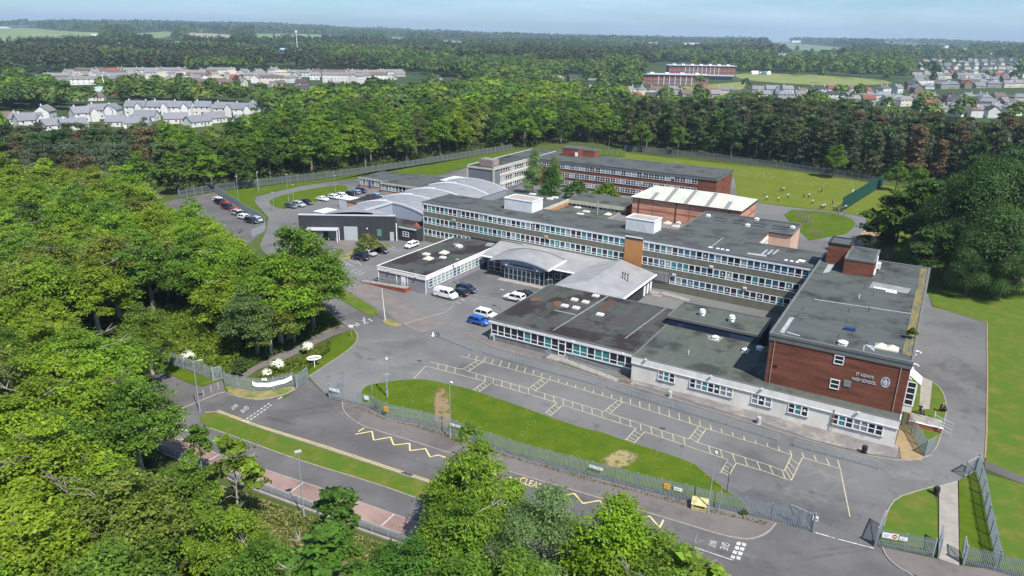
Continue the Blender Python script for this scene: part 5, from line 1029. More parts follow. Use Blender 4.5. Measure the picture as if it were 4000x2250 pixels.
# pedestrian guard rails
def guard(P,label):
    Q=gp(P); o=empty('guard_rail',(Q[0][0],Q[0][1],0),0,label,'railing','grey pedestrian guard rails'); ox,oy=Q[0]; b=MB(); h=1.05
    for p in resample(Q,2.0)+[Q[-1]]: MB().box(-.03,.03,-.03,.03,0,h).build('post',steel,o,(p[0]-ox,p[1]-oy,0))
    for i in range(len(Q)-1):
        a=(Q[i][0]-ox,Q[i][1]-oy); c=(Q[i+1][0]-ox,Q[i+1][1]-oy); b.bar((*a,h),(*c,h),.055); b.bar((*a,.15),(*c,.15),.045)
    b.build('rail',steel,o); b=MB()
    for p in resample(Q,.13): b.bar((p[0]-ox,p[1]-oy,.15),(p[0]-ox,p[1]-oy,h),.018)
    b.build('infill_bars',steel,o); return o
guard([(1695,1311),(1848,1371)],'guard rail nearest the raised crossing with a blue picture panel'); guard([(1891,1381),(2000,1414),(2330,1507)],'guard rail in front of the dark roofed wing and ramp')
guard([(2380,1521),(2700,1619),(3037,1724)],'longest guard rail in front of the cement front wing'); guard([(3103,1745),(3431,1833)],'guard rail by the black litter bin')
guard([(560,1740),(640,1772),(952,1892),(1000,1914),(1287,2020),(1420,2072),(1583,2128),(1750,2186)],'railing on a low kerb wall above the dry bank')
b=MB(); strip(b,gp([(640,1776),(952,1896),(1000,1918),(1287,2024),(1420,2076),(1583,2132)]),.25,.2,th=.3); o=b.build('low_wall',kerb); tag(o,'low pale concrete edge wall under the roadside railing','wall')
# ================================================================== SIGNS AND NOTICES
def panel(name,p0,label,w,h,z0,m,cat='sign',rz=0,post=0,dark_marks=True,off=-.12,txt=None,group=None):
    x,y=G(*p0); o=empty(name,(x,y,0),rz,label,cat,group)
    MB().box(-w/2,w/2,off-.03,off,z0,z0+h).build('panel',m,o)
    if post: MB().tube([(0,0,0),(0,0,z0+h*.5)],.04,6).build('post',steeld,o)
    if dark_marks:
        b=MB()
        for i in range(3): b.box(-w*.38,w*(.1+.09*((i*7)%3)),off-.036,off-.031,z0+h*(.25+.2*i),z0+h*(.31+.2*i))
        b.build('printed_lines',mat('dark_print',(.1,.12,.2),.6),o)
    return o
signw=mat('white_sign',(.75,.76,.77),.5); amber=mat('amber_sign',(.75,.36,.02),.5); red=mat('red_print',(.5,.03,.03),.5)
fa=lambda p,q: math.atan2(G(*q)[1]-G(*p)[1],G(*q)[0]-G(*p)[0])
fz=fa((2078,1804),(2268,1854))
panel('notice',(1302,1562),'left white notice board on the main gate fence',.95,.42,1.5,signw,rz=fa((1289,1558),(1338,1569))); panel('notice',(1322,1566),'right white notice board on the main gate fence',.75,.42,1.45,signw,rz=fa((1289,1558),(1338,1569)))
panel('round_sign',(1436,1597),'small white rounded sign on the fence by the entrance gate',.75,.6,1.5,signw,rz=fz,dark_marks=False)
panel('warning_sign',(1511,1633),'amber warning sign on the fence near the camera pole',.65,.75,1.1,amber,rz=fz); panel('warning_sign',(2602,1940),'amber warning sign on the fence left of the grit bin',.65,.7,1.15,amber,rz=fz)
panel('notice',(2645,1950),'white notice beside the right hand amber sign',.95,.42,1.2,signw,rz=fz); panel('notice',(1769,1697),'white notice left of the pair by the lamp post on the lawn fence',.75,.35,1.35,signw,rz=fz); panel('notice',(1792,1704),'white notice right of the pair by the lamp post on the lawn fence',.75,.35,1.35,signw,rz=fz)
panel('notice',(2313,1868),'left white notice of a pair by the narrow gate in the fence',.8,.35,1.5,signw,rz=fz); panel('notice',(2340,1875),'right white notice of a pair by the narrow gate in the fence',.8,.35,1.45,signw,rz=fz)
f3=fa((3420,2136),(3645,2177))
panel('notice',(3452,2143),'white notice nearest the barred gate shadow',.9,.6,1.45,signw,rz=f3); s=panel('no_entry_sign',(3482,2149),'white sign with a red disc between two notices',.65,.65,1.45,signw,rz=f3,dark_marks=False)
b=MB(); n=18; b.poly([(.26*math.cos(2*math.pi*i/n),-.156,1.78+.26*math.sin(2*math.pi*i/n)) for i in range(n)]); b.build('red_disc',red,s); MB().box(-.18,.18,-.165,-.158,1.74,1.82).build('white_bar',signw,s)
panel('notice',(3516,2155),'slim white notice right of the red disc sign',.75,.4,1.5,signw,rz=f3)
s=panel('notice',(3176,2077),'white and red notice on the exit gate post',.55,.6,1.5,signw,rz=fz,dark_marks=False); MB().box(-.2,.2,-.156,-.151,1.6,1.78).build('red_print',red,s)
panel('picture_panel',(1712,1317),'blue picture panel on the first guard rail',1.0,.6,.35,mat('blue_picture',(.08,.16,.3),.5,(.3,.36,.4),3),rz=fa((1695,1311),(1848,1371)),off=-.05,dark_marks=False)
# banner
Q=smooth_poly(gp([(990,1533),(1060,1528),(1144,1509)]),2,False); ox,oy=Q[0]; o=empty('banner',(ox,oy,0),0,'long white sagging banner tied to the curved palisade fence','banner'); b=MB()
for i in range(len(Q)-1):
    f=lambda k:1.55-.45*math.sin(math.pi*k/(len(Q)-1))+.05*math.sin(k*2.1)
    p,q=Q[i],Q[i+1]; b.poly([(p[0]-ox+.05,p[1]-oy-.14,f(i)-.35),(q[0]-ox+.05,q[1]-oy-.14,f(i+1)-.35),(q[0]-ox+.05,q[1]-oy-.14,f(i+1)+.35),(p[0]-ox+.05,p[1]-oy-.14,f(i)+.35)])
b.build('fabric',mat('white_fabric',(.78,.78,.78),.8),o)
panel('notice',(1040,1530),'small white notice above the left part of the banner',.8,.4,1.9,signw,off=-.22)
# oval school sign on post
x,y=G(1230,1437); o=empty('oval_sign',(x,y,0),R_(20),'white oval sign on a post in the planting bed','sign'); n=24; b=MB(); b.v=[]; pts=[(1.15*math.cos(2*math.pi*i/n),.42*math.sin(2*math.pi*i/n)) for i in range(n)]
b.poly([(p[0],-.04,1.75+p[1]) for p in pts]); b.poly([(p[0],.04,1.75+p[1]) for p in pts][::-1])
for i in range(n): p,q=pts[i],pts[(i+1)%n]; b.poly([(p[0],-.04,1.75+p[1]),(p[0],.04,1.75+p[1]),(q[0],.04,1.75+q[1]),(q[0],-.04,1.75+q[1])])
b.build('panel',signw,o); MB().tube([(0,.08,0),(0,.08,1.5)],.06,8).build('post',white,o); MB().box(-.8,.8,-.05,-.042,1.68,1.8).build('printed_line',mat('dark_print',(.1,.12,.2),.6),o)
panel('direction_sign',(1374,1322),'small white sign on a grey post at the tip of the planting bed',.75,.42,2.1,signw,post=1,off=-.05)
for p,l,hh,m_ in (((1453,1538),'thin grey post behind the fence left of the camera pole',2.4,steeld),((2839,1925),'rusty brown post at the right tip of the front lawn',3.4,mat('rusty_steel',(.09,.045,.03),.8)),((2808,1999),'slim grey post in front of the fence right of the grit bin',3.2,steel)):
    x,y=G(*p); o=MB().tube([(0,0,0),(0,0,hh)],.045,6).tube([(0,0,hh),(0,0,hh+.05)],.06,6).build('post',m_,None,(x,y,0)); tag(o,l,'post')
# ================================================================== LAMP POSTS, POLES, BINS, BOLLARDS
def lamp(p,h,label,kind='arm',rz=0,grp='street lamps',r=.075):
    x,y=G(*p); o=empty('street_lamp',(x,y,0),rz,label,'street lamp',grp)
    MB().tube([(0,0,0),(0,0,1.3),(0,0,1.35),(0,0,h)],[r*1.5,r*1.4,r,r*.6],8).build('pole',steel,o)
    if kind=='arm': MB().tube([(0,0,h-.1),(0,-.3,h+.1),(0,-.7,h+.15)],.035,6).build('arm',steel,o); MB().box(-.13,.13,-1.25,-.6,h+.06,h+.2).build('lantern',mat('lamp_head_grey',(.35,.37,.39),.4),o)
    elif kind=='flat': MB().box(-.35,.35,-.2,.2,h,h+.13).build('lantern',mat('lamp_head_grey',(.35,.37,.39),.4),o)
    elif kind=='globe':
        MB().tube([(0,-.1,h-.05),(0,-.25,h+.15),(0,-.55,h+.1)],[.05,.14,.05],8).build('lantern',mat('lamp_head_white',(.65,.65,.63),.4),o)
    return o
for p,t,l,k,rz in (((782,1610),(762,1412),'tall grey street lamp beside the bollards',0,R_(115)),((1759,1716),(1757,1496),'grey street lamp in front of the lawn fence','g',R_(60)),((2765,2007),(2792,1765),'grey street lamp beside the grit bin','g',R_(0)),((1189,2029),(1165,1765),'grey street lamp with flat solar lantern by the roadside railing','f',R_(30))):
    lamp(p,hgt(p,t),l,{0:'arm','g':'globe','f':'flat'}[k],rz)
for i,(p,t,l) in enumerate((((1128,790),(1121,683),'tall lamp at the left end of the inner lawn'),((1149,797),(1142,722),'short lamp beside the tall one on the inner lawn'),((1311,757),(1308,688),'lamp at the rear edge of the inner lawn behind the white cars'),((1386,795),(1383,734),'lamp standing in the car park beside the light blue car'),((1511,768),(1508,708),'lamp between car park and low block'),((1071,828),(1063,752),'lamp on the bend of the loop road'),((933,793),(922,690),'tall lamp beside the overflow car park fence'),((1787,1110),(1787,1014),'lamp in front of the grey office wing windows'),((1960,1212),(1957,1134),'lamp in the middle of the forecourt'),((2124,1123),(2123,1050),'lamp in front of the curved glazed porch'),((2378,592),(2378,533),'distant lamp pole behind the science block'))):
    lamp(p,hgt(p,t),l,'flat',R_(-30),r=.06)
def cctv(p,t,label):
    x,y=G(*p); h=hgt(p,t); o=empty('camera_pole',(x,y,0),0,label,'camera pole'); MB().tube([(0,0,0),(0,0,1),(0,0,1.05),(0,0,h)],[.14,.14,.1,.09],8).build('pole',steel,o)
    MB().tube([(0,0,h),(.15,0,h+.15),(.3,0,h+.1)],[.08,.22,.1],8).build('camera',signw,o); MB().tube([(-.5,0,h*.62),(.5,0,h*.62)],.05,6).tube([(0,-.5,h*.62),(0,.5,h*.62)],.05,6).build('spike_collar',steel,o)
cctv((1513,1552),(1509,1405),'grey camera pole with spiked collar on the front lawn'); cctv((1010,747),(1006,674),'camera pole on the back lawn near the overflow fence')
x,y=G(1505,1253); hh=hgt((1505,1253),(1488,1130)); o=empty('flagpole',(x,y,0),0,'white flagpole standing on the small grass tip by the drive','flagpole'); MB().tube([(0,0,0),(-.35,0,hh)],[.08,.04],8).build('pole',signw,o); MB().tube([(-.35,0,hh),(-.35,0,hh+.15)],.07,6).build('finial',signw,o)
def bollard(p,label):
    x,y=G(*p); o=MB().tube([(0,0,0),(0,0,.95),(0,0,1.05)],[.11,.09,.05],8).build('bollard',mat('timber_bollard',(.33,.3,.26),.9),None,(x,y,0)); tag(o,label,'bollard','bollards across the footpath')
for p,l in (((764,1564),'bollard nearest the street lamp'),((796,1548),'second bollard from the street lamp'),((825,1533),'third bollard from the street lamp'),((853,1519),'bollard nearest the pedestrian gate')): bollard(p,l)
def bin_(p,label,m,h=1.05,r=.32):
    x,y=G(*p); o=empty('litter_bin',(x,y,0),0,label,'litter bin'); MB().tube([(0,0,0),(0,0,.08),(0,0,.1),(0,0,h*.72)],[r*1.1,r*1.1,r*.9,r],12).build('body',m,o); MB().tube([(0,0,h*.72),(0,0,h*.76),(0,0,h*.78),(0,0,h)],[r*.7,r*.7,r*1.05,r*.9],12).build('hood',m,o)
gbin=mat('grey_concrete_bin',(.36,.37,.37),.8)
bin_((2616,1553),'grey cylindrical bin left on the flagstones','' or gbin); bin_((2962,1655),'grey cylindrical bin right on the flagstones',gbin); bin_((3374,1771),'black litter bin by the last guard rail',dark,1.1,.34); bin_((3655,1934),'black litter bin at the head of the slab path',dark,1.1,.34)
x,y=G(1925,1328); o=empty('recycling_bin',(x,y,0),TH,'grey and green bin at the corner of the dark roofed wing','bin'); MB().box(-.4,.4,-.35,.35,0,1.1).build('body',gbin,o); MB().box(-.25,.25,-.37,-.35,.15,.8).build('front_panel',mat('green_plastic',(.02,.12,.08),.5),o)
x,y=G(2731,1990); o=empty('grit_bin',(x,y,.1),fz+.06,'moss stained yellow grit bin with open hatch in front of the fence','grit bin'); gy=mat('dirty_yellow_plastic',(.5,.46,.24),.7,(.3,.27,.1),1.5)
b=MB(); b.box(-.85,.85,-.5,.5,0,.35).box(-.85,-.55,-.5,.5,.35,.75).box(.55,.85,-.5,.5,.35,.75).box(-.55,.55,0,.5,.35,.75); b.build('body',gy,o); b=MB(); b.poly([(-.9,-.55,.75),(.9,-.55,.75),(.9,.55,1.15),(-.9,.55,1.15)]); b.poly([(-.9,.55,.72),(.9,.55,.72),(.9,-.55,.7),(-.9,-.55,.7)]); b.poly([(-.9,-.55,.7),(.9,-.55,.7),(.9,-.55,.75),(-.9,-.55,.75)]); b.poly([(.9,-.55,.7),(.9,.55,.72),(.9,.55,1.15),(.9,-.55,.75)]); b.poly([(-.9,.55,.72),(-.9,-.55,.7),(-.9,-.55,.75),(-.9,.55,1.15)]); b.build('lid',gy,o)
x,y=G(1691,1312); o=MB().tube([(0,0,0),(0,0,.05),(0,0,.06),(0,0,.75)],[.3,.3,.2,.05],8).build('traffic_cone',signw,None,(x,y,0)); tag(o,'pale cone at the left end of the first guard rail','cone')
# ================================================================== CARS
paint=mat('car_paint',(1,1,1),.25,objcol=True,spec=.6,coat=.6); tyre=mat('tyre_rubber',(.015,.015,.015),.8); rimm=mat('alloy_rim',(.4,.41,.42),.3,metal=.7); carglass=mat('car_glass',(.012,.015,.018),.05,spec=.7)
lightm=mat('headlight_lens',(.7,.72,.75),.1); redl=mat('rear_light',(.4,.02,.02),.2); plate=mat('number_plate',(.7,.7,.6),.5); trim=mat('black_trim',(.02,.02,.02),.5)
def car_proto(kind):
    P={'hatch':dict(L=4.1,Wd=1.78,H=1.47,prof=[(-2.05,.5),(-2.0,.72),(-1.7,.86),(-1.05,.95),(1.8,.98),(2.0,.85),(2.05,.5)],roof=(-1.1,-.35,1.35,1.93),hood=1),
       'suv':dict(L=4.45,Wd=1.85,H=1.65,prof=[(-2.22,.6),(-2.18,.85),(-1.85,.98),(-1.1,1.06),(1.95,1.1),(2.18,.95),(2.22,.55)],roof=(-1.15,-.45,1.6,2.1),hood=1),
       'coupe':dict(L=4.4,Wd=1.8,H=1.38,prof=[(-2.2,.5),(-2.15,.78),(-1.8,.92),(-.9,.98),(1.7,1.0),(2.15,.85),(2.2,.5)],roof=(-.9,-.1,.6,1.55),hood=1),
       'van':dict(L=5.0,Wd=1.98,H=1.98,prof=[(-2.5,.6),(-2.45,1.0),(-2.2,1.18),(-1.65,1.28),(2.45,1.3),(2.5,1.2),(2.5,.5)],roof=(-1.7,-.95,2.3,2.47),hood=1)}[kind]
    e=empty('parked_'+('van' if kind=='van' else 'car'),(0,0,-500)); hw=P['Wd']/2; z0=.28; b=MB()
    # front of the car is -x ; loft sections along x: bottom, sill, waist, deck edges
    prof=P['prof']; xs=[p[0] for p in prof]; secs=[]
    for i,(x,zt) in enumerate(prof):
        k=1-.16*(abs(x)/xs[-1])**4; w=hw*k; zb=z0 if 0<i<len(prof)-1 else .35
        secs.append([(x,-w*.9,zb),(x,-w,zb+.2),(x,-w,zt-.22),(x,-w*.86,zt),(x,w*.86,zt),(x,w,zt-.22),(x,w,zb+.2),(x,w*.9,zb)])
    n=8; k0=len(b.v)
    for s in secs: b.v+=s
    for i in range(len(secs)-1):
        for j in range(n): a=k0+i*n+j; c=k0+i*n+(j+1)%n; b.f.append((a,c,c+n,a+n)); b.m.append(0)
    b.f.append(tuple(k0+j for j in range(n))[::-1]); b.m.append(0); b.f.append(tuple(k0+(len(secs)-1)*n+j for j in range(n))); b.m.append(0)
    # cabin: roof panel + pillars
    xa,xb,xc,xd=P['roof']; H=P['H']; zw=[z for x,z in prof][3]-.01; rw=hw*(.86 if kind=='van' else .76); bw=hw*.93
    lo=[(xa,-bw,zw),(xd,-bw,zw),(xd,bw,zw),(xa,bw,zw)]; hi=[(xb,-rw,H),(xc,-rw,H),(xc,rw,H),(xb,rw,H)]
    b.poly([(xb,-rw,H),(xc,-rw,H),(xc,rw,H),(xb,rw,H)]); b.poly([(xb+.1,-rw*.8,H+.03),(xc-.1,-rw*.8,H+.03),(xc-.1,rw*.8,H+.03),(xb+.1,rw*.8,H+.03)])
    for i in range(4): b.poly([lo[i],lo[(i+1)%4],hi[(i+1)%4],hi[i]])
    if kind!='van': b.bar((xa+.02,-bw,zw),(xb,-rw,H),.07).bar((xa+.02,bw,zw),(xb,rw,H),.07).bar((xd,-bw,zw),(xc,-rw,H),.14).bar((xd,bw,zw),(xc,rw,H),.14)
    mi=(xb+xc)/2
    b.bar((mi,-bw-.0,zw),(mi,-rw,H),.07).bar((mi,bw,zw),(mi,rw,H),.07)
    body=b.build('body',paint,e)
    g=MB(); o_=.012
    def quad(pts): g.poly(pts)
    def lerp3(a,c,t): return tuple(a[i]+(c[i]-a[i])*t for i in range(3))
    # windscreen / rear
    quad([(xa-o_,-bw*.92,zw+.05),(xb-o_,-rw*.93,H-.05),(xb-o_,rw*.93,H-.05),(xa-o_,bw*.92,zw+.05)]); 
    if kind!='van': quad([(xd+o_,-bw*.88,zw+.08),(xd+o_,bw*.88,zw+.08),(xc+o_,rw*.88,H-.06),(xc+o_,-rw*.88,H-.06)])
    for s in (-1,1):
        x1=mi-.05 if kind!='van' else xb+.75
        A=(xa+.16,s*(bw+o_),zw+.05); B_=(x1,s*(bw+o_),zw+.05); C_=(x1,s*(rw+.03+o_),H-.09); D=(xb+.05,s*(rw+.03+o_),H-.09); p=[A,B_,C_,D]; quad(p if s<0 else p[::-1])
        if kind=='van': p=[(xb+.85,s*(bw+o_),zw+.12),(xb+1.75,s*(bw+o_),zw+.12),(xb+1.75,s*(rw+.02+.05),H-.16),(xb+.85,s*(rw+.02+.05),H-.16)]
        else: p=[(mi+.06,s*(bw+o_),zw+.05),(xd-.18,s*(bw+o_),zw+.08),(xc-.12,s*(rw+.03+o_),H-.09),(mi+.06,s*(rw+.03+o_),H-.09)]
        quad(p if s<0 else p[::-1])
    g.build('windows',carglass,e)
    # wheels
    wr=.33 if kind!='suv' else .36; t=MB().tube([(0,-.11,0),(0,.11,0)],wr,14).mesh(tyre,False); r=MB().tube([(0,-.12,0),(0,-.115,0)],wr*.62,10).tube([(0,.12,0),(0,.115,0)],wr*.62,10).mesh(rimm)
    fx=-P['L']*.31; rx=P['L']*.29
    for x in (fx,rx):
        for s in (-1,1):
            w_=link('wheel',t,e,(x,s*(hw-.1),wr)); link('rim',r,w_)
    for s in (-1,1): MB().box(-P['L']/2-.01,-P['L']/2+.25,s*hw*.55-.16,s*hw*.55+.16,.66,.8).build('headlight',lightm,e)
    for s in (-1,1): MB().box(P['L']/2-.12,P['L']/2+.012,s*hw*.62-.12,s*hw*.62+.12,.72,.95).build('rear_light',redl,e)
    MB().box(-P['L']/2-.02,-P['L']/2+.05,-.5,.5,.38,.56).build('grille',trim,e); MB().box(P['L']/2-.02,P['L']/2+.025,-.26,.26,.5,.62).build('number_plate',plate,e); MB().box(-P['L']/2-.03,-P['L']/2,-.26,.26,.42,.53).build('number_plate',plate,e)
    for s in (-1,1): MB().box(xa+.25,xa+.42,s*(hw*.98)-.07,s*(hw*.98)+.07,zw,zw+.14).build('mirror',paint,e)
    for s in (-1,1): MB().box(fx+.45,rx-.45,s*hw-.012,s*hw+.012,.33,.42).build('sill_trim',trim,e)
    return e
PROTO={k:car_proto(k) for k in ('hatch','suv','coupe','van')}
def setcol(o,c):
    o.color=(*c,1)
    for ch in KIDS(o): setcol(ch,c)
used=set()
def place(kind,p,front,col,label,group,bay=None):
    """p ground-centre pixel, front = grid direction the nose points: '+a','-a','+b','-b' or degrees"""
    o=PROTO[kind] if kind not in used else copy_tree(PROTO[kind]); used.add(kind)
    x,y=G(*p); base={'+a':TH,'-a':TH+math.pi,'+b':TH+math.pi/2,'-b':TH-math.pi/2}
    ang=base[front] if isinstance(front,str) else R_(front)
    o.location=(x,y,.02); o.rotation_euler=(0,0,ang+math.pi); o['label']=label; o['category']='van' if kind=='van' else 'car'; o['group']=group; setcol(o,col); return o
Wh=(.78,.79,.8); Bk=(.012,.014,.02); Nv=(.012,.02,.045); Rd=(.5,.015,.03); Sv=(.38,.4,.43); Gy=(.07,.085,.09); Lb=(.2,.33,.48); Bl=(.01,.09,.42)
gA='cars parked in the rear car park'; gB='cars parked on the forecourt'; gC='cars in the overflow car park'; gD='cars in the bays beside the office wing'
place('van',(1742,1163),'+a',Wh,'white panel van with one side window on the forecourt',gB); place('hatch',(1793,1153),'-a',Bk,'small black hatchback close behind the white van',gB); place('suv',(1822,1140),'+a',Nv,'dark navy car behind the small black hatchback',gB)
place('suv',(2010,1174),'-a',Wh,'white car with dark roof half hidden by the dark roofed wing',gB); place('coupe',(2046,1160),'-a',Bk,'black car behind the white car near the porch',gB); place('suv',(1897,1240),'+a',Wh,'white car next to the bright blue car',gB); place('hatch',(1870,1265),'+a',Bl,'bright blue car at the corner of the forecourt',gB)
place('suv',(1407,1014),'-a',Nv,'black estate nearest the shrub border edge',gD); place('hatch',(1441,998),'+a',Sv,'silver car between two black cars',gD); place('hatch',(1487,987),'+a',Bk,'black hatchback nearest the leafy shrub',gD); place('hatch',(1609,966),'-b',Wh,'white hatchback parked alone by the long flat roof',gD)
for p,k,c,l,f in (((1137,812),'hatch',Gy,'dark grey hatchback at the left end of the rear row','+a'),((1168,807),'suv',Sv,'silver car with dark roof second from left in the rear row','+a'),((1199,798),'hatch',Bk,'black car beside the grey storage container','+a'),((1260,784),'coupe',Wh,'white convertible with black roof','+a'),((1306,777),'hatch',Wh,'left of two white hatchbacks in the rear row','+a'),((1337,771),'hatch',Wh,'right of two white hatchbacks in the rear row','+a'),((1365,765),'suv',Bk,'black car right of the white hatchbacks','-a'),((1387,758),'hatch',Lb,'light blue car in the rear row','-a'),((1410,753),'suv',Nv,'dark car at the right end of the rear row','+a'),
  ((1365,801),'coupe',Nv,'dark car left of the red cars','+a'),((1384,797),'hatch',Rd,'left of two red cars beside the barrel roof','+a'),((1402,791),'hatch',Rd,'right of two red cars beside the barrel roof','+a'),((1429,785),'coupe',Bk,'black car right of the red cars','+a'),((1452,779),'hatch',Nv,'dark car half hidden by the barrel roof','+a'),((1473,773),'hatch',Lb,'pale blue car furthest right beside the barrel roof','+a')):
    place(k,p,f,c,l,gA)
for p,k,c,l in (((855,789),'hatch',Wh,'white car furthest back along the overflow fence'),((864,799),'suv',Bk,'black car second along the overflow fence'),((886,809),'hatch',Rd,'red car third along the overflow fence'),((893,818),'suv',Nv,'navy car between two red cars'),((922,830),'hatch',Rd,'red car fifth along the overflow fence'),((930,841),'suv',Sv,'silver car sixth along the overflow fence'),((950,848),'hatch',Bk,'dark car seventh along the overflow fence'),((955,856),'hatch',Wh,'white car eighth along the overflow fence'),((984,871),'suv',Bk,'black car nearest the fence bend'),((1006,866),'hatch',Sv,'pale car tucked against the fence bend'),((719,875),'suv',Bk,'black car seen through the gap in the wood'),((733,889),'hatch',Wh,'white car seen through the gap in the wood'),((742,905),'hatch',Sv,'pale car lowest in the gap in the wood')):
    place(k,p,'+a',c,l,gC)
# ================================================================== PEOPLE
skin=mat('skin',(.45,.27,.19),.6); cl_w=mat('white_shirt',(.75,.75,.75),.8); cl_b=mat('black_clothing',(.012,.012,.015),.8); cl_n=mat('navy_trousers',(.015,.018,.03),.8); cl_p=mat('magenta_shirt',(.3,.03,.15),.8); hairm=mat('dark_hair',(.03,.02,.012),.7); cl_nv=mat('navy_top',(.012,.018,.05),.8)
def skinmesh(V,E,Rr,root=0,sub=1):
    me=bpy.data.meshes.new('b'); me.from_pydata(V,E,[]); o=bpy.data.objects.new('b',me); COL.objects.link(o); m=o.modifiers.new('s','SKIN'); sv=me.skin_vertices[0].data
    for i,r in enumerate(Rr): sv[i].radius=(r,r) if not isinstance(r,tuple) else r
    sv[root].use_root=True; s=o.modifiers.new('u','SUBSURF'); s.levels=sub; s.render_levels=sub
    dg=bpy.context.evaluated_depsgraph_get(); r=bpy.data.meshes.new_from_object(o.evaluated_get(dg)); bpy.data.objects.remove(o); r.polygons.foreach_set('use_smooth',[True]*len(r.polygons)); r.materials.clear(); return r
def person_meshes(pose,h=1.72):
    s=h/1.75; st,arm,bend=pose   # stride, arm lift, forward bend
    hip=Vector((0,0,.93)); ch=Vector((bend*.45,0,1.38-bend*.12)); nk=Vector((bend*.62,0,1.52-bend*.2)); hd=Vector((bend*.75+.02,0,1.66-bend*.28))
    J=[hip,hip*.5+ch*.5,ch,nk,hd,hd+Vector((.01,0,.1)),
       Vector((0,.1,.9)),Vector((st*.5+.03,.11,.5)),Vector((st*.75,.11,.1)),Vector((st*.75+.16,.12,.04)),
       Vector((0,-.1,.9)),Vector((-st*.3+.05,-.11,.5)),Vector((-st*.75,-.11,.1)),Vector((-st*.75+.16,-.12,.04)),
       ch+Vector((0,.19,.06)),ch+Vector((.05+arm*.15,.26,-.2+arm*.15)),ch+Vector((.15+arm*.3,.24,-.42+arm*.4)),ch+Vector((.2+arm*.34,.23,-.5+arm*.42)),
       ch+Vector((0,-.19,.06)),ch+Vector((.0,-.27,-.22)),ch+Vector((.1,-.26,-.46)),ch+Vector((.13,-.25,-.55))]
    E=[(0,1),(1,2),(2,3),(3,4),(4,5),(0,6),(6,7),(7,8),(8,9),(0,10),(10,11),(11,12),(12,13),(2,14),(14,15),(15,16),(16,17),(2,18),(18,19),(19,20),(20,21)]
    Rr=[.13,.125,.15,.055,.095,.08,.09,.06,.042,.04,.09,.06,.042,.04,.06,.045,.033,.035,.06,.045,.033,.035]
    body=skinmesh([tuple(v*s) for v in J],E,[r*s for r in Rr]); body.materials.append(skin)
    sh=skinmesh([tuple(v*s) for v in (J[0]+Vector((0,0,.0)),J[1],J[2],J[14],J[15],J[18],J[19])],[(0,1),(1,2),(2,3),(3,4),(2,5),(5,6)],[.15,.145,.17,.075,.062,.075,.062])
    tr=skinmesh([tuple(v*s) for v in (J[0],J[6],J[7],J[8],J[10],J[11],J[12])],[(0,1),(1,2),(2,3),(0,4),(4,5),(5,6)],[.145,.105,.078,.062,.105,.078,.062])
    hr=skinmesh([tuple(v*s) for v in (hd+Vector((-.03,0,.02)),hd+Vector((-.01,0,.12)))],[(0,1)],[.1,.09])
    return body,sh,tr,hr
POSES=[person_meshes(p) for p in ((.1,.1,0),(.35,.5,.05),(.2,.9,.0),(.45,.3,.15))]
def person(p,pose,top,bot,label,rz,grp=None):
    x,y=G(*p); m=POSES[pose]; o=empty('person',(x,y,.03),rz,label,'person',grp); link('body',m[0],o)
    for nm,me,mt in (('shirt',m[1],top),('trousers',m[2],bot),('hair',m[3],hairm)):
        k=(id(me),mt.name)
        if k not in WC: q=me.copy(); q.materials.clear(); q.materials.append(mt); WC[k]=q
        link(nm,WC[k],o)
    return o
gp_='pupils on the playing field'
PE=[((2984,767),cl_w,'w','in white leftmost nearest the gymnasium, further back of two'),((2994,784),cl_w,'w','in white top and dark trousers, second from the gymnasium'),((3039,789),cl_w,'w','in white third from left near the field edge'),((3049,750),cl_b,'b','in black standing back left beside a person in white'),((3060,749),cl_w,'w','in white standing back left beside a person in black'),((3077,775),cl_w,'w','in white just right of the back left pair'),((3138,775),cl_b,'b','in black standing alone mid field'),((3159,774),cl_w,'w','in white right of the lone person in black'),((3172,799),cl_w,'w','in white nearest the path in mid field'),((3198,756),cl_w,'w','in white at the back right of the group'),((3209,752),cl_b,'b','in black at the back right of the group'),((3251,800),cl_p,'p','in a magenta top'),((3204,816),cl_w,'w','in white left of the close group by the path'),((3212,818),cl_w,'w','in white in the middle of the close group by the path'),((3218,815),cl_w,'w','in white right of the close group by the path'),((3255,822),cl_w,'w','in white near the lower end of the green fence'),((3268,827),cl_b,'b','in black near the lower end of the green fence'),((3286,826),cl_w,'w','in white left behind the green fence'),((3296,822),cl_w,'w','in white middle behind the green fence'),((3303,820),cl_w,'w','in white right behind the green fence')]
for i,(p,t,_,l) in enumerate(PE): person(p,(i*3+i//4)%4,t,cl_n,'pupil '+l,i*2.1,gp_)
person((3590,1620),0,cl_nv,cl_b,'adult in navy top with arms near the chest standing by the steps',R_(-100)); person((3672,1611),3,cl_b,cl_b,'adult in black leaning forward over a black bag on the side lawn',R_(-30))
for p,l in (((3600,1628),'black sack beside the person by the steps'),((3686,1609),'black sack under the leaning person on the side lawn')):
    x,y=G(*p); o=MB().tube([(0,0,0),(0,0,.15),(.02,0,.5),(.05,0,.75),(.06,.03,.9)],[.22,.34,.32,.14,.17],9).build('refuse_sack',mat('black_plastic_sack',(.015,.015,.016),.35),None,(x,y,.1)); tag(o,l,'sack')
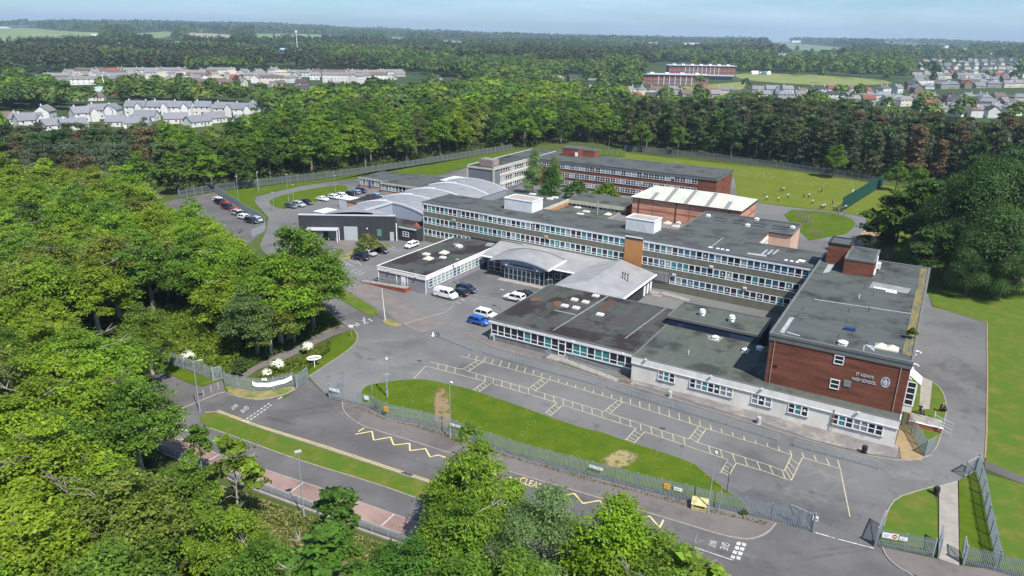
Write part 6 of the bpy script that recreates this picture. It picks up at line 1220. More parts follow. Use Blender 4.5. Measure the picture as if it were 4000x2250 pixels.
# brick steps with rails at the side entrance
ST=Bd('entrance_steps','brick walled steps with concrete treads and white handrails beside the front wing',18,1,cat='steps')
a0,b0=ab(3600,1660); q=MB(); q.box(a0-1.6,a0+2.4,b0-1.2,b0-1.0,0,.7); q.box(a0-1.6,a0-1.4,b0-1.0,b0+2,0,.5); ST.add('brick_wall',q,MATS['ramp_brick']); q=MB(); q.box(a0-1.6,a0+2.5,b0-1.25,b0-.95,.7,.78); ST.add('coping',q,white)
q=MB(); q.box(a0-1.4,a0+2.4,b0-1.0,b0+2.2,0,.45); ST.add('landing',q,slab); rail(ST,[(a0-3,b0+.6,.3),(a0+.5,b0-1.1,.75),(a0+3.4,b0-1.7,.1)],name='handrail',m=metalp); rail(ST,[(a0-.2,b0+3.8,.1),(a0-.2,b0+1.5,.45)],name='handrail'); rail(ST,[(a0+1.4,b0+3.2,.1),(a0+1.4,b0+1.0,.45),(a0+3.6,b0+.4,.1)],name='handrail',m=metalp)
# wooden trim trail on the island lawn
wood=mat('weathered_timber',(.2,.17,.14),.9)
def timber(p,fn,label):
    x,y=G(*p); b=MB(); o=empty('play_frame',(x,y,.1),TH,label,'play equipment','timber play frames on the island lawn'); fn(b); b.build('timber',wood,o)
def posts(b):
    for i in range(5): b.tube([(i*.6,0,0),(i*.6,0,1.3)],.09,6).tube([(i*.6,1.6,0),(i*.6,1.6,1.3)],.09,6)
    b.bar((0,0,1.25),(2.4,0,1.25),.08).bar((0,1.6,1.25),(2.4,1.6,1.25),.08)
def goalfr(b):
    for y in (0,2.6): b.tube([(0,y,0),(0,y,2.6)],.08,6)
    b.bar((0,0,2.55),(0,2.6,2.55),.1)
    for k in (.9,1.7): b.bar((0,k,.4),(0,k,2.5),.03)
def balance(b):
    for i in range(4): b.tube([(i*1.0,0,0),(i*1.0,0,.5)],.1,6)
    b.bar((0,0,.5),(3,0,.5),.14)
def stepping(b):
    for i in range(6): b.tube([(i*.6,(i%2)*.4,0),(i*.6,(i%2)*.4,.35)],.16,6)
for p,f,l in (((3105,850),posts,'rows of low timber posts at the left end of the island lawn'),((3125,867),posts,'second set of timber posts on the island lawn'),((3150,885),goalfr,'tall timber frame with ropes, further of two'),((3164,900),goalfr,'tall timber frame with ropes, nearer of two'),((3172,920),posts,'timber post cluster nearest the building'),((3150,830),balance,'low balance beam at the back of the island lawn'),((3180,832),balance,'bench like beam right of the balance beam'),((3225,843),stepping,'line of stepping logs near the path'),((3290,862),goalfr,'timber frame at the right end of the island lawn'),((3270,850),goalfr,'thin timber frame left of the right hand frame')): timber(p,f,l)
# goal behind the green fence
x,y=G(3325,776); o=empty('football_goal',(x,y,0),R_(62),'white football goal seen through the green fence','goal'); b=MB(); b.tube([(0,0,0),(0,0,2.3),(5.5,0,2.3),(5.5,0,0)],.07,6); b.build('frame',signw,o)
MB().tube([(0,0,2.3),(0,1.5,0),(5.5,1.5,0),(5.5,0,2.3)],.03,5).build('net_support',signw,o)
# ================================================================== TREES
def leafmesh(P,N,S,asp,tone,name,mats=None,upmix=0.):
    """P centres, N normals, S half sizes, tone rgb multiplier -> quad cloud"""
    n=len(P); N=N/np.maximum(np.linalg.norm(N,axis=1,keepdims=True),1e-6)
    r=rng.normal(size=(n,3)); T=np.cross(N,r); T/=np.maximum(np.linalg.norm(T,axis=1,keepdims=True),1e-6); B=np.cross(N,T)
    S=S[:,None]; A=S*asp; j=lambda: (1+.25*rng.normal(size=(n,1)))
    V=np.stack([P-T*S*j()-B*A*j(),P+T*S*j()-B*A*.6*j(),P+T*S*.8*j()+B*A*j(),P-T*S*.7*j()+B*A*.8*j()],1).reshape(-1,3)
    me=bpy.data.meshes.new(name); me.vertices.add(4*n); me.vertices.foreach_set('co',V.ravel()); me.loops.add(4*n); me.loops.foreach_set('vertex_index',np.arange(4*n,dtype=np.int32)); me.polygons.add(n); me.polygons.foreach_set('loop_start',np.arange(0,4*n,4,dtype=np.int32))
    me.update(calc_edges=True); at=me.color_attributes.new('tone','FLOAT_COLOR','POINT'); c=np.ones((n,4)); c[:,:3]=tone; at.data.foreach_set('color',np.repeat(c,4,0).ravel()); me.materials.append(LEAF); return me
def rdir(n):
    v=rng.normal(size=(n,3)); return v/np.linalg.norm(v,axis=1,keepdims=True)
def crown_broad(H,R,z0,lobes,clumps,leaves,ls,loose=.25,shape=1.):
    """unit tree crown: lobes on an ellipsoid envelope, layered leaf clumps on the lobes"""
    P=[];N=[];T=[]; zc=(z0+H)/2; hz_=(H-z0)/2
    d=rdir(lobes); d[:,2]=np.abs(d[:,2])*1.25-.45; L=[]
    for k in range(lobes):
        q=d[k]; f=rng.uniform(.55,.92); L.append((q[0]*R*f,q[1]*R*f,zc+q[2]*hz_*f*shape*1.05,rng.uniform(.15,.33)*R))
    L+=[(0,0,zc+hz_*.5,R*.34),(0,0,zc,R*.5),(rng.uniform(-.3,.3)*R,rng.uniform(-.3,.3)*R,zc+hz_*.85,R*.22)]
    for (x,y,z,r) in L:
        u=rdir(clumps); u[:,2]=np.where(u[:,2]<-.35,-u[:,2],u[:,2]); c=np.array([x,y,z])+u*r*np.array([1,1,.85])*rng.uniform(.82,1.12,size=(clumps,1)); lt=rng.uniform(.78,1.22)
        ct=rng.uniform(.8,1.2,size=clumps)*lt
        for k in range(clumps):
            n_=leaves; rad=r*.3
            o=rng.normal(size=(n_,3))*np.array([rad,rad,rad*.4]); t=u[k]*.6+np.array([0,0,.75])
            P.append(c[k]+o); N.append(t+rng.normal(size=(n_,3))*.45)
            w=ct[k]*rng.uniform(.72,1.28,size=(n_,1)); T.append(np.concatenate([w*rng.uniform(.9,1.15,size=(n_,1)),w,w*.9],1))
    P=np.concatenate(P);N=np.concatenate(N);T=np.concatenate(T)
    return leafmesh(P,N,ls*rng.uniform(.6,1.3,size=len(P)),.7,T,'crown')
def crown_pine(H,R,z0,arms,tufts,leaves,ls,top=.35):
    P=[];N=[];T=[]
    for k in range(arms):
        t=rng.uniform(0,1)**.8; z=z0+(H-z0)*t; rr=R*(top+(1-top)*(1-t)**.7)*rng.uniform(.7,1.1); a=rng.uniform(0,6.28); ct=rng.uniform(.7,1.3)
        for j in range(tufts):
            s=(.35+.65*(j+rng.uniform())/tufts); c=np.array([math.cos(a)*rr*s,math.sin(a)*rr*s,z+.25*rr*s*rng.uniform(-.2,.6)]); n_=leaves; w=ct*rng.uniform(.8,1.2)
            o=rng.normal(size=(n_,3))*np.array([.09*R+.15,.09*R+.15,.05*R+.06]); P.append(c+o); N.append(np.array([math.cos(a)*.5,math.sin(a)*.5,.8])+rng.normal(size=(n_,3))*.6); T.append(w*rng.uniform(.75,1.25,size=(n_,1))*np.array([[1,1,1]]))
    P=np.concatenate(P);N=np.concatenate(N);T=np.concatenate(T); return leafmesh(P,N,ls*rng.uniform(.6,1.3,size=len(P)),.38,T,'crown')
def crown_weep(H,R,z0,strands,leaves,ls,nl=0):
    P=[];N=[];T=[]; LB_=[]
    for i in range(nl):
        a=rng.uniform(0,6.28); s=rng.uniform(.2,.85)*(1 if i>nl//5 else .3); LB_.append((math.cos(a)*R*s,math.sin(a)*R*s,z0+(H-z0)*(1-s*s*.5)*(rng.uniform(.25,.95) if i>nl//5 else rng.uniform(.85,1.05)),R*rng.uniform(.15,.27),rng.uniform(.6,1.35)))
    for k in range(strands):
        a=rng.uniform(0,6.28); s=rng.uniform(.15,1)**.6; top=z0+(H-z0)*(1-s*s*.5)*rng.uniform(.72,1); x,y=math.cos(a)*R*s,math.sin(a)*R*s; L=rng.uniform(.18,.5)*(H-z0)*(.4+.6*s); lw=1.
        if nl: q=LB_[int(rng.integers(nl))]; s2=rng.uniform(0,1)**.5; x,y=q[0]+math.cos(a)*q[3]*s2,q[1]+math.sin(a)*q[3]*s2; top=q[2]-s2*s2*q[3]*.6; L=rng.uniform(.5,1.5)*q[3]; L=min(L,max(.3,top-.2)); lw=q[4]; n_=leaves; t=rng.uniform(0,1,size=(n_,1))
        c=np.concatenate([x+t*math.cos(a)*.06*R,y+t*math.sin(a)*.06*R,top-t*L],1)+rng.normal(size=(n_,3))*np.array([.35,.35,.15]); P.append(c); N.append(np.array([math.cos(a),math.sin(a),.45])+rng.normal(size=(n_,3))*.5); w=rng.uniform(.7,1.3)*lw; T.append(w*rng.uniform(.8,1.2,size=(n_,1))*np.array([[1,1,1]]))
    P=np.concatenate(P);N=np.concatenate(N);T=np.concatenate(T); return leafmesh(P,N,ls*rng.uniform(.6,1.3,size=len(P)),.4,T,'crown')
def trunk_me(H,r,R,n=5,m=tree_bark,seed=0,z1=.55,bare_=0):
    rg=random.Random(seed); b=MB(); b.tube([(0,0,-.3),(0,0,.4),(.1,0,H*.3),(0,.15,H*z1),(.05,.1,H*.85)],[r*1.5,r,r*.8,r*.5,r*.15],7)
    for i in range(n):
        a=i*6.28/n+rg.uniform(-.4,.4); z=H*rg.uniform(.28,z1); l=R*rg.uniform(.55,.85); b.tube([(0,.05,z),(math.cos(a)*l*.5,math.sin(a)*l*.5,z+l*.55),(math.cos(a)*l,math.sin(a)*l,z+l*rg.uniform(.7,1.1))],[r*.5,r*.3,r*.06],5)
    for i in range(bare_):
        a=rg.uniform(0,6.28); z=H*rg.uniform(.4,.8); l=R*rg.uniform(.7,1.12); p=[(0,0,z),(math.cos(a)*l*.4,math.sin(a)*l*.4,z+l*.35),(math.cos(a+.2)*l*.75,math.sin(a+.2)*l*.75,z+l*.4),(math.cos(a+.15)*l,math.sin(a+.15)*l,z+l*rg.uniform(.5,.75))]; b.tube(p,[r*.26,r*.14,r*.08,.015],4)
        for k in range(3): c=p[2]; g=a+rg.uniform(-1,1); b.tube([c,(c[0]+math.cos(g)*l*.25,c[1]+math.sin(g)*l*.25,c[2]+l*rg.uniform(.05,.3))],[.04,.012],3)
    return b.mesh(m,True)
# templates are built for height 10 m, crown radius given; instances scale them
TPL={}
for i in range(4): TPL['bn%d'%i]=(crown_broad(10,3.9,.9,32,19,30,.1),trunk_me(10,.28,3.2,6,palebark if i%2 else tree_bark,i,bare_=(5,0,9,3)[i]))
for i in range(4): TPL['bm%d'%i]=(crown_broad(10,3.8,.4,26,13,18,.16),trunk_me(10,.28,3,4,tree_bark,i))
for i in range(4): TPL['bf%d'%i]=(crown_broad(10,3.9,.4,18,10,12,.24),trunk_me(10,.28,3,2,tree_bark,i))
for i in range(4): TPL['pf%d'%i]=(crown_pine(10,(2.3,2.0,2.6,2.2)[i],(1.6,1.2,2.2,1.0)[i],52,6,10,.27,(.45,.3,.55,.2)[i]),trunk_me(10,.2,1.5,3,tree_bark,i,.7))
for i in range(2): TPL['pb%d'%i]=(crown_pine(10,3.4,2.0,46,7,14,.25,.75),trunk_me(10,.22,2.5,5,tree_bark,i,.7))
TPL['willow']=(crown_weep(10,4.6,.4,3600,17,.085,36),trunk_me(10,.16,4,6,tree_bark,3)); TPL['weep']=(crown_weep(10,3.6,.6,1100,24,.085,14),trunk_me(10,.2,2.5,5,palebark,4,bare_=5))
TPL['birch']=(crown_weep(10,2.5,.5,1000,16,.1,26),trunk_me(10,.16,1.6,5,palebark,5)); TPL['conifer']=(crown_pine(10,4.4,.2,150,7,12,.2,.05),trunk_me(10,.2,1.5,2,tree_bark,6,.8))
TPL['sapling']=(crown_broad(10,2.2,2.2,12,8,14,.2),trunk_me(10,.11,1.7,6,palebark,7,bare_=9)); TPL['sapling2']=(crown_broad(10,2.6,3.0,10,9,14,.2),trunk_me(10,.12,2.2,7,palebark,8,bare_=5))
TPL['shrub']=(crown_broad(10,5.5,.3,14,20,14,.5,shape=1),None)
def tree(tpl,x,y,H,Rs,col,label,cat='tree',group=None,name='broadleaf_tree',z=0,rot=None,cname='crown'):
    cm,tm=TPL[tpl]; s=H/10.; o=empty(name,(x,y,z),rot if rot is not None else rng.uniform(0,6.28),label,cat,group); o.scale=(s*Rs,s*Rs,s)
    c=link(cname,cm,o,color=col)
    if tm: link('trunk',tm,o)
    return o
GREENS={'yellow-green': (0.185, 0.28, 0.02), 'mid green': (0.11, 0.205, 0.024), 'dark green': (0.062, 0.125, 0.022), 'bright green': (0.155, 0.275, 0.022), 'olive green': (0.165, 0.215, 0.035), 'grey-green': (0.125, 0.165, 0.055)}
PINES={'dark pine': (0.055, 0.085, 0.038), 'grey-green pine': (0.11, 0.14, 0.085), 'olive pine': (0.115, 0.135, 0.055), 'brown pine': (0.17, 0.125, 0.07), 'green pine': (0.07, 0.13, 0.04)}
def jit(c): k=rng.uniform(.9,1.1); return (min(1,c[0]*k*rng.uniform(.93,1.07)),c[1]*k,c[2]*k)
def scatter(poly,sp,excl=(),jitter=.33):
    P=gp(poly) if not isinstance(poly[0][0],np.floating) else poly; xs=[p[0] for p in P]; ys=[p[1] for p in P]; out=[]; y=min(ys); r=0
    while y<max(ys):
        x=min(xs)+(sp*.5 if r%2 else 0)
        while x<max(xs):
            px,py=x+rng.uniform(-1,1)*sp*jitter,y+rng.uniform(-1,1)*sp*jitter
            if inpoly(px,py,P) and not any(inpoly(px,py,e) for e in excl): out.append((px,py,r))
            x+=sp
        y+=sp*.87; r+=1
    return out
def inview(x,y,H,R):
    if y<8: return False
    a=proj(x,y,H); b=proj(x,y,0); w=R*FPX/max(1,y)
    return a[0]>-w-60 and a[0]<4060+w and a[1]<2250+80 and min(a[1],b[1])<2330
SPEC=[]
def topvis(x,y,h,z=0,ex=.0,R=0):
    """does this tree stand in front of something the photo shows in the open (houses, fields)?"""
    for f in (.25,.6,1.):
        for dx in ((-R*.7,0,R*.7) if R else (0,)):
            q=proj(x+dx,y,z+h*f)
            for P in (VIS+VISN if R else VIS):
                if inpoly(q[0],q[1],P): return True
    return False
VISN=[[(820,765),(1045,825),(1062,900),(1042,1060),(1010,1040),(1002,925),(985,880),(930,852),(850,812)],[(640,1420),(860,1490),(900,1560),(820,1640),(700,1640),(650,1560)],[(1000,1500),(1200,1480),(1330,1700),(1500,1900),(1000,1700)]]
VIS=[[(110,300),(330,276),(900,268),(1180,262),(1560,270),(1720,290),(1880,300),(1880,315),(1700,318),(1640,330),(1480,325),(1200,340),(1150,345),(980,340),(900,322),(760,318),(700,300),(640,312),(520,300),(420,318),(130,320)],[(300,310),(430,305),(420,360),(410,395),(310,400)],[(1165,320),(1230,320),(1230,390),(1165,395)],
[(0,440),(130,420),(240,410),(310,430),(420,400),(520,405),(1000,402),(1012,440),(900,455),(860,480),(760,498),(740,480),(700,450),(530,460),(500,470),(330,472),(290,465),(240,470),(210,505),(120,478),(0,480)],
[(2420,352),(2620,345),(2800,352),(3000,336),(3330,328),(3470,325),(3560,300),(3560,240),(3700,225),(4060,215),(4060,430),(3900,450),(3760,455),(3560,430),(3440,412),(3300,400),(3000,380),(2700,380),(2560,380),(2430,375)],
[(2500,250),(2590,235),(2890,235),(2890,300),(2860,328),(2560,328),(2510,305)],[(2890,284),(2930,270),(2990,270),(3050,286),(3300,298),(3520,320),(3380,330),(3150,328),(2900,308)],[(3030,200),(3280,200),(3280,226),(3030,220)],[(2265,345),(2350,345),(2340,368),(2265,368)],[(2180,296),(2250,296),(2240,318),(2180,312)],[(3366,170),(3402,172),(3402,196),(3366,196)],[(1050,196),(1190,196),(1190,212),(1050,212)],[(1690,292),(1740,292),(1740,312),(1690,312)]]
def wood(poly,sp,tps,H,kinds,wts,place_txt,group,name='broadleaf_tree',excl=(),Rs=1.,noun='tree'):
    pts=[]
    for p in scatter(poly,sp,excl):
        h=rng.uniform(*H)
        if inview(p[0],p[1],h,6) and not topvis(p[0],p[1],h,R=3.6 if p[1]<260 else 0): pts.append((p[0],p[1],p[2],h))
    rows={}
    for p in pts: rows.setdefault(p[2],[]).append(p)
    for ri,r in enumerate(sorted(rows)):
        L=sorted(rows[r],key=lambda p:proj(p[0],p[1],0)[0])
        for i,p in enumerate(L):
            k=str(rng.choice(list(kinds),p=np.array(wts)/sum(wts))); tp=tps[int(rng.integers(len(tps)))]
            lb=('%s %s in the %s, %s row, %s from left'%(k,noun,place_txt,ORD(ri+1),ORD(i+1))) if 'pine' not in k else '%s in the %s, %s row, %s from left'%(k,place_txt,ORD(ri+1),ORD(i+1))
            SPEC.append(dict(name=name,tp=tp,x=p[0],y=p[1],h=p[3],Rs=Rs*rng.uniform(.9,1.15),col=tuple(v*(1. if math.hypot(p[0],p[1])<230 else .98 if 'pine' not in k else .95) for v in jit((GREENS|PINES)[k])),label=lb,group=group,size=p[3]/math.hypot(p[0],p[1])))
    print('WOOD',place_txt,len(pts))
REST=[]
def plant():
    for nm,lim in (('broadleaf_tree',255),('pine_tree',290)):
        L=sorted([s for s in SPEC if s['name']==nm],key=lambda s:-s['size'])
        for s in L[:lim]: tree(s['tp'],s['x'],s['y'],s['h'],s['Rs'],s['col'],s['label'],group=s['group'],name=nm)
        REST.extend(L[lim:]); print('PLANT',nm,len(L))
def wp(L): return gp(L)
CARP=wp([(700,780),(700,765),(840,745),(960,790),(1045,850),(1060,900),(1010,960),(960,975),(860,985),(740,950)])
DRIVE=wp([(1000,930),(1050,1020),(1180,1110),(1240,1165),(1290,1240),(1260,1260),(1140,1150),(1010,1040),(985,980)])
GAP=wp([(640,900),(760,880),(930,910),(920,1010),(760,1010),(650,980)])
THK=wp([(600,1255),(700,1215),(860,1225),(920,1300),(905,1400),(870,1470),(640,1405),(590,1380)])
W1=[(-500,880),(300,850),(500,830),(570,860),(640,960),(760,1000),(930,1000),(985,975),(1010,1040),(1140,1150),(1230,1250),(1180,1300),(1100,1350),(960,1420),(900,1300),(860,1215),(620,1235),(560,1330),(300,1370),(-600,1420)]
wood(W1,7.7,['bn0','bn1','bn2','bn3'],(12,16),GREENS,(6,2,.2,2.5,2,.2),'left wood','trees of the left wood',excl=[CARP,DRIVE,THK],Rs=1.08)
W2=[(-900,1450),(250,1440),(420,1500),(430,1750),(520,2000),(640,2250),(740,2500),(860,2900),(900,3300),(-1200,3300)]
wood(W2,7.6,['bn0','bn1','bn2','bn3'],(12,15),GREENS,(6,2,.2,3,2,.5),'near corner wood','trees of the near corner wood',Rs=1.08)
WB=[(640,738),(1000,718),(1250,688),(1860,600),(2050,577),(2250,562),(2430,578),(2440,505),(2000,492),(1400,515),(900,560),(640,620)]
wood(WB,10.8,['bm0','bm1','bm2','bm3'],(14,18),GREENS,(1.2,4,3.5,1.5,.6,.8),'belt behind the school','trees of the belt behind the school',Rs=.95)
WL=[(-300,640),(250,630),(640,620),(640,722),(560,770),(440,800),(300,846),(-400,880)]
wood(WL,9.2,['pb0','pb1','pf0','pf2'],(12,15.5),PINES,(2,3,2.5,1,1),'left pine stand','pines of the left stand',name='pine_tree')
for k,(bx,by,tx,ty,kd) in enumerate(((830,745,850,585,'bright green'),(700,760,700,590,'mid green'),(560,800,560,590,'mid green'),(200,860,200,620,'yellow-green'),(30,850,30,590,'yellow-green'),(480,820,470,640,'dark green'),(930,735,930,570,'dark green'))):
    x,y=G(bx,by); tree('bm%d'%(k%4),x,y,hgt((bx,by),(tx,ty)),1.0,GREENS[kd],('brightest rounded tree beside the overflow car park fence','rounded green tree left of the brightest one by the fence','broad green tree at the left of the car park woodland','tall yellow-green tree rising among the left pines','yellow-green tree at the left frame edge among pines','dark green tree between pines and the left wood','dark green tree right of the brightest rounded tree')[k])
WR=[(2440,582),(2700,602),(3100,655),(3440,706),(3620,720),(3900,770),(4350,860),(4350,640),(3500,520),(2900,500),(2440,515)]
wood(WR,9.3,['pf0','pf1','pf2','pf3'],(14,21),PINES,(4,2.2,2,1.0,1),'belt behind the field','pines behind the playing field',name='pine_tree',Rs=1.0)
for k,(bx,by,tx,ty) in enumerate(((2640,598,2640,480),(3240,690,3240,560),(3480,740,3460,620),(3560,760,3570,640),(2500,590,2480,470))):
    x,y=G(bx,by); tree('bm%d'%(k%4),x,y-3,hgt((bx,by),(tx,ty)),.9,GREENS['mid green'],('green broadleaf in front of the pines behind the science block','green broadleaf in front of the pines above the pupils','green broadleaf among pines above the green fence','rightmost green broadleaf at the pine belt foot','green broadleaf at the left end of the pine belt')[k])
# trees between the housing estates (mid distance, left)
WM=[(-120,385),(1050,362),(1700,350),(1900,385),(2300,400),(2440,440),(2440,492),(1500,495),(1060,500),(1040,410),(600,398),(-120,425)]
wood(WM,19.,['bf0','bf1','bf2','bf3'],(13,18),GREENS,(3,4,2,2.5,.5,.8),'gap between estates','trees between the housing estates',Rs=1.35)
WN=[(-150,545),(600,535),(1060,520),(1400,500),(1300,525),(640,612),(-200,628)]
wood(WN,14.,['bf0','bf1','bm2','bf3','pb0'],(12,16),GREENS,(1,4,3,1,1,2.),'wood behind the pines','trees behind the left pines',Rs=1.1)
plant()
# ---- individual trees
def one(tpl,b,t,Rs,col,label,name='broadleaf_tree',group=None,zb=0):
    x,y=G(*b); h=hgt(b,t); return tree(tpl,x,y,h,Rs,col,label,name=name,group=group)
for (b_,t_,r_,l_) in (((3820,1110),(3830,600),1.0,'tallest weeping willow of the clump behind the brick block'),((3975,1130),(3990,650),.8,'weeping willow at the right frame edge'),((3690,1090),(3690,660),.75,'weeping willow left of the tallest one'),((3770,1150),(3775,860),.8,'low weeping willow hanging over the drive bend'),((3900,1175),(3905,900),.75,'low weeping willow with bright drooping skirt near the east lawn'),((3600,1060),(3610,760),.7,'dark weeping willow just right of the maple')):
    one('willow',b_,t_,r_,(.07,.135,.035) if 'dark' not in l_ else (.045,.09,.025),l_,'willow_tree')
one('bm1',(3560,1010),(3540,690),1.5,(0.053,0.119,0.017),'dark green maple overhanging the path left of the willows'); one('bm2',(3470,1010),(3470,740),1.35,(.07,.125,.02),'broad dark maple low over the bend of the path'); one('bm3',(3430,1000),(3425,850),1.5,(.075,.13,.02),'low dark maple skirt nearest the sandy patch'); one('bm0',(3620,1110),(3600,860),1.3,(.05,.1,.02),'dark maple filling the gap behind the brick block')
one('bn3',(3500,960),(3440,760),.95,(0.068,0.136,0.014),'small bright tipped maple nearest the green fence')
one('birch',(2080,765),(2075,580),1.,(0.187,0.290,0.102),'slender birch in the courtyard before the grey end block','birch_tree'); one('birch',(2165,762),(2172,608),.85,(0.187,0.290,0.102),'second birch behind the courtyard conifer','birch_tree')
one('conifer',(2150,782),(2150,655),1.05,(0.068,0.155,0.027),'bushy green conifer in the courtyard','conifer_tree')
one('shrub',(2250,785),(2250,708),1.15,(0.083,0.160,0.046),'rounded pale green bush before the science block','bush'); one('shrub',(2368,790),(2368,716),1.15,(0.122,0.214,0.014),'rounded yellow-green tree before the science block')
one('bn0',(1180,1290),(1170,870),1.0,GREENS['mid green'],'tall maple beside the drive nearest the dark clad hall'); one('bn3',(1130,1330),(1100,1000),1.05,GREENS['olive green'],'olive tree in front of the tall drive maple'); one('bn2',(1010,1395),(1010,1110),1.0,(0.115,0.185,0.060),'greyish tree with bare twigs above the woodland path'); one('bn1',(1240,1230),(1245,1000),.85,GREENS['bright green'],'green tree leaning over the drive')
one('bn2',(1225,1285),(1235,930),1.0,GREENS['mid green'],'dense green tree beside the drive right of the tall maple'); one('bn1',(1100,1350),(1095,990),1.05,GREENS['bright green'],'bright green tree filling the drive clump'); one('bn0',(1150,1345),(1160,1140),1.1,GREENS['mid green'],'low green tree above the woodland path bend'); one('bn3',(1060,1390),(1065,1170),1.1,GREENS['olive green'],'low olive tree above the woodland path')
one('bn0',(1870,2185),(1865,1705),.84,(0.146,0.250,0.020),'tall leafy chestnut in the foreground covering the zigzag line'); one('bn3',(1800,2420),(1850,1950),.85,(0.127,0.226,0.020),'lower leafy tree in front of the tall chestnut')
one('weep',(2120,2420),(2140,1940),1.15,(0.187,0.290,0.102),'drooping grey-green birch in the foreground','birch_tree'); one('weep',(2010,2520),(2030,2060),.9,(0.187,0.290,0.102),'second drooping birch left of the foreground one','birch_tree')
one('bn1',(2390,2420),(2390,1955),.98,(0.161,0.279,0.014),'round bright yellow-green maple in the foreground'); one('sapling2',(2610,2560),(2500,2090),1.2,(0.146,0.238,0.023),'sparse yellow-green tree right of the round maple'); 0 and one('bn2',(2340,2640),(2330,2185),1.,(0.127,0.214,0.023),'twiggy tree below the round maple')
one('bn3',(1610,2480),(1610,2110),1.0,(0.073,0.179,0.023),'dark green tree at the bottom left of the chestnut'); one('bn0',(2080,2720),(2080,2200),1.,(0.136,0.238,0.023),'yellow-green treetop at the bottom below the birch'); one('bn1',(1800,2660),(1810,2200),1.,(0.107,0.202,0.023),'green treetop at the bottom below the chestnut'); one('bn2',(2560,2760),(2540,2230),1.,(0.136,0.226,0.023),'treetop at the bottom below the sparse tree')
one('sapling',(800,1900),(775,1645),1.,(0.097,0.190,0.023),'slim young tree beside the give way lettering','sapling'); one('sapling2',(945,2080),(905,1690),1.,(0.146,0.226,0.023),'yellow-green young tree over the brick lay-by','sapling'); one('sapling',(1330,2270),(1330,1880),1.15,(0.073,0.155,0.023),'young tree with bare top twigs over the lay-by','sapling'); one('sapling2',(1290,2500),(1290,2090),1.5,(0.083,0.179,0.023),'leafy young tree at the bottom edge','sapling')
one('bn3',(1050,2560),(1060,2130),.9,(0.097,0.190,0.023),'green tree at the foot of the dry bank'); one('bn0',(900,2350),(880,1960),.95,(0.146,0.238,0.020),'yellow-green tree where the wood meets the dry bank'); one('bn2',(760,2150),(740,1800),.9,(0.117,0.202,0.023),'twiggy tree at the corner of the near wood'); one('bn1',(560,1870),(560,1480),1.,(0.107,0.202,0.025),'leafy tree overhanging the footpath entrance')
one('bn3',(600,1480),(585,1180),.85,(0.127,0.202,0.025),'olive tree beside the bramble thicket fence'); one('bn1',(560,1560),(545,1300),.8,(0.117,0.214,0.025),'chestnut with pale blossom beside the palisade')
for p,t,r,c,l in (((1445,985),(1447,915),1.3,(.14,.17,.05),'wispy shrub in front of the dark clad hall'),((1410,1000),(1412,962),1.2,(.1,.15,.03),'low green shrub left of the parked silver car'),((935,1472),(935,1400),.75,(.06,.11,.025),'dark laurel by the pedestrian gate'),((3330,1283),(3330,1262),1.,(.1,.14,.02),'') ,((1470,1600),(1468,1578),1.,(.07,.12,.03),'small weed bush at the foot of the palisade'),((1830,1708),(1832,1650),.8,(.1,.16,.02),'small yellow-green bush behind the lawn fence'),((2905,2010),(2905,1990),1.2,(.07,.12,.03),'low weeds at the foot of the fence right of the grit bin')):
    if l: one('shrub',p,t,r,c,l,'shrub')
a,b=ab(3558,1322,11.35); x,y=W(a,b); tree('shrub',x,y,1.6,.8,(.12,.17,.03),'self-seeded bush growing on the corner of the brick block roof','bush',name='shrub',z=11.35)
one('bn0',(800,1005),(795,838),1.0,GREENS['yellow-green'],'yellow-green tree standing right against the overflow car park edge'); one('bn3',(745,970),(735,805),1.05,GREENS['bright green'],'bright green tree screening the far end of the overflow car park'); one('bn1',(885,1035),(880,895),1.0,GREENS['yellow-green'],'lower yellow-green tree below the parked cars'); one('bn2',(950,1065),(945,940),.95,GREENS['mid green'],'small green tree by the road beside the overflow car park')
flm=mat('white_blossom',(.75,.75,.62),.7)
for p,t,l in (((1203,1378),(1203,1336),'white flowering shrub furthest from the banner'),((1085,1455),(1083,1405),'white flowering shrub in the middle of the bed'),((1045,1478),(1043,1440),'white flowering shrub nearest the banner'),((737,1425),(737,1372),'white flowering shrub behind the bramble fence')):
    o=one('shrub',p,t,.95,(.11,.17,.03),l,'flowering_shrub'); n=420; u=rdir(n); u[:,2]=np.abs(u[:,2]); P=u*np.array([5.,5.,4.8])+np.array([0,0,5.2]); P+=rng.normal(size=(n,3))*.4
    me=leafmesh(P,u,np.full(n,.42),.9,np.ones((n,3)),'blossom'); me.materials.clear(); me.materials.append(flm); link('blossom',me,o)
# ---- ground cover (uncountable)
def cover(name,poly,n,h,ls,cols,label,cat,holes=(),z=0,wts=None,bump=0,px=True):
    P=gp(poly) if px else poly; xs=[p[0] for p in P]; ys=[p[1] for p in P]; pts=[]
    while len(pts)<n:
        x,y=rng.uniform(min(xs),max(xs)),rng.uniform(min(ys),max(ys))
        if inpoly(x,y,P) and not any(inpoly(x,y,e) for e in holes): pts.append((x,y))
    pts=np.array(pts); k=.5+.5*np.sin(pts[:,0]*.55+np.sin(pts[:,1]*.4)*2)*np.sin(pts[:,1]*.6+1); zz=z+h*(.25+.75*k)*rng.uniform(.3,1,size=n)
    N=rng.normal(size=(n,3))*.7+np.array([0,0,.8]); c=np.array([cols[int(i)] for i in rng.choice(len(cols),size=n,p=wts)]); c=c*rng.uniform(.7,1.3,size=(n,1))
    me=leafmesh(np.column_stack([pts,zz]),N,ls*rng.uniform(.5,1.4,size=n),.6,c,name); o=link(name,me); tag(o,label,cat,kind='stuff'); return o
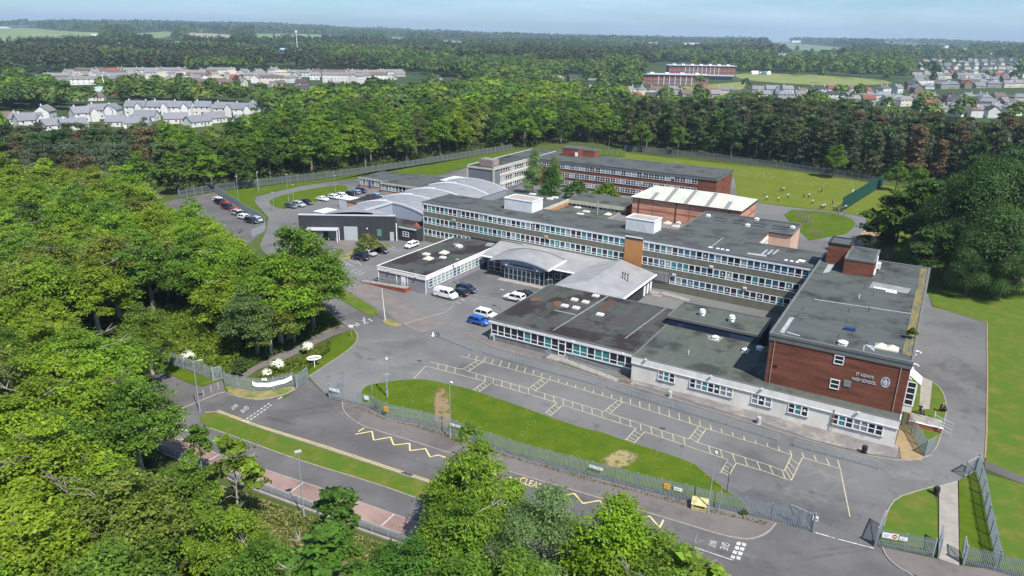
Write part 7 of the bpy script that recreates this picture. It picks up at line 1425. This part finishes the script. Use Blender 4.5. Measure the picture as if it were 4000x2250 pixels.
cover('bramble_thicket',[(590,1250),(700,1205),(880,1215),(960,1290),(935,1400),(880,1475),(830,1478),(640,1402),(585,1375)],15000,2.6,.17,[(.2,.26,.025),(.15,.22,.02),(.13,.2,.02)],'yellow-green bramble thicket behind the palisade fence','undergrowth')
cover('hedge_planting',[(1000,1495),(1090,1432),(1180,1402),(1250,1362),(1290,1345),(1290,1375),(1240,1420),(1200,1455),(1140,1482)],9000,1.5,.14,[(.15,.18,.02),(.1,.15,.02)],'yellow-green low shrubs filling the planting bed','shrubs',z=.1)
cover('woodland_undergrowth',[(1335,1268),(1290,1240),(1200,1180),(1100,1250),(960,1380),(900,1300),(930,1466),(1000,1426),(1100,1377),(1200,1327),(1290,1281)],7000,.9,.16,[(.09,.15,.02),(.07,.12,.02)],'dense green undergrowth between the drive trees and the woodland path','undergrowth')
cover('bank_undergrowth',[(960,1935),(1303,2060),(1540,2145),(1650,2210),(1700,2500),(1500,2900),(900,2900),(700,2200),(760,1930)],26000,.8,.13,[(.1,.15,.02),(.32,.27,.13),(.13,.17,.03),(.08,.13,.02)],'mixed green weeds and straw coloured grass on the bank below the railing','undergrowth',wts=[.35,.25,.25,.15])
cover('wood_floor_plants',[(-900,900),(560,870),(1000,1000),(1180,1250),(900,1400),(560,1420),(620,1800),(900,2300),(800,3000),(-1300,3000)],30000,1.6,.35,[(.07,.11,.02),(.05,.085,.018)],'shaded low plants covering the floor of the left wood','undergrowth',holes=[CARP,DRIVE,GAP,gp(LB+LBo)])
cover('edge_weeds',[(1345,1580),(1410,1596),(1500,1634),(1640,1668),(1757,1699),(2000,1788),(2268,1862),(2711,1976),(3000,2045),(2990,2055),(2700,1986),(2260,1870),(1990,1794),(1630,1676),(1500,1642)],900,.25,.09,[(.08,.14,.03),(.25,.2,.1)],'scattered weeds along the foot of the palisade fence','weeds',z=.12)
cover('lawn_daisies',LW,1500,.02,.035,[(.6,.6,.55)],'tiny pale daisies dotted over the front lawn','flowers',z=.11)
cover('field_daisies',[(2700,640),(3100,680),(3440,728),(3600,790),(3400,760),(3000,700),(2700,665)],3500,.02,.09,[(.4,.43,.3)],'pale drifts of daisies along the far edge of the playing field','flowers',z=.04)

cover('belt_shade_undergrowth',[(640,745),(860,735),(1250,692),(1860,602),(2250,552),(2430,575),(2700,592),(3100,650),(3440,700),(3700,760),(4300,880),(4300,600),(3400,520),(2440,500),(1400,520),(640,640)],30000,3.0,.55,[(.06,.095,.025),(.045,.07,.02)],'dark undergrowth filling the floor of the belts behind the school','undergrowth')  # dark leaf cover added to imitate shade on sunlit ground between the trunks
cover('stand_shade_undergrowth',[(-300,640),(640,630),(640,720),(560,780),(300,850),(-400,880)],9000,2.4,.5,[(.06,.095,.025),(.05,.07,.03)],'dark undergrowth added for shade below the left pine stand','undergrowth')  # same added cover, its dark colour standing in for shade under the pines
# ================================================================== HOUSES
hwall=mat('house_wall',(1,1,1),.85,(.82,.82,.82),.8,objcol=True); hroof=mat('house_roof',(1,1,1),.85,(.72,.72,.74),1.2,objcol=True,stretch=(.5,.5,3)); hglass=mat('house_window',(.03,.035,.045),.2); hdoor=mat('house_door',(.2,.15,.12),.6); stack=mat('chimney_pot',(.3,.2,.15),.9)
def house_proto(L,D,h,rh,kind,nw,chim=1):
    """ridge along x"""
    e=empty('house',(0,0,-500)); b=MB(); x,y=L/2,D/2; b.box(-x,x,-y,y,0,h)
    if kind=='gable':
        for s in (-1,1): p=[(s*x,-y,h),(s*x,y,h),(s*x,0,h+rh*.97)]; b.poly(p if s>0 else p[::-1])
    if kind=='wing':
        b.box(x-4.5,x-.5,-y-2.2,-y,0,h); b.poly([(x-4.5,-y-2.2,h),(x-.5,-y-2.2,h),(x-2.5,-y-2.2,h+rh*.75)])
        for s in (-1,1): p=[(s*x,-y,h),(s*x,y,h),(s*x,0,h+rh*.97)]; b.poly(p if s>0 else p[::-1])
    b.build('wall',hwall,e); r=MB(); o=.35; zl=h-.12; t=.14
    if kind in('gable','wing'):
        for s in (-1,1):
            p=[(-x-o,s*(y+o),zl),(x+o,s*(y+o),zl),(x+o,0,h+rh),(-x-o,0,h+rh)]; p=p if s<0 else p[::-1]; r.poly([(a,c,d+t) for a,c,d in p]); r.poly(p[::-1]); r.poly([(p[0][0],p[0][1],p[0][2]),(p[1][0],p[1][1],p[1][2]),(p[1][0],p[1][1],p[1][2]+t),(p[0][0],p[0][1],p[0][2]+t)])
        if kind=='wing':
            X=x-2.5
            for s in (-1,1): p=[(X+s*2.4,-y-2.5,h-.1),(X+s*2.4,-.5,h-.1),(X,-.2,h+rh*.82),(X,-y-2.5,h+rh*.82)]; r.poly(p if s>0 else p[::-1])
    else:
        k=D/2*.9; c=[(-x-o,-y-o,zl),(x+o,-y-o,zl),(x+o,y+o,zl),(-x-o,y+o,zl)]; q0=(-x+k,0,h+rh); q1=(x-k,0,h+rh); r.poly([c[0],c[1],q1,q0]); r.poly([c[1],c[2],q1]); r.poly([c[2],c[3],q0,q1]); r.poly([c[3],c[0],q0]); r.poly(c[::-1])
    ro=r.build('roof',hroof,e)
    for i in range(chim): X=(-x*.75,x*.75)[i] if chim>1 else -x*.7; MB().box(X-.35,X+.35,-.3,.3,h+rh-.9,h+rh+.9).box(X-.2,X-.02,-.1,.1,h+rh+.9,h+rh+1.15).box(X+.05,X+.22,-.1,.1,h+rh+.9,h+rh+1.15).build('chimney',hwall,ro)
    wm=MB().box(-.55,.55,-.05,.02,0,1.1,0).box(-.45,.45,-.07,-.05,.08,1.02,1).mesh([white,hglass]); fl=[1.0]+([3.6] if h>4.6 else [])
    for z in fl:
        for i in range(nw): X=-x+L*(i+.5)/nw; link('window',wm,e,(X,-y-.0,z)); 
    for z in fl: link('window',wm,e,(x,0,z),math.pi/2)
    MB().box(-.45,.45,-.06,0,0,2).build('door',hdoor,e,(-x+L*.5+ (L/nw*.5 if nw%2 else 0),-y,0)); return e
HP={'det':house_proto(10,7.5,5.0,3.0,'gable',3),'wing':house_proto(12,8,5.0,3.2,'wing',3),'bung':house_proto(12,8,2.7,3.0,'gable',3),'semi':house_proto(14,8,5.1,2.6,'hip',4,2),'terr':house_proto(30,7.5,5.0,2.4,'gable',7,2),'hipb':house_proto(12,9,2.8,2.8,'hip',3),'flat':house_proto(26,9,7.6,2.4,'gable',7,0)}
hu=set(); NH=[0]
WALLC={'white':(.64,.64,.62),'cream':(.6,.56,.46),'grey':(.3,.29,.28),'brown':(.24,.17,.13),'brick':(.34,.15,.1)}
ROOFC={'slate':(.2,.21,.235),'grey':(.21,.2,.195),'red':(.24,.085,.065),'brown':(.15,.11,.095),'dark':(.06,.06,.065),'pale':(.42,.37,.3)}
HW_ROWS={}
def house(k,px,py,rz,wc,rc,zone,group):
    o=HP[k] if k not in hu else copy_tree(HP[k]); hu.add(k); x,y=G(px,py); o.location=(x,y,0); o.rotation_euler=(0,0,rz); o['category']='house'; o['group']=group
    for ch in KIDS(o):
        if ch.name.startswith('wall'): ch.color=(*jit(WALLC[wc]),1)
        if ch.name.startswith('roof'):
            ch.color=(*jit(ROOFC[rc]),1)
            for g in KIDS(ch): g.color=(*WALLC[wc],1)
    key=(zone,wc,rc,k); HW_ROWS.setdefault(key,[]).append((px,py,o)); NH[0]+=1; return o
KN={'det':'house','wing':'gabled house','bung':'bungalow','semi':'semi-detached pair','terr':'terrace','hipb':'hipped bungalow','flat':'block of flats'}
z1='in near left estate'; g1='white houses of the near left estate'
for k,px,py,rz,wc,rc in (('bung',30,478,.5,'cream','brown'),('bung',95,482,.1,'white','grey'),('det',182,468,1.75,'white','grey'),('bung',215,505,1.0,'white','slate'),('wing',330,474,.9,'white','slate'),('wing',400,462,.5,'white','slate'),('det',445,460,1.7,'white','slate'),('wing',540,447,0,'white','slate'),('bung',575,470,0,'white','slate'),('det',600,447,.0,'white','slate'),('wing',640,447,0,'white','slate'),('wing',718,449,0,'white','slate'),('det',800,447,0,'white','slate'),('bung',772,492,1.0,'white','slate'),('bung',835,478,1.0,'white','slate'),('wing',885,453,0,'white','slate'),('wing',960,457,0,'white','slate'),('det',1015,450,0,'white','slate'),('bung',470,492,.2,'white','slate'),('bung',540,498,.3,'white','slate'),('bung',290,505,.8,'white','slate'),('bung',690,480,.4,'white','slate'),('bung',960,488,.9,'white','slate'),('wing',120,505,.9,'white','slate')): house(k,px,py,rz,wc,rc,z1,g1)
z2='in far left estate'; g2='houses of the far left estate'
rr=random.Random(4)
for y0,y1,xa,xb,n in ((292,288,330,1120,11),(303,298,250,1600,17),(316,310,130,1560,19),(330,322,330,1180,11),(345,338,560,1150,7),(300,296,1130,1550,6)):
    for i in range(n):
        t=(i+.5+rr.uniform(-.25,.25))/n; px=xa+(xb-xa)*t; py=y0+(y1-y0)*t; k=rr.choice(['terr','terr','semi','det','bung','det']); 
        house(k,px,py,rr.choice([0,.1,-.15,.2,.5]) if k=='terr' else rr.choice([0,.2,1.2,1.5,-.3]),rr.choice(['white','white','cream','grey','white']),rr.choice(['grey','grey','brown','slate','red','brown','pale','grey','grey']),z2,g2)
house('flat',1315,322,0,'white','grey',z2,g2); house('flat',1410,326,1.2,'white','grey',z2,g2); house('det',1190,372,0,'cream','dark',z2,g2); house('det',1180,345,.1,'brick','dark',z2,g2); house('bung',330,392,0,'white','brown',z2,g2); house('bung',375,392,.3,'white','brown',z2,g2); house('det',14,283,0,'white','grey',z2,g2)
z3='among the far trees'; g3='scattered houses among the woods'
for k,px,py,rz,wc,rc in (('hipb',2180,312,.3,'brown','grey'),('det',2235,322,.4,'brown','dark'),('hipb',2310,312,.3,'grey','grey'),('wing',2275,372,0,'white','grey'),('det',2320,372,0,'white','grey'),('hipb',1705,312,0,'white','dark'),('hipb',1810,304,0,'brown','dark'),('det',2470,232,0,'brown','brown'),('det',2500,236,.4,'brick','red'),('bung',1385,492,1.2,'white','slate'),('bung',1350,470,1.3,'white','slate'),('det',2385,365,0,'cream','grey')): house(k,px,py,rz,wc,rc,z3,g3)
z4='in right estate'; g4='houses of the right estate'
for y0,y1,xa,xb,n in ((372,366,2420,2860,8),(388,392,2440,3340,14),(372,362,2800,3600,13),(392,402,3340,4060,11),(348,340,3540,4060,10),(330,322,3560,4060,12),(310,303,3570,4060,13),(293,287,3570,4060,14),(275,270,3580,4060,14),(258,254,3580,4060,14),(242,240,3600,4060,14),(413,425,3500,4060,9),(432,446,3560,4060,7),(452,466,3700,4060,5),(405,412,3080,3500,6)):
    for i in range(n):
        t=(i+.5+rr.uniform(-.22,.22))/n; px=xa+(xb-xa)*t; py=y0+(y1-y0)*t; k=rr.choice(['semi','det','hipb','wing','bung','semi','det']); house(k,px,py,rr.choice([0,.1,.3,-.25,1.3,1.5,.6]),rr.choice(['white','cream','grey','grey','cream','white','brown']),rr.choice(['slate','grey','grey','brown','slate','slate','red','grey','dark']),z4,g4)
for px,py in ((3050,222),(3150,224),(3255,230)): house('flat',px,py,.1,'white','brown','on the far ridge','flats on the ridge')
for (zone,wc,rc,k),L in HW_ROWS.items():
    L.sort(key=lambda t:t[0])
    for i,(px,py,o) in enumerate(L): o['label']='%s %s with %s roof %s, %s from left'%(wc,KN[k],rc,zone,ORD(i+1)) if len(L)>1 else '%s %s with %s roof %s'%(wc,KN[k],rc,zone)
print('HOUSES',NH[0])
# ================================================================== DISTANT BUILDINGS
def farB(name,label,cat='building'):
    return name,label,cat
redf=mat('far_red_brick',(.27,.07,.05),.9); gr_=mat('far_grey_roof',(.42,.43,.44),.6); wf=mat('far_white',(.7,.71,.72),.6); gw=mat('far_glazing',(.16,.2,.22),.2)
def block(name,label,px,py,rz,L,D,h,wm,rm,nwin,storeys,fins=0,over=1.,units=0):
    x,y=G(px,py); o=empty(name,(x,y,0),rz,label,'building'); MB().box(-L/2,L/2,0,D,0,h).build('wall',wm,o); r=MB().box(-L/2-over,L/2+over,-over,D+over,h,h+.5).build('roof',rm,o)
    sh=h/storeys; w=L/nwin
    wm_=MB().box(0,w*.72,-.12,0,0,sh*.5).mesh(gw)
    for s in range(storeys):
        for i in range(nwin): link('window',wm_,o,(-L/2+w*(i+.14),0,s*sh+sh*.3))
    for i in range(fins): X=-L/2+L*.25+i*(L*.5)/max(1,fins-1); MB().box(X-.3,X+.3,-.5,-.1,0,h).build('white_fin',wf,o)
    for i in range(units): X=-L/2+L*(i+.7)/(units+.4); MB().box(X-2,X+2,D*.3,D*.6,h+.5,h+2).build('roof_unit',wf,r)
    return o
block('campus_building','red brick campus block with white fins and grey overhanging roof, rear of two',2740,296,-.06,88,24,12.5,redf,gr_,16,3,9,1.5,7); block('campus_building','red brick campus block with white fins and grey roof, nearer of two',2635,333,-.1,70,24,10.5,redf,gr_,12,3,7,1.5,4)
x,y=G(2800,312); o=empty('entrance_canopy_building',(x,y,0),-.1,'low grey roofed link in front of the campus blocks','building'); MB().box(-18,18,0,10,0,4.5).build('wall',gw,o); MB().box(-20,20,-3,11,4.5,5.2).build('roof',gr_,o)
x,y=G(2970,290); o=empty('air_dome',(x,y,0),0,'long white air dome beside the far playing field','air dome'); b=MB(); b.tube([(-14,0,0),(-13.5,0,0),(13.5,0,0),(14,0,0)],[3.2,4.6,4.6,3.2],14); b.build('shell',wf,o)
x,y=G(375,372); o=empty('church_hall',(x,y,0),.15,'church with broad pale green folded roof beyond the left trees','church'); b=MB(); b.box(-16,20,-7,7,0,3.5); b.build('wall',redf,o); b=MB(); b.poly([(-18,-9,3.4),(14,-9,3.4),(22,8,9.5),(-6,8,5)]); b.poly([(14,-9,3.4),(26,-3,5),(22,8,9.5)]); b.poly([(22,8,9.5),(26,-3,5),(26,8,4)]); b.poly([(-18,-9,3.2),(-6,8,3.2),(22,8,3.2),(14,-9,3.2)]); b.build('roof',mat('verdigris_roof',(.3,.37,.37),.6),o)
x,y=G(418,368); o=empty('spire_mast',(x,y,0),0,'slender leaning white mast by the green roofed church','mast'); MB().tube([(0,0,0),(-1.5,0,13)],[.6,.25],6).build('shaft',wf,o); MB().tube([(-1.5,0,13),(-1.6,0,14)],[.25,.05],6).build('tip',wf,o)
x,y=G(3375,205); z=terr(x,y); o=empty('church_tower',(x,y,z),.3,'square stone church tower rising from trees on the right','church tower'); st_=mat('brown_stone',(.2,.17,.14),.9); MB().box(-6,6,-6,6,0,34).build('tower',st_,o); MB().box(-6.5,-4,-6.5,-4,34,38).box(4,6.5,-6.5,-4,34,38).box(-6.5,-4,4,6.5,34,38).box(4,6.5,4,6.5,34,38).build('pinnacles',st_,o); b=MB(); b.box(8,34,-6,6,0,9); b.poly([(8,-6,9),(34,-6,9),(34,0,16),(8,0,16)]); b.poly([(8,6,9),(34,6,9),(34,0,16),(8,0,16)][::-1]); b.poly([(34,-6,9),(34,6,9),(34,0,16)]); b.build('nave',st_,o)
x,y=G(1080,213); z=terr(x,y); o=empty('industrial_shed',(x,y,z),0,'long pale blue industrial sheds beyond the far left estate','industrial sheds'); pb=mat('pale_blue_sheet',(.3,.42,.52),.6); MB().box(-55,20,0,30,0,7).build('wall',pb,o); b=MB(); b.poly([(-56,-1,7),(21,-1,7),(21,15,10),(-56,15,10)]); b.poly([(-56,31,7),(21,31,7),(21,15,10),(-56,15,10)][::-1]); b.build('roof',pb,o); MB().box(40,62,0,20,0,8).build('annexe',pb,o)
x,y=G(1163,208); z=terr(x,y); o=empty('radio_mast',(x,y,z),0,'thin mast standing by the pale blue sheds','mast'); MB().tube([(0,0,0),(0,0,45)],[1.2,.5],5).build('lattice',wf,o); MB().box(-2,2,-1,1,41,46).build('antenna',wf,o)
x,y=G(2040,178); z=terr(x,y); o=empty('spoil_heap',(x,y,z-3),0,'pointed brown spoil heap on the wooded horizon','hill'); b=MB(); n=14; pts=[]; 
for i in range(n): t=6.28*i/n; pts.append((48*math.cos(t)*(1+.1*math.sin(3*t)),40*math.sin(t),0))
for i in range(n): b.poly([pts[i],pts[(i+1)%n],(2,0,24)])
b.build('heap',mat('brown_spoil',(.2,.17,.13),.95,(.12,.14,.06),.08),o)
x,y=G(485,186); 
for i,(px,py,w,h,c,l) in enumerate(((482,186,30,12,wf,'bright white warehouse in the far left valley'),(550,190,60,8,mat('pale_blue_sheet',(.3,.42,.52),.6),'long low blue shed in the far left valley'),(3110,150,60,14,wf,'white shed on the right horizon'),(1945,141,60,22,wf,'white factory on the central horizon'),(2985,222,40,10,gr_,'pale curved roof building among trees right of the campus'),(3700,196,30,10,wf,'small white shed beyond the right estate'),(3870,228,60,9,wf,'white roofed hall behind the right estate'),(2220,172,20,9,wf,'white farmhouse in the central valley'),(2560,185,60,10,wf,'pale village cluster in the central valley'),(2040,150,90,10,wf,'pale village on the far central slope'),(2700,186,70,8,wf,'low pale sheds right of the central village'),(380,172,30,8,wf,'pale farm in the far left fields'),(20,170,60,8,wf,'pale sheds at the left frame edge'))):
    x,y=G(px,max(py,172)); r0=math.hypot(x,y); 
    if py<172:
        az=math.atan2(x,y); r0={150:5600,141:6000}.get(py,4500); x,y=r0*math.sin(az),r0*math.cos(az)
    z=terr(x,y)+(8 if r0>3000 else 0); o=empty('distant_building',(x,y,z),0,l,'building'); MB().box(-w/2,w/2,0,18,0,h).build('wall',c,o); MB().box(-w/2-1,w/2+1,-1,19,h,h+1).build('roof',gr_,o)
# wind turbines
tm=MB().tube([(0,0,0),(0,0,70)],[3.4,2.2],6).mesh(wf); nm=MB().box(-1.5,1.5,-4,3,69,72).mesh(wf)
bm_=MB()
for k in range(3):
    t=2*math.pi*k/3+.3; c,s=math.cos(t),math.sin(t); bm_.poly([(-s*.9,-4.2,70.5+c*.9),(s*.9+c*0,-4.2,70.5-c*.9),(c*34,-4.2,70.5+s*34)]); bm_.bar((0,-4.2,70.5),(c*34,-4.2,70.5+s*34),3.2,1.2)
bme=bm_.mesh(wf)
TB=[(1655,119,28,1.),(1680,120,18,.8),(1697,121,35,1.),(1763,122,30,1.),(1948,128,24,1.),(2850,145,14,.8),(2866,145,14,.8),(2985,146,14,1.),(3008,146,16,1.),(3046,146,16,1.),(3075,147,24,1.),(3120,146,24,1.),(3162,147,22,1.),(3188,147,16,1.),(3210,147,26,1.),(3243,146,14,1.),(3262,147,14,1.),(3288,148,20,1.),(3310,150,16,1.),(3338,149,26,1.),(3375,150,24,1.),(3384,149,30,1.),(3520,149,22,1.),(3535,150,14,1.),(3643,151,30,1.),(3697,153,24,1.),(3745,156,12,1.),(3778,157,16,1.),(3815,158,24,1.),(3826,158,16,1.),(3855,160,14,1.),(3888,160,20,1.),(3918,161,22,1.),(3941,162,20,1.)]
for i,(px,py,hp,q) in enumerate(TB):
    az=math.atan((px-2000)/FPX/cp); r=7300; x,y=r*math.sin(az),r*math.cos(az); Hm=hp/FPX*r*.72/70; z=terr(x,y)-(6 if px<2400 else 0)
    o=empty('wind_turbine',(x,y,z),rng.uniform(-.5,.5),'white wind turbine on the skyline, %s from the left'%ORD(i+1),'wind turbine','wind turbines on the skyline'); o.scale=(Hm,)*3; link('tower',tm,o); link('nacelle',nm,o); bl=link('rotor',bme,o)
# ================================================================== FAR WOODLAND (thousands of trees, one object)
HZ=[gp(p) for p in ([(60,345),(60,288),(900,278),(1650,282),(1680,325),(1100,362),(300,350)],[(-50,438),(1060,430),(1060,500),(-50,515)],[(250,360),(470,355),(470,410),(250,410)],[(1100,330),(1240,335),(1240,392),(1120,392)],[(2380,352),(2900,345),(2900,280),(3350,285),(3560,300),(3560,252),(4100,246),(4100,480),(3600,470),(3330,420),(2420,400)],[(2480,345),(2480,280),(2940,280),(2940,345)],[(2150,290),(2420,290),(2420,385),(2150,385)])]
PITCH=gp([(2860,284),(3050,288),(3300,298),(3520,322),(3380,334),(3150,332),(2890,312)])
sheet('far_playing_field',smooth_poly(PITCH,1),.05,mat('far_field_grass',(.15,.19,.04),.95,(.19,.2,.07),.03))
sheet('campus_grounds',gp([(2660,338),(2920,318),(2900,352),(2700,356)]),.04,mat('far_field_grass',(.2,.26,.05)))
def clear(x,y):
    r=math.hypot(x,y)
    for P in HZ:
        if inpoly(x,y,P): return rng.uniform()>.13
    if inpoly(x,y,PITCH): return True
    if r>1100:
        q=proj(x,y,terr(x,y))
        for P,_ in FIELDS:
            if inpoly(q[0],q[1]+.5,P): return rng.uniform()>.02
    return False
def fieldtop(x,y,h):
    for f in (.4,1.):
        q=proj(x,y,terr(x,y)+h*f)
        for P,_ in FIELDS:
            if inpoly(q[0],q[1]+1,P): return True
    return False
def far_template(nq,sz,pine):
    """unit crown radius 1, height 1.3 above base"""
    u=rdir(nq); u[:,2]=np.abs(u[:,2])*1.1-.1; 
    if pine: P=u*np.array([.7,.7,1.1])*rng.uniform(.6,1,size=(nq,1))+np.array([0,0,1.0])
    else: P=u*np.array([.95,.95,.75])*rng.uniform(.75,1.05,size=(nq,1))+np.array([0,0,.75])
    return P,u,np.full(nq,sz)
def stuffwood(name,label,bands):
    VP=[];NP=[];SP=[];TP=[]; cnt=0; tb0=[far_template(260,.14,0) for _ in range(4)]
    for r0,r1,sp,R,nq,sz in bands:
        tb=[far_template(nq,sz,0) for _ in range(5)]; tpn=[far_template(nq,sz*.85,1) for _ in range(4)]
        r=r0
        while r<r1:
            daz=sp/r; a=-.66+rng.uniform()*daz
            while a<.66:
                aa=a+rng.uniform(-.4,.4)*daz; q=r+rng.uniform(-.4,.4)*sp; x,y=q*math.sin(aa),q*math.cos(aa); a+=daz
                hh_=R*1.5+R*.35
                if clear(x,y) or (q<470 and not okn(x,y)) or (q<2600 and rng.uniform()>.05 and topvis(x,y,hh_*1.25,terr(x,y))) or (q>1400 and fieldtop(x,y,hh_)): continue
                px=2000+FPX*math.tan(aa)/cp*1.0; pn=0.
                f=math.sin(x*.006+1)*math.sin(y*.004+2)+.6*math.sin(x*.013+y*.017)+.3*math.sin(x*.031-y*.023)
                if 780<q<1900 and px<1250: f+=.9
                pine=f>.75+rng.normal()*.15
                if r>1800 and f<-.62 and rng.uniform()<.75: continue
                t=(tpn if pine else tb)[int(rng.integers(4))]; Rk=R*rng.uniform(.75,1.3); h=R*rng.uniform(1.1,1.9)
                P=t[0]*np.array([Rk,Rk,h]); z=terr(x,y); P=P+np.array([x,y,z+R*.35]); VP.append(P); NP.append(t[1]+np.array([0,0,.5])+rng.normal(size=t[1].shape)*.45); SP.append(t[2]*Rk)
                dk=1 if q<900 else max(.85,1-(q-900)/6000)
                c=dk*np.array(((.07,.092,.045) if rng.uniform()<.85 else (.09,.075,.05)) if pine else [(.1,.165,.035),(.08,.14,.035),(.13,.185,.04),(.055,.1,.028),(.165,.205,.045)][int(rng.choice(5,p=[.35,.25,.2,.14,.06]))])*rng.uniform(.85,1.15)
                TP.append(c*rng.uniform(.8,1.2,size=(len(P),1))); cnt+=1
            r+=sp*.9
    for s in REST:
        t=tb0[int(rng.integers(4))]; Rk=s['h']*.38*s['Rs']; P=t[0]*np.array([Rk,Rk,s['h']*.6])+np.array([s['x'],s['y'],s['h']*.1]); VP.append(P); NP.append(t[1]+np.array([0,0,.5])+rng.normal(size=t[1].shape)*.45); SP.append(t[2]*Rk); TP.append(np.array(s['col'])*rng.uniform(.8,1.2,size=(len(P),1)))
    P=np.concatenate(VP);N=np.concatenate(NP);S=np.concatenate(SP);T=np.concatenate(TP); o=link(name,leafmesh(P,N,S,.8,T,name)); tag(o,label,'woodland',kind='stuff'); print('STUFF',name,cnt,len(P))
def okn(x,y):
    q=proj(x,y,0); return q[1]<492 and not (q[0]<2440 and 345<q[1]<430 and False)
stuffwood('distant_woodland','continuous woodland canopy beyond the school reaching to the hills',[(425,700,10.5,5.4,120,.2),(700,1150,11.5,5.8,60,.28),(1150,1900,14,6.8,30,.36),(1900,3200,18,8,15,.45),(3200,5000,25,9.5,9,.55),(5000,7300,34,11,7,.6)])
# ================================================================== HAZE (last)
hm=bpy.data.materials.new('haze'); hm.use_nodes=True; n=hm.node_tree; n.nodes.clear(); ou=n.nodes.new('ShaderNodeOutputMaterial'); pv=n.nodes.new('ShaderNodeVolumePrincipled'); pv.inputs['Color'].default_value=(.62,.8,1,1); pv.inputs['Density'].default_value=1.15e-4; pv.inputs['Anisotropy'].default_value=.2; n.links.new(pv.outputs[0],ou.inputs['Volume'])
zl=min(-20,-60); o=MB().box(-12500,12500,-12500,12500,-80,190).build('haze',hm); o['kind']='stuff'; tag(o,'thin blue air haze over the whole landscape','haze')
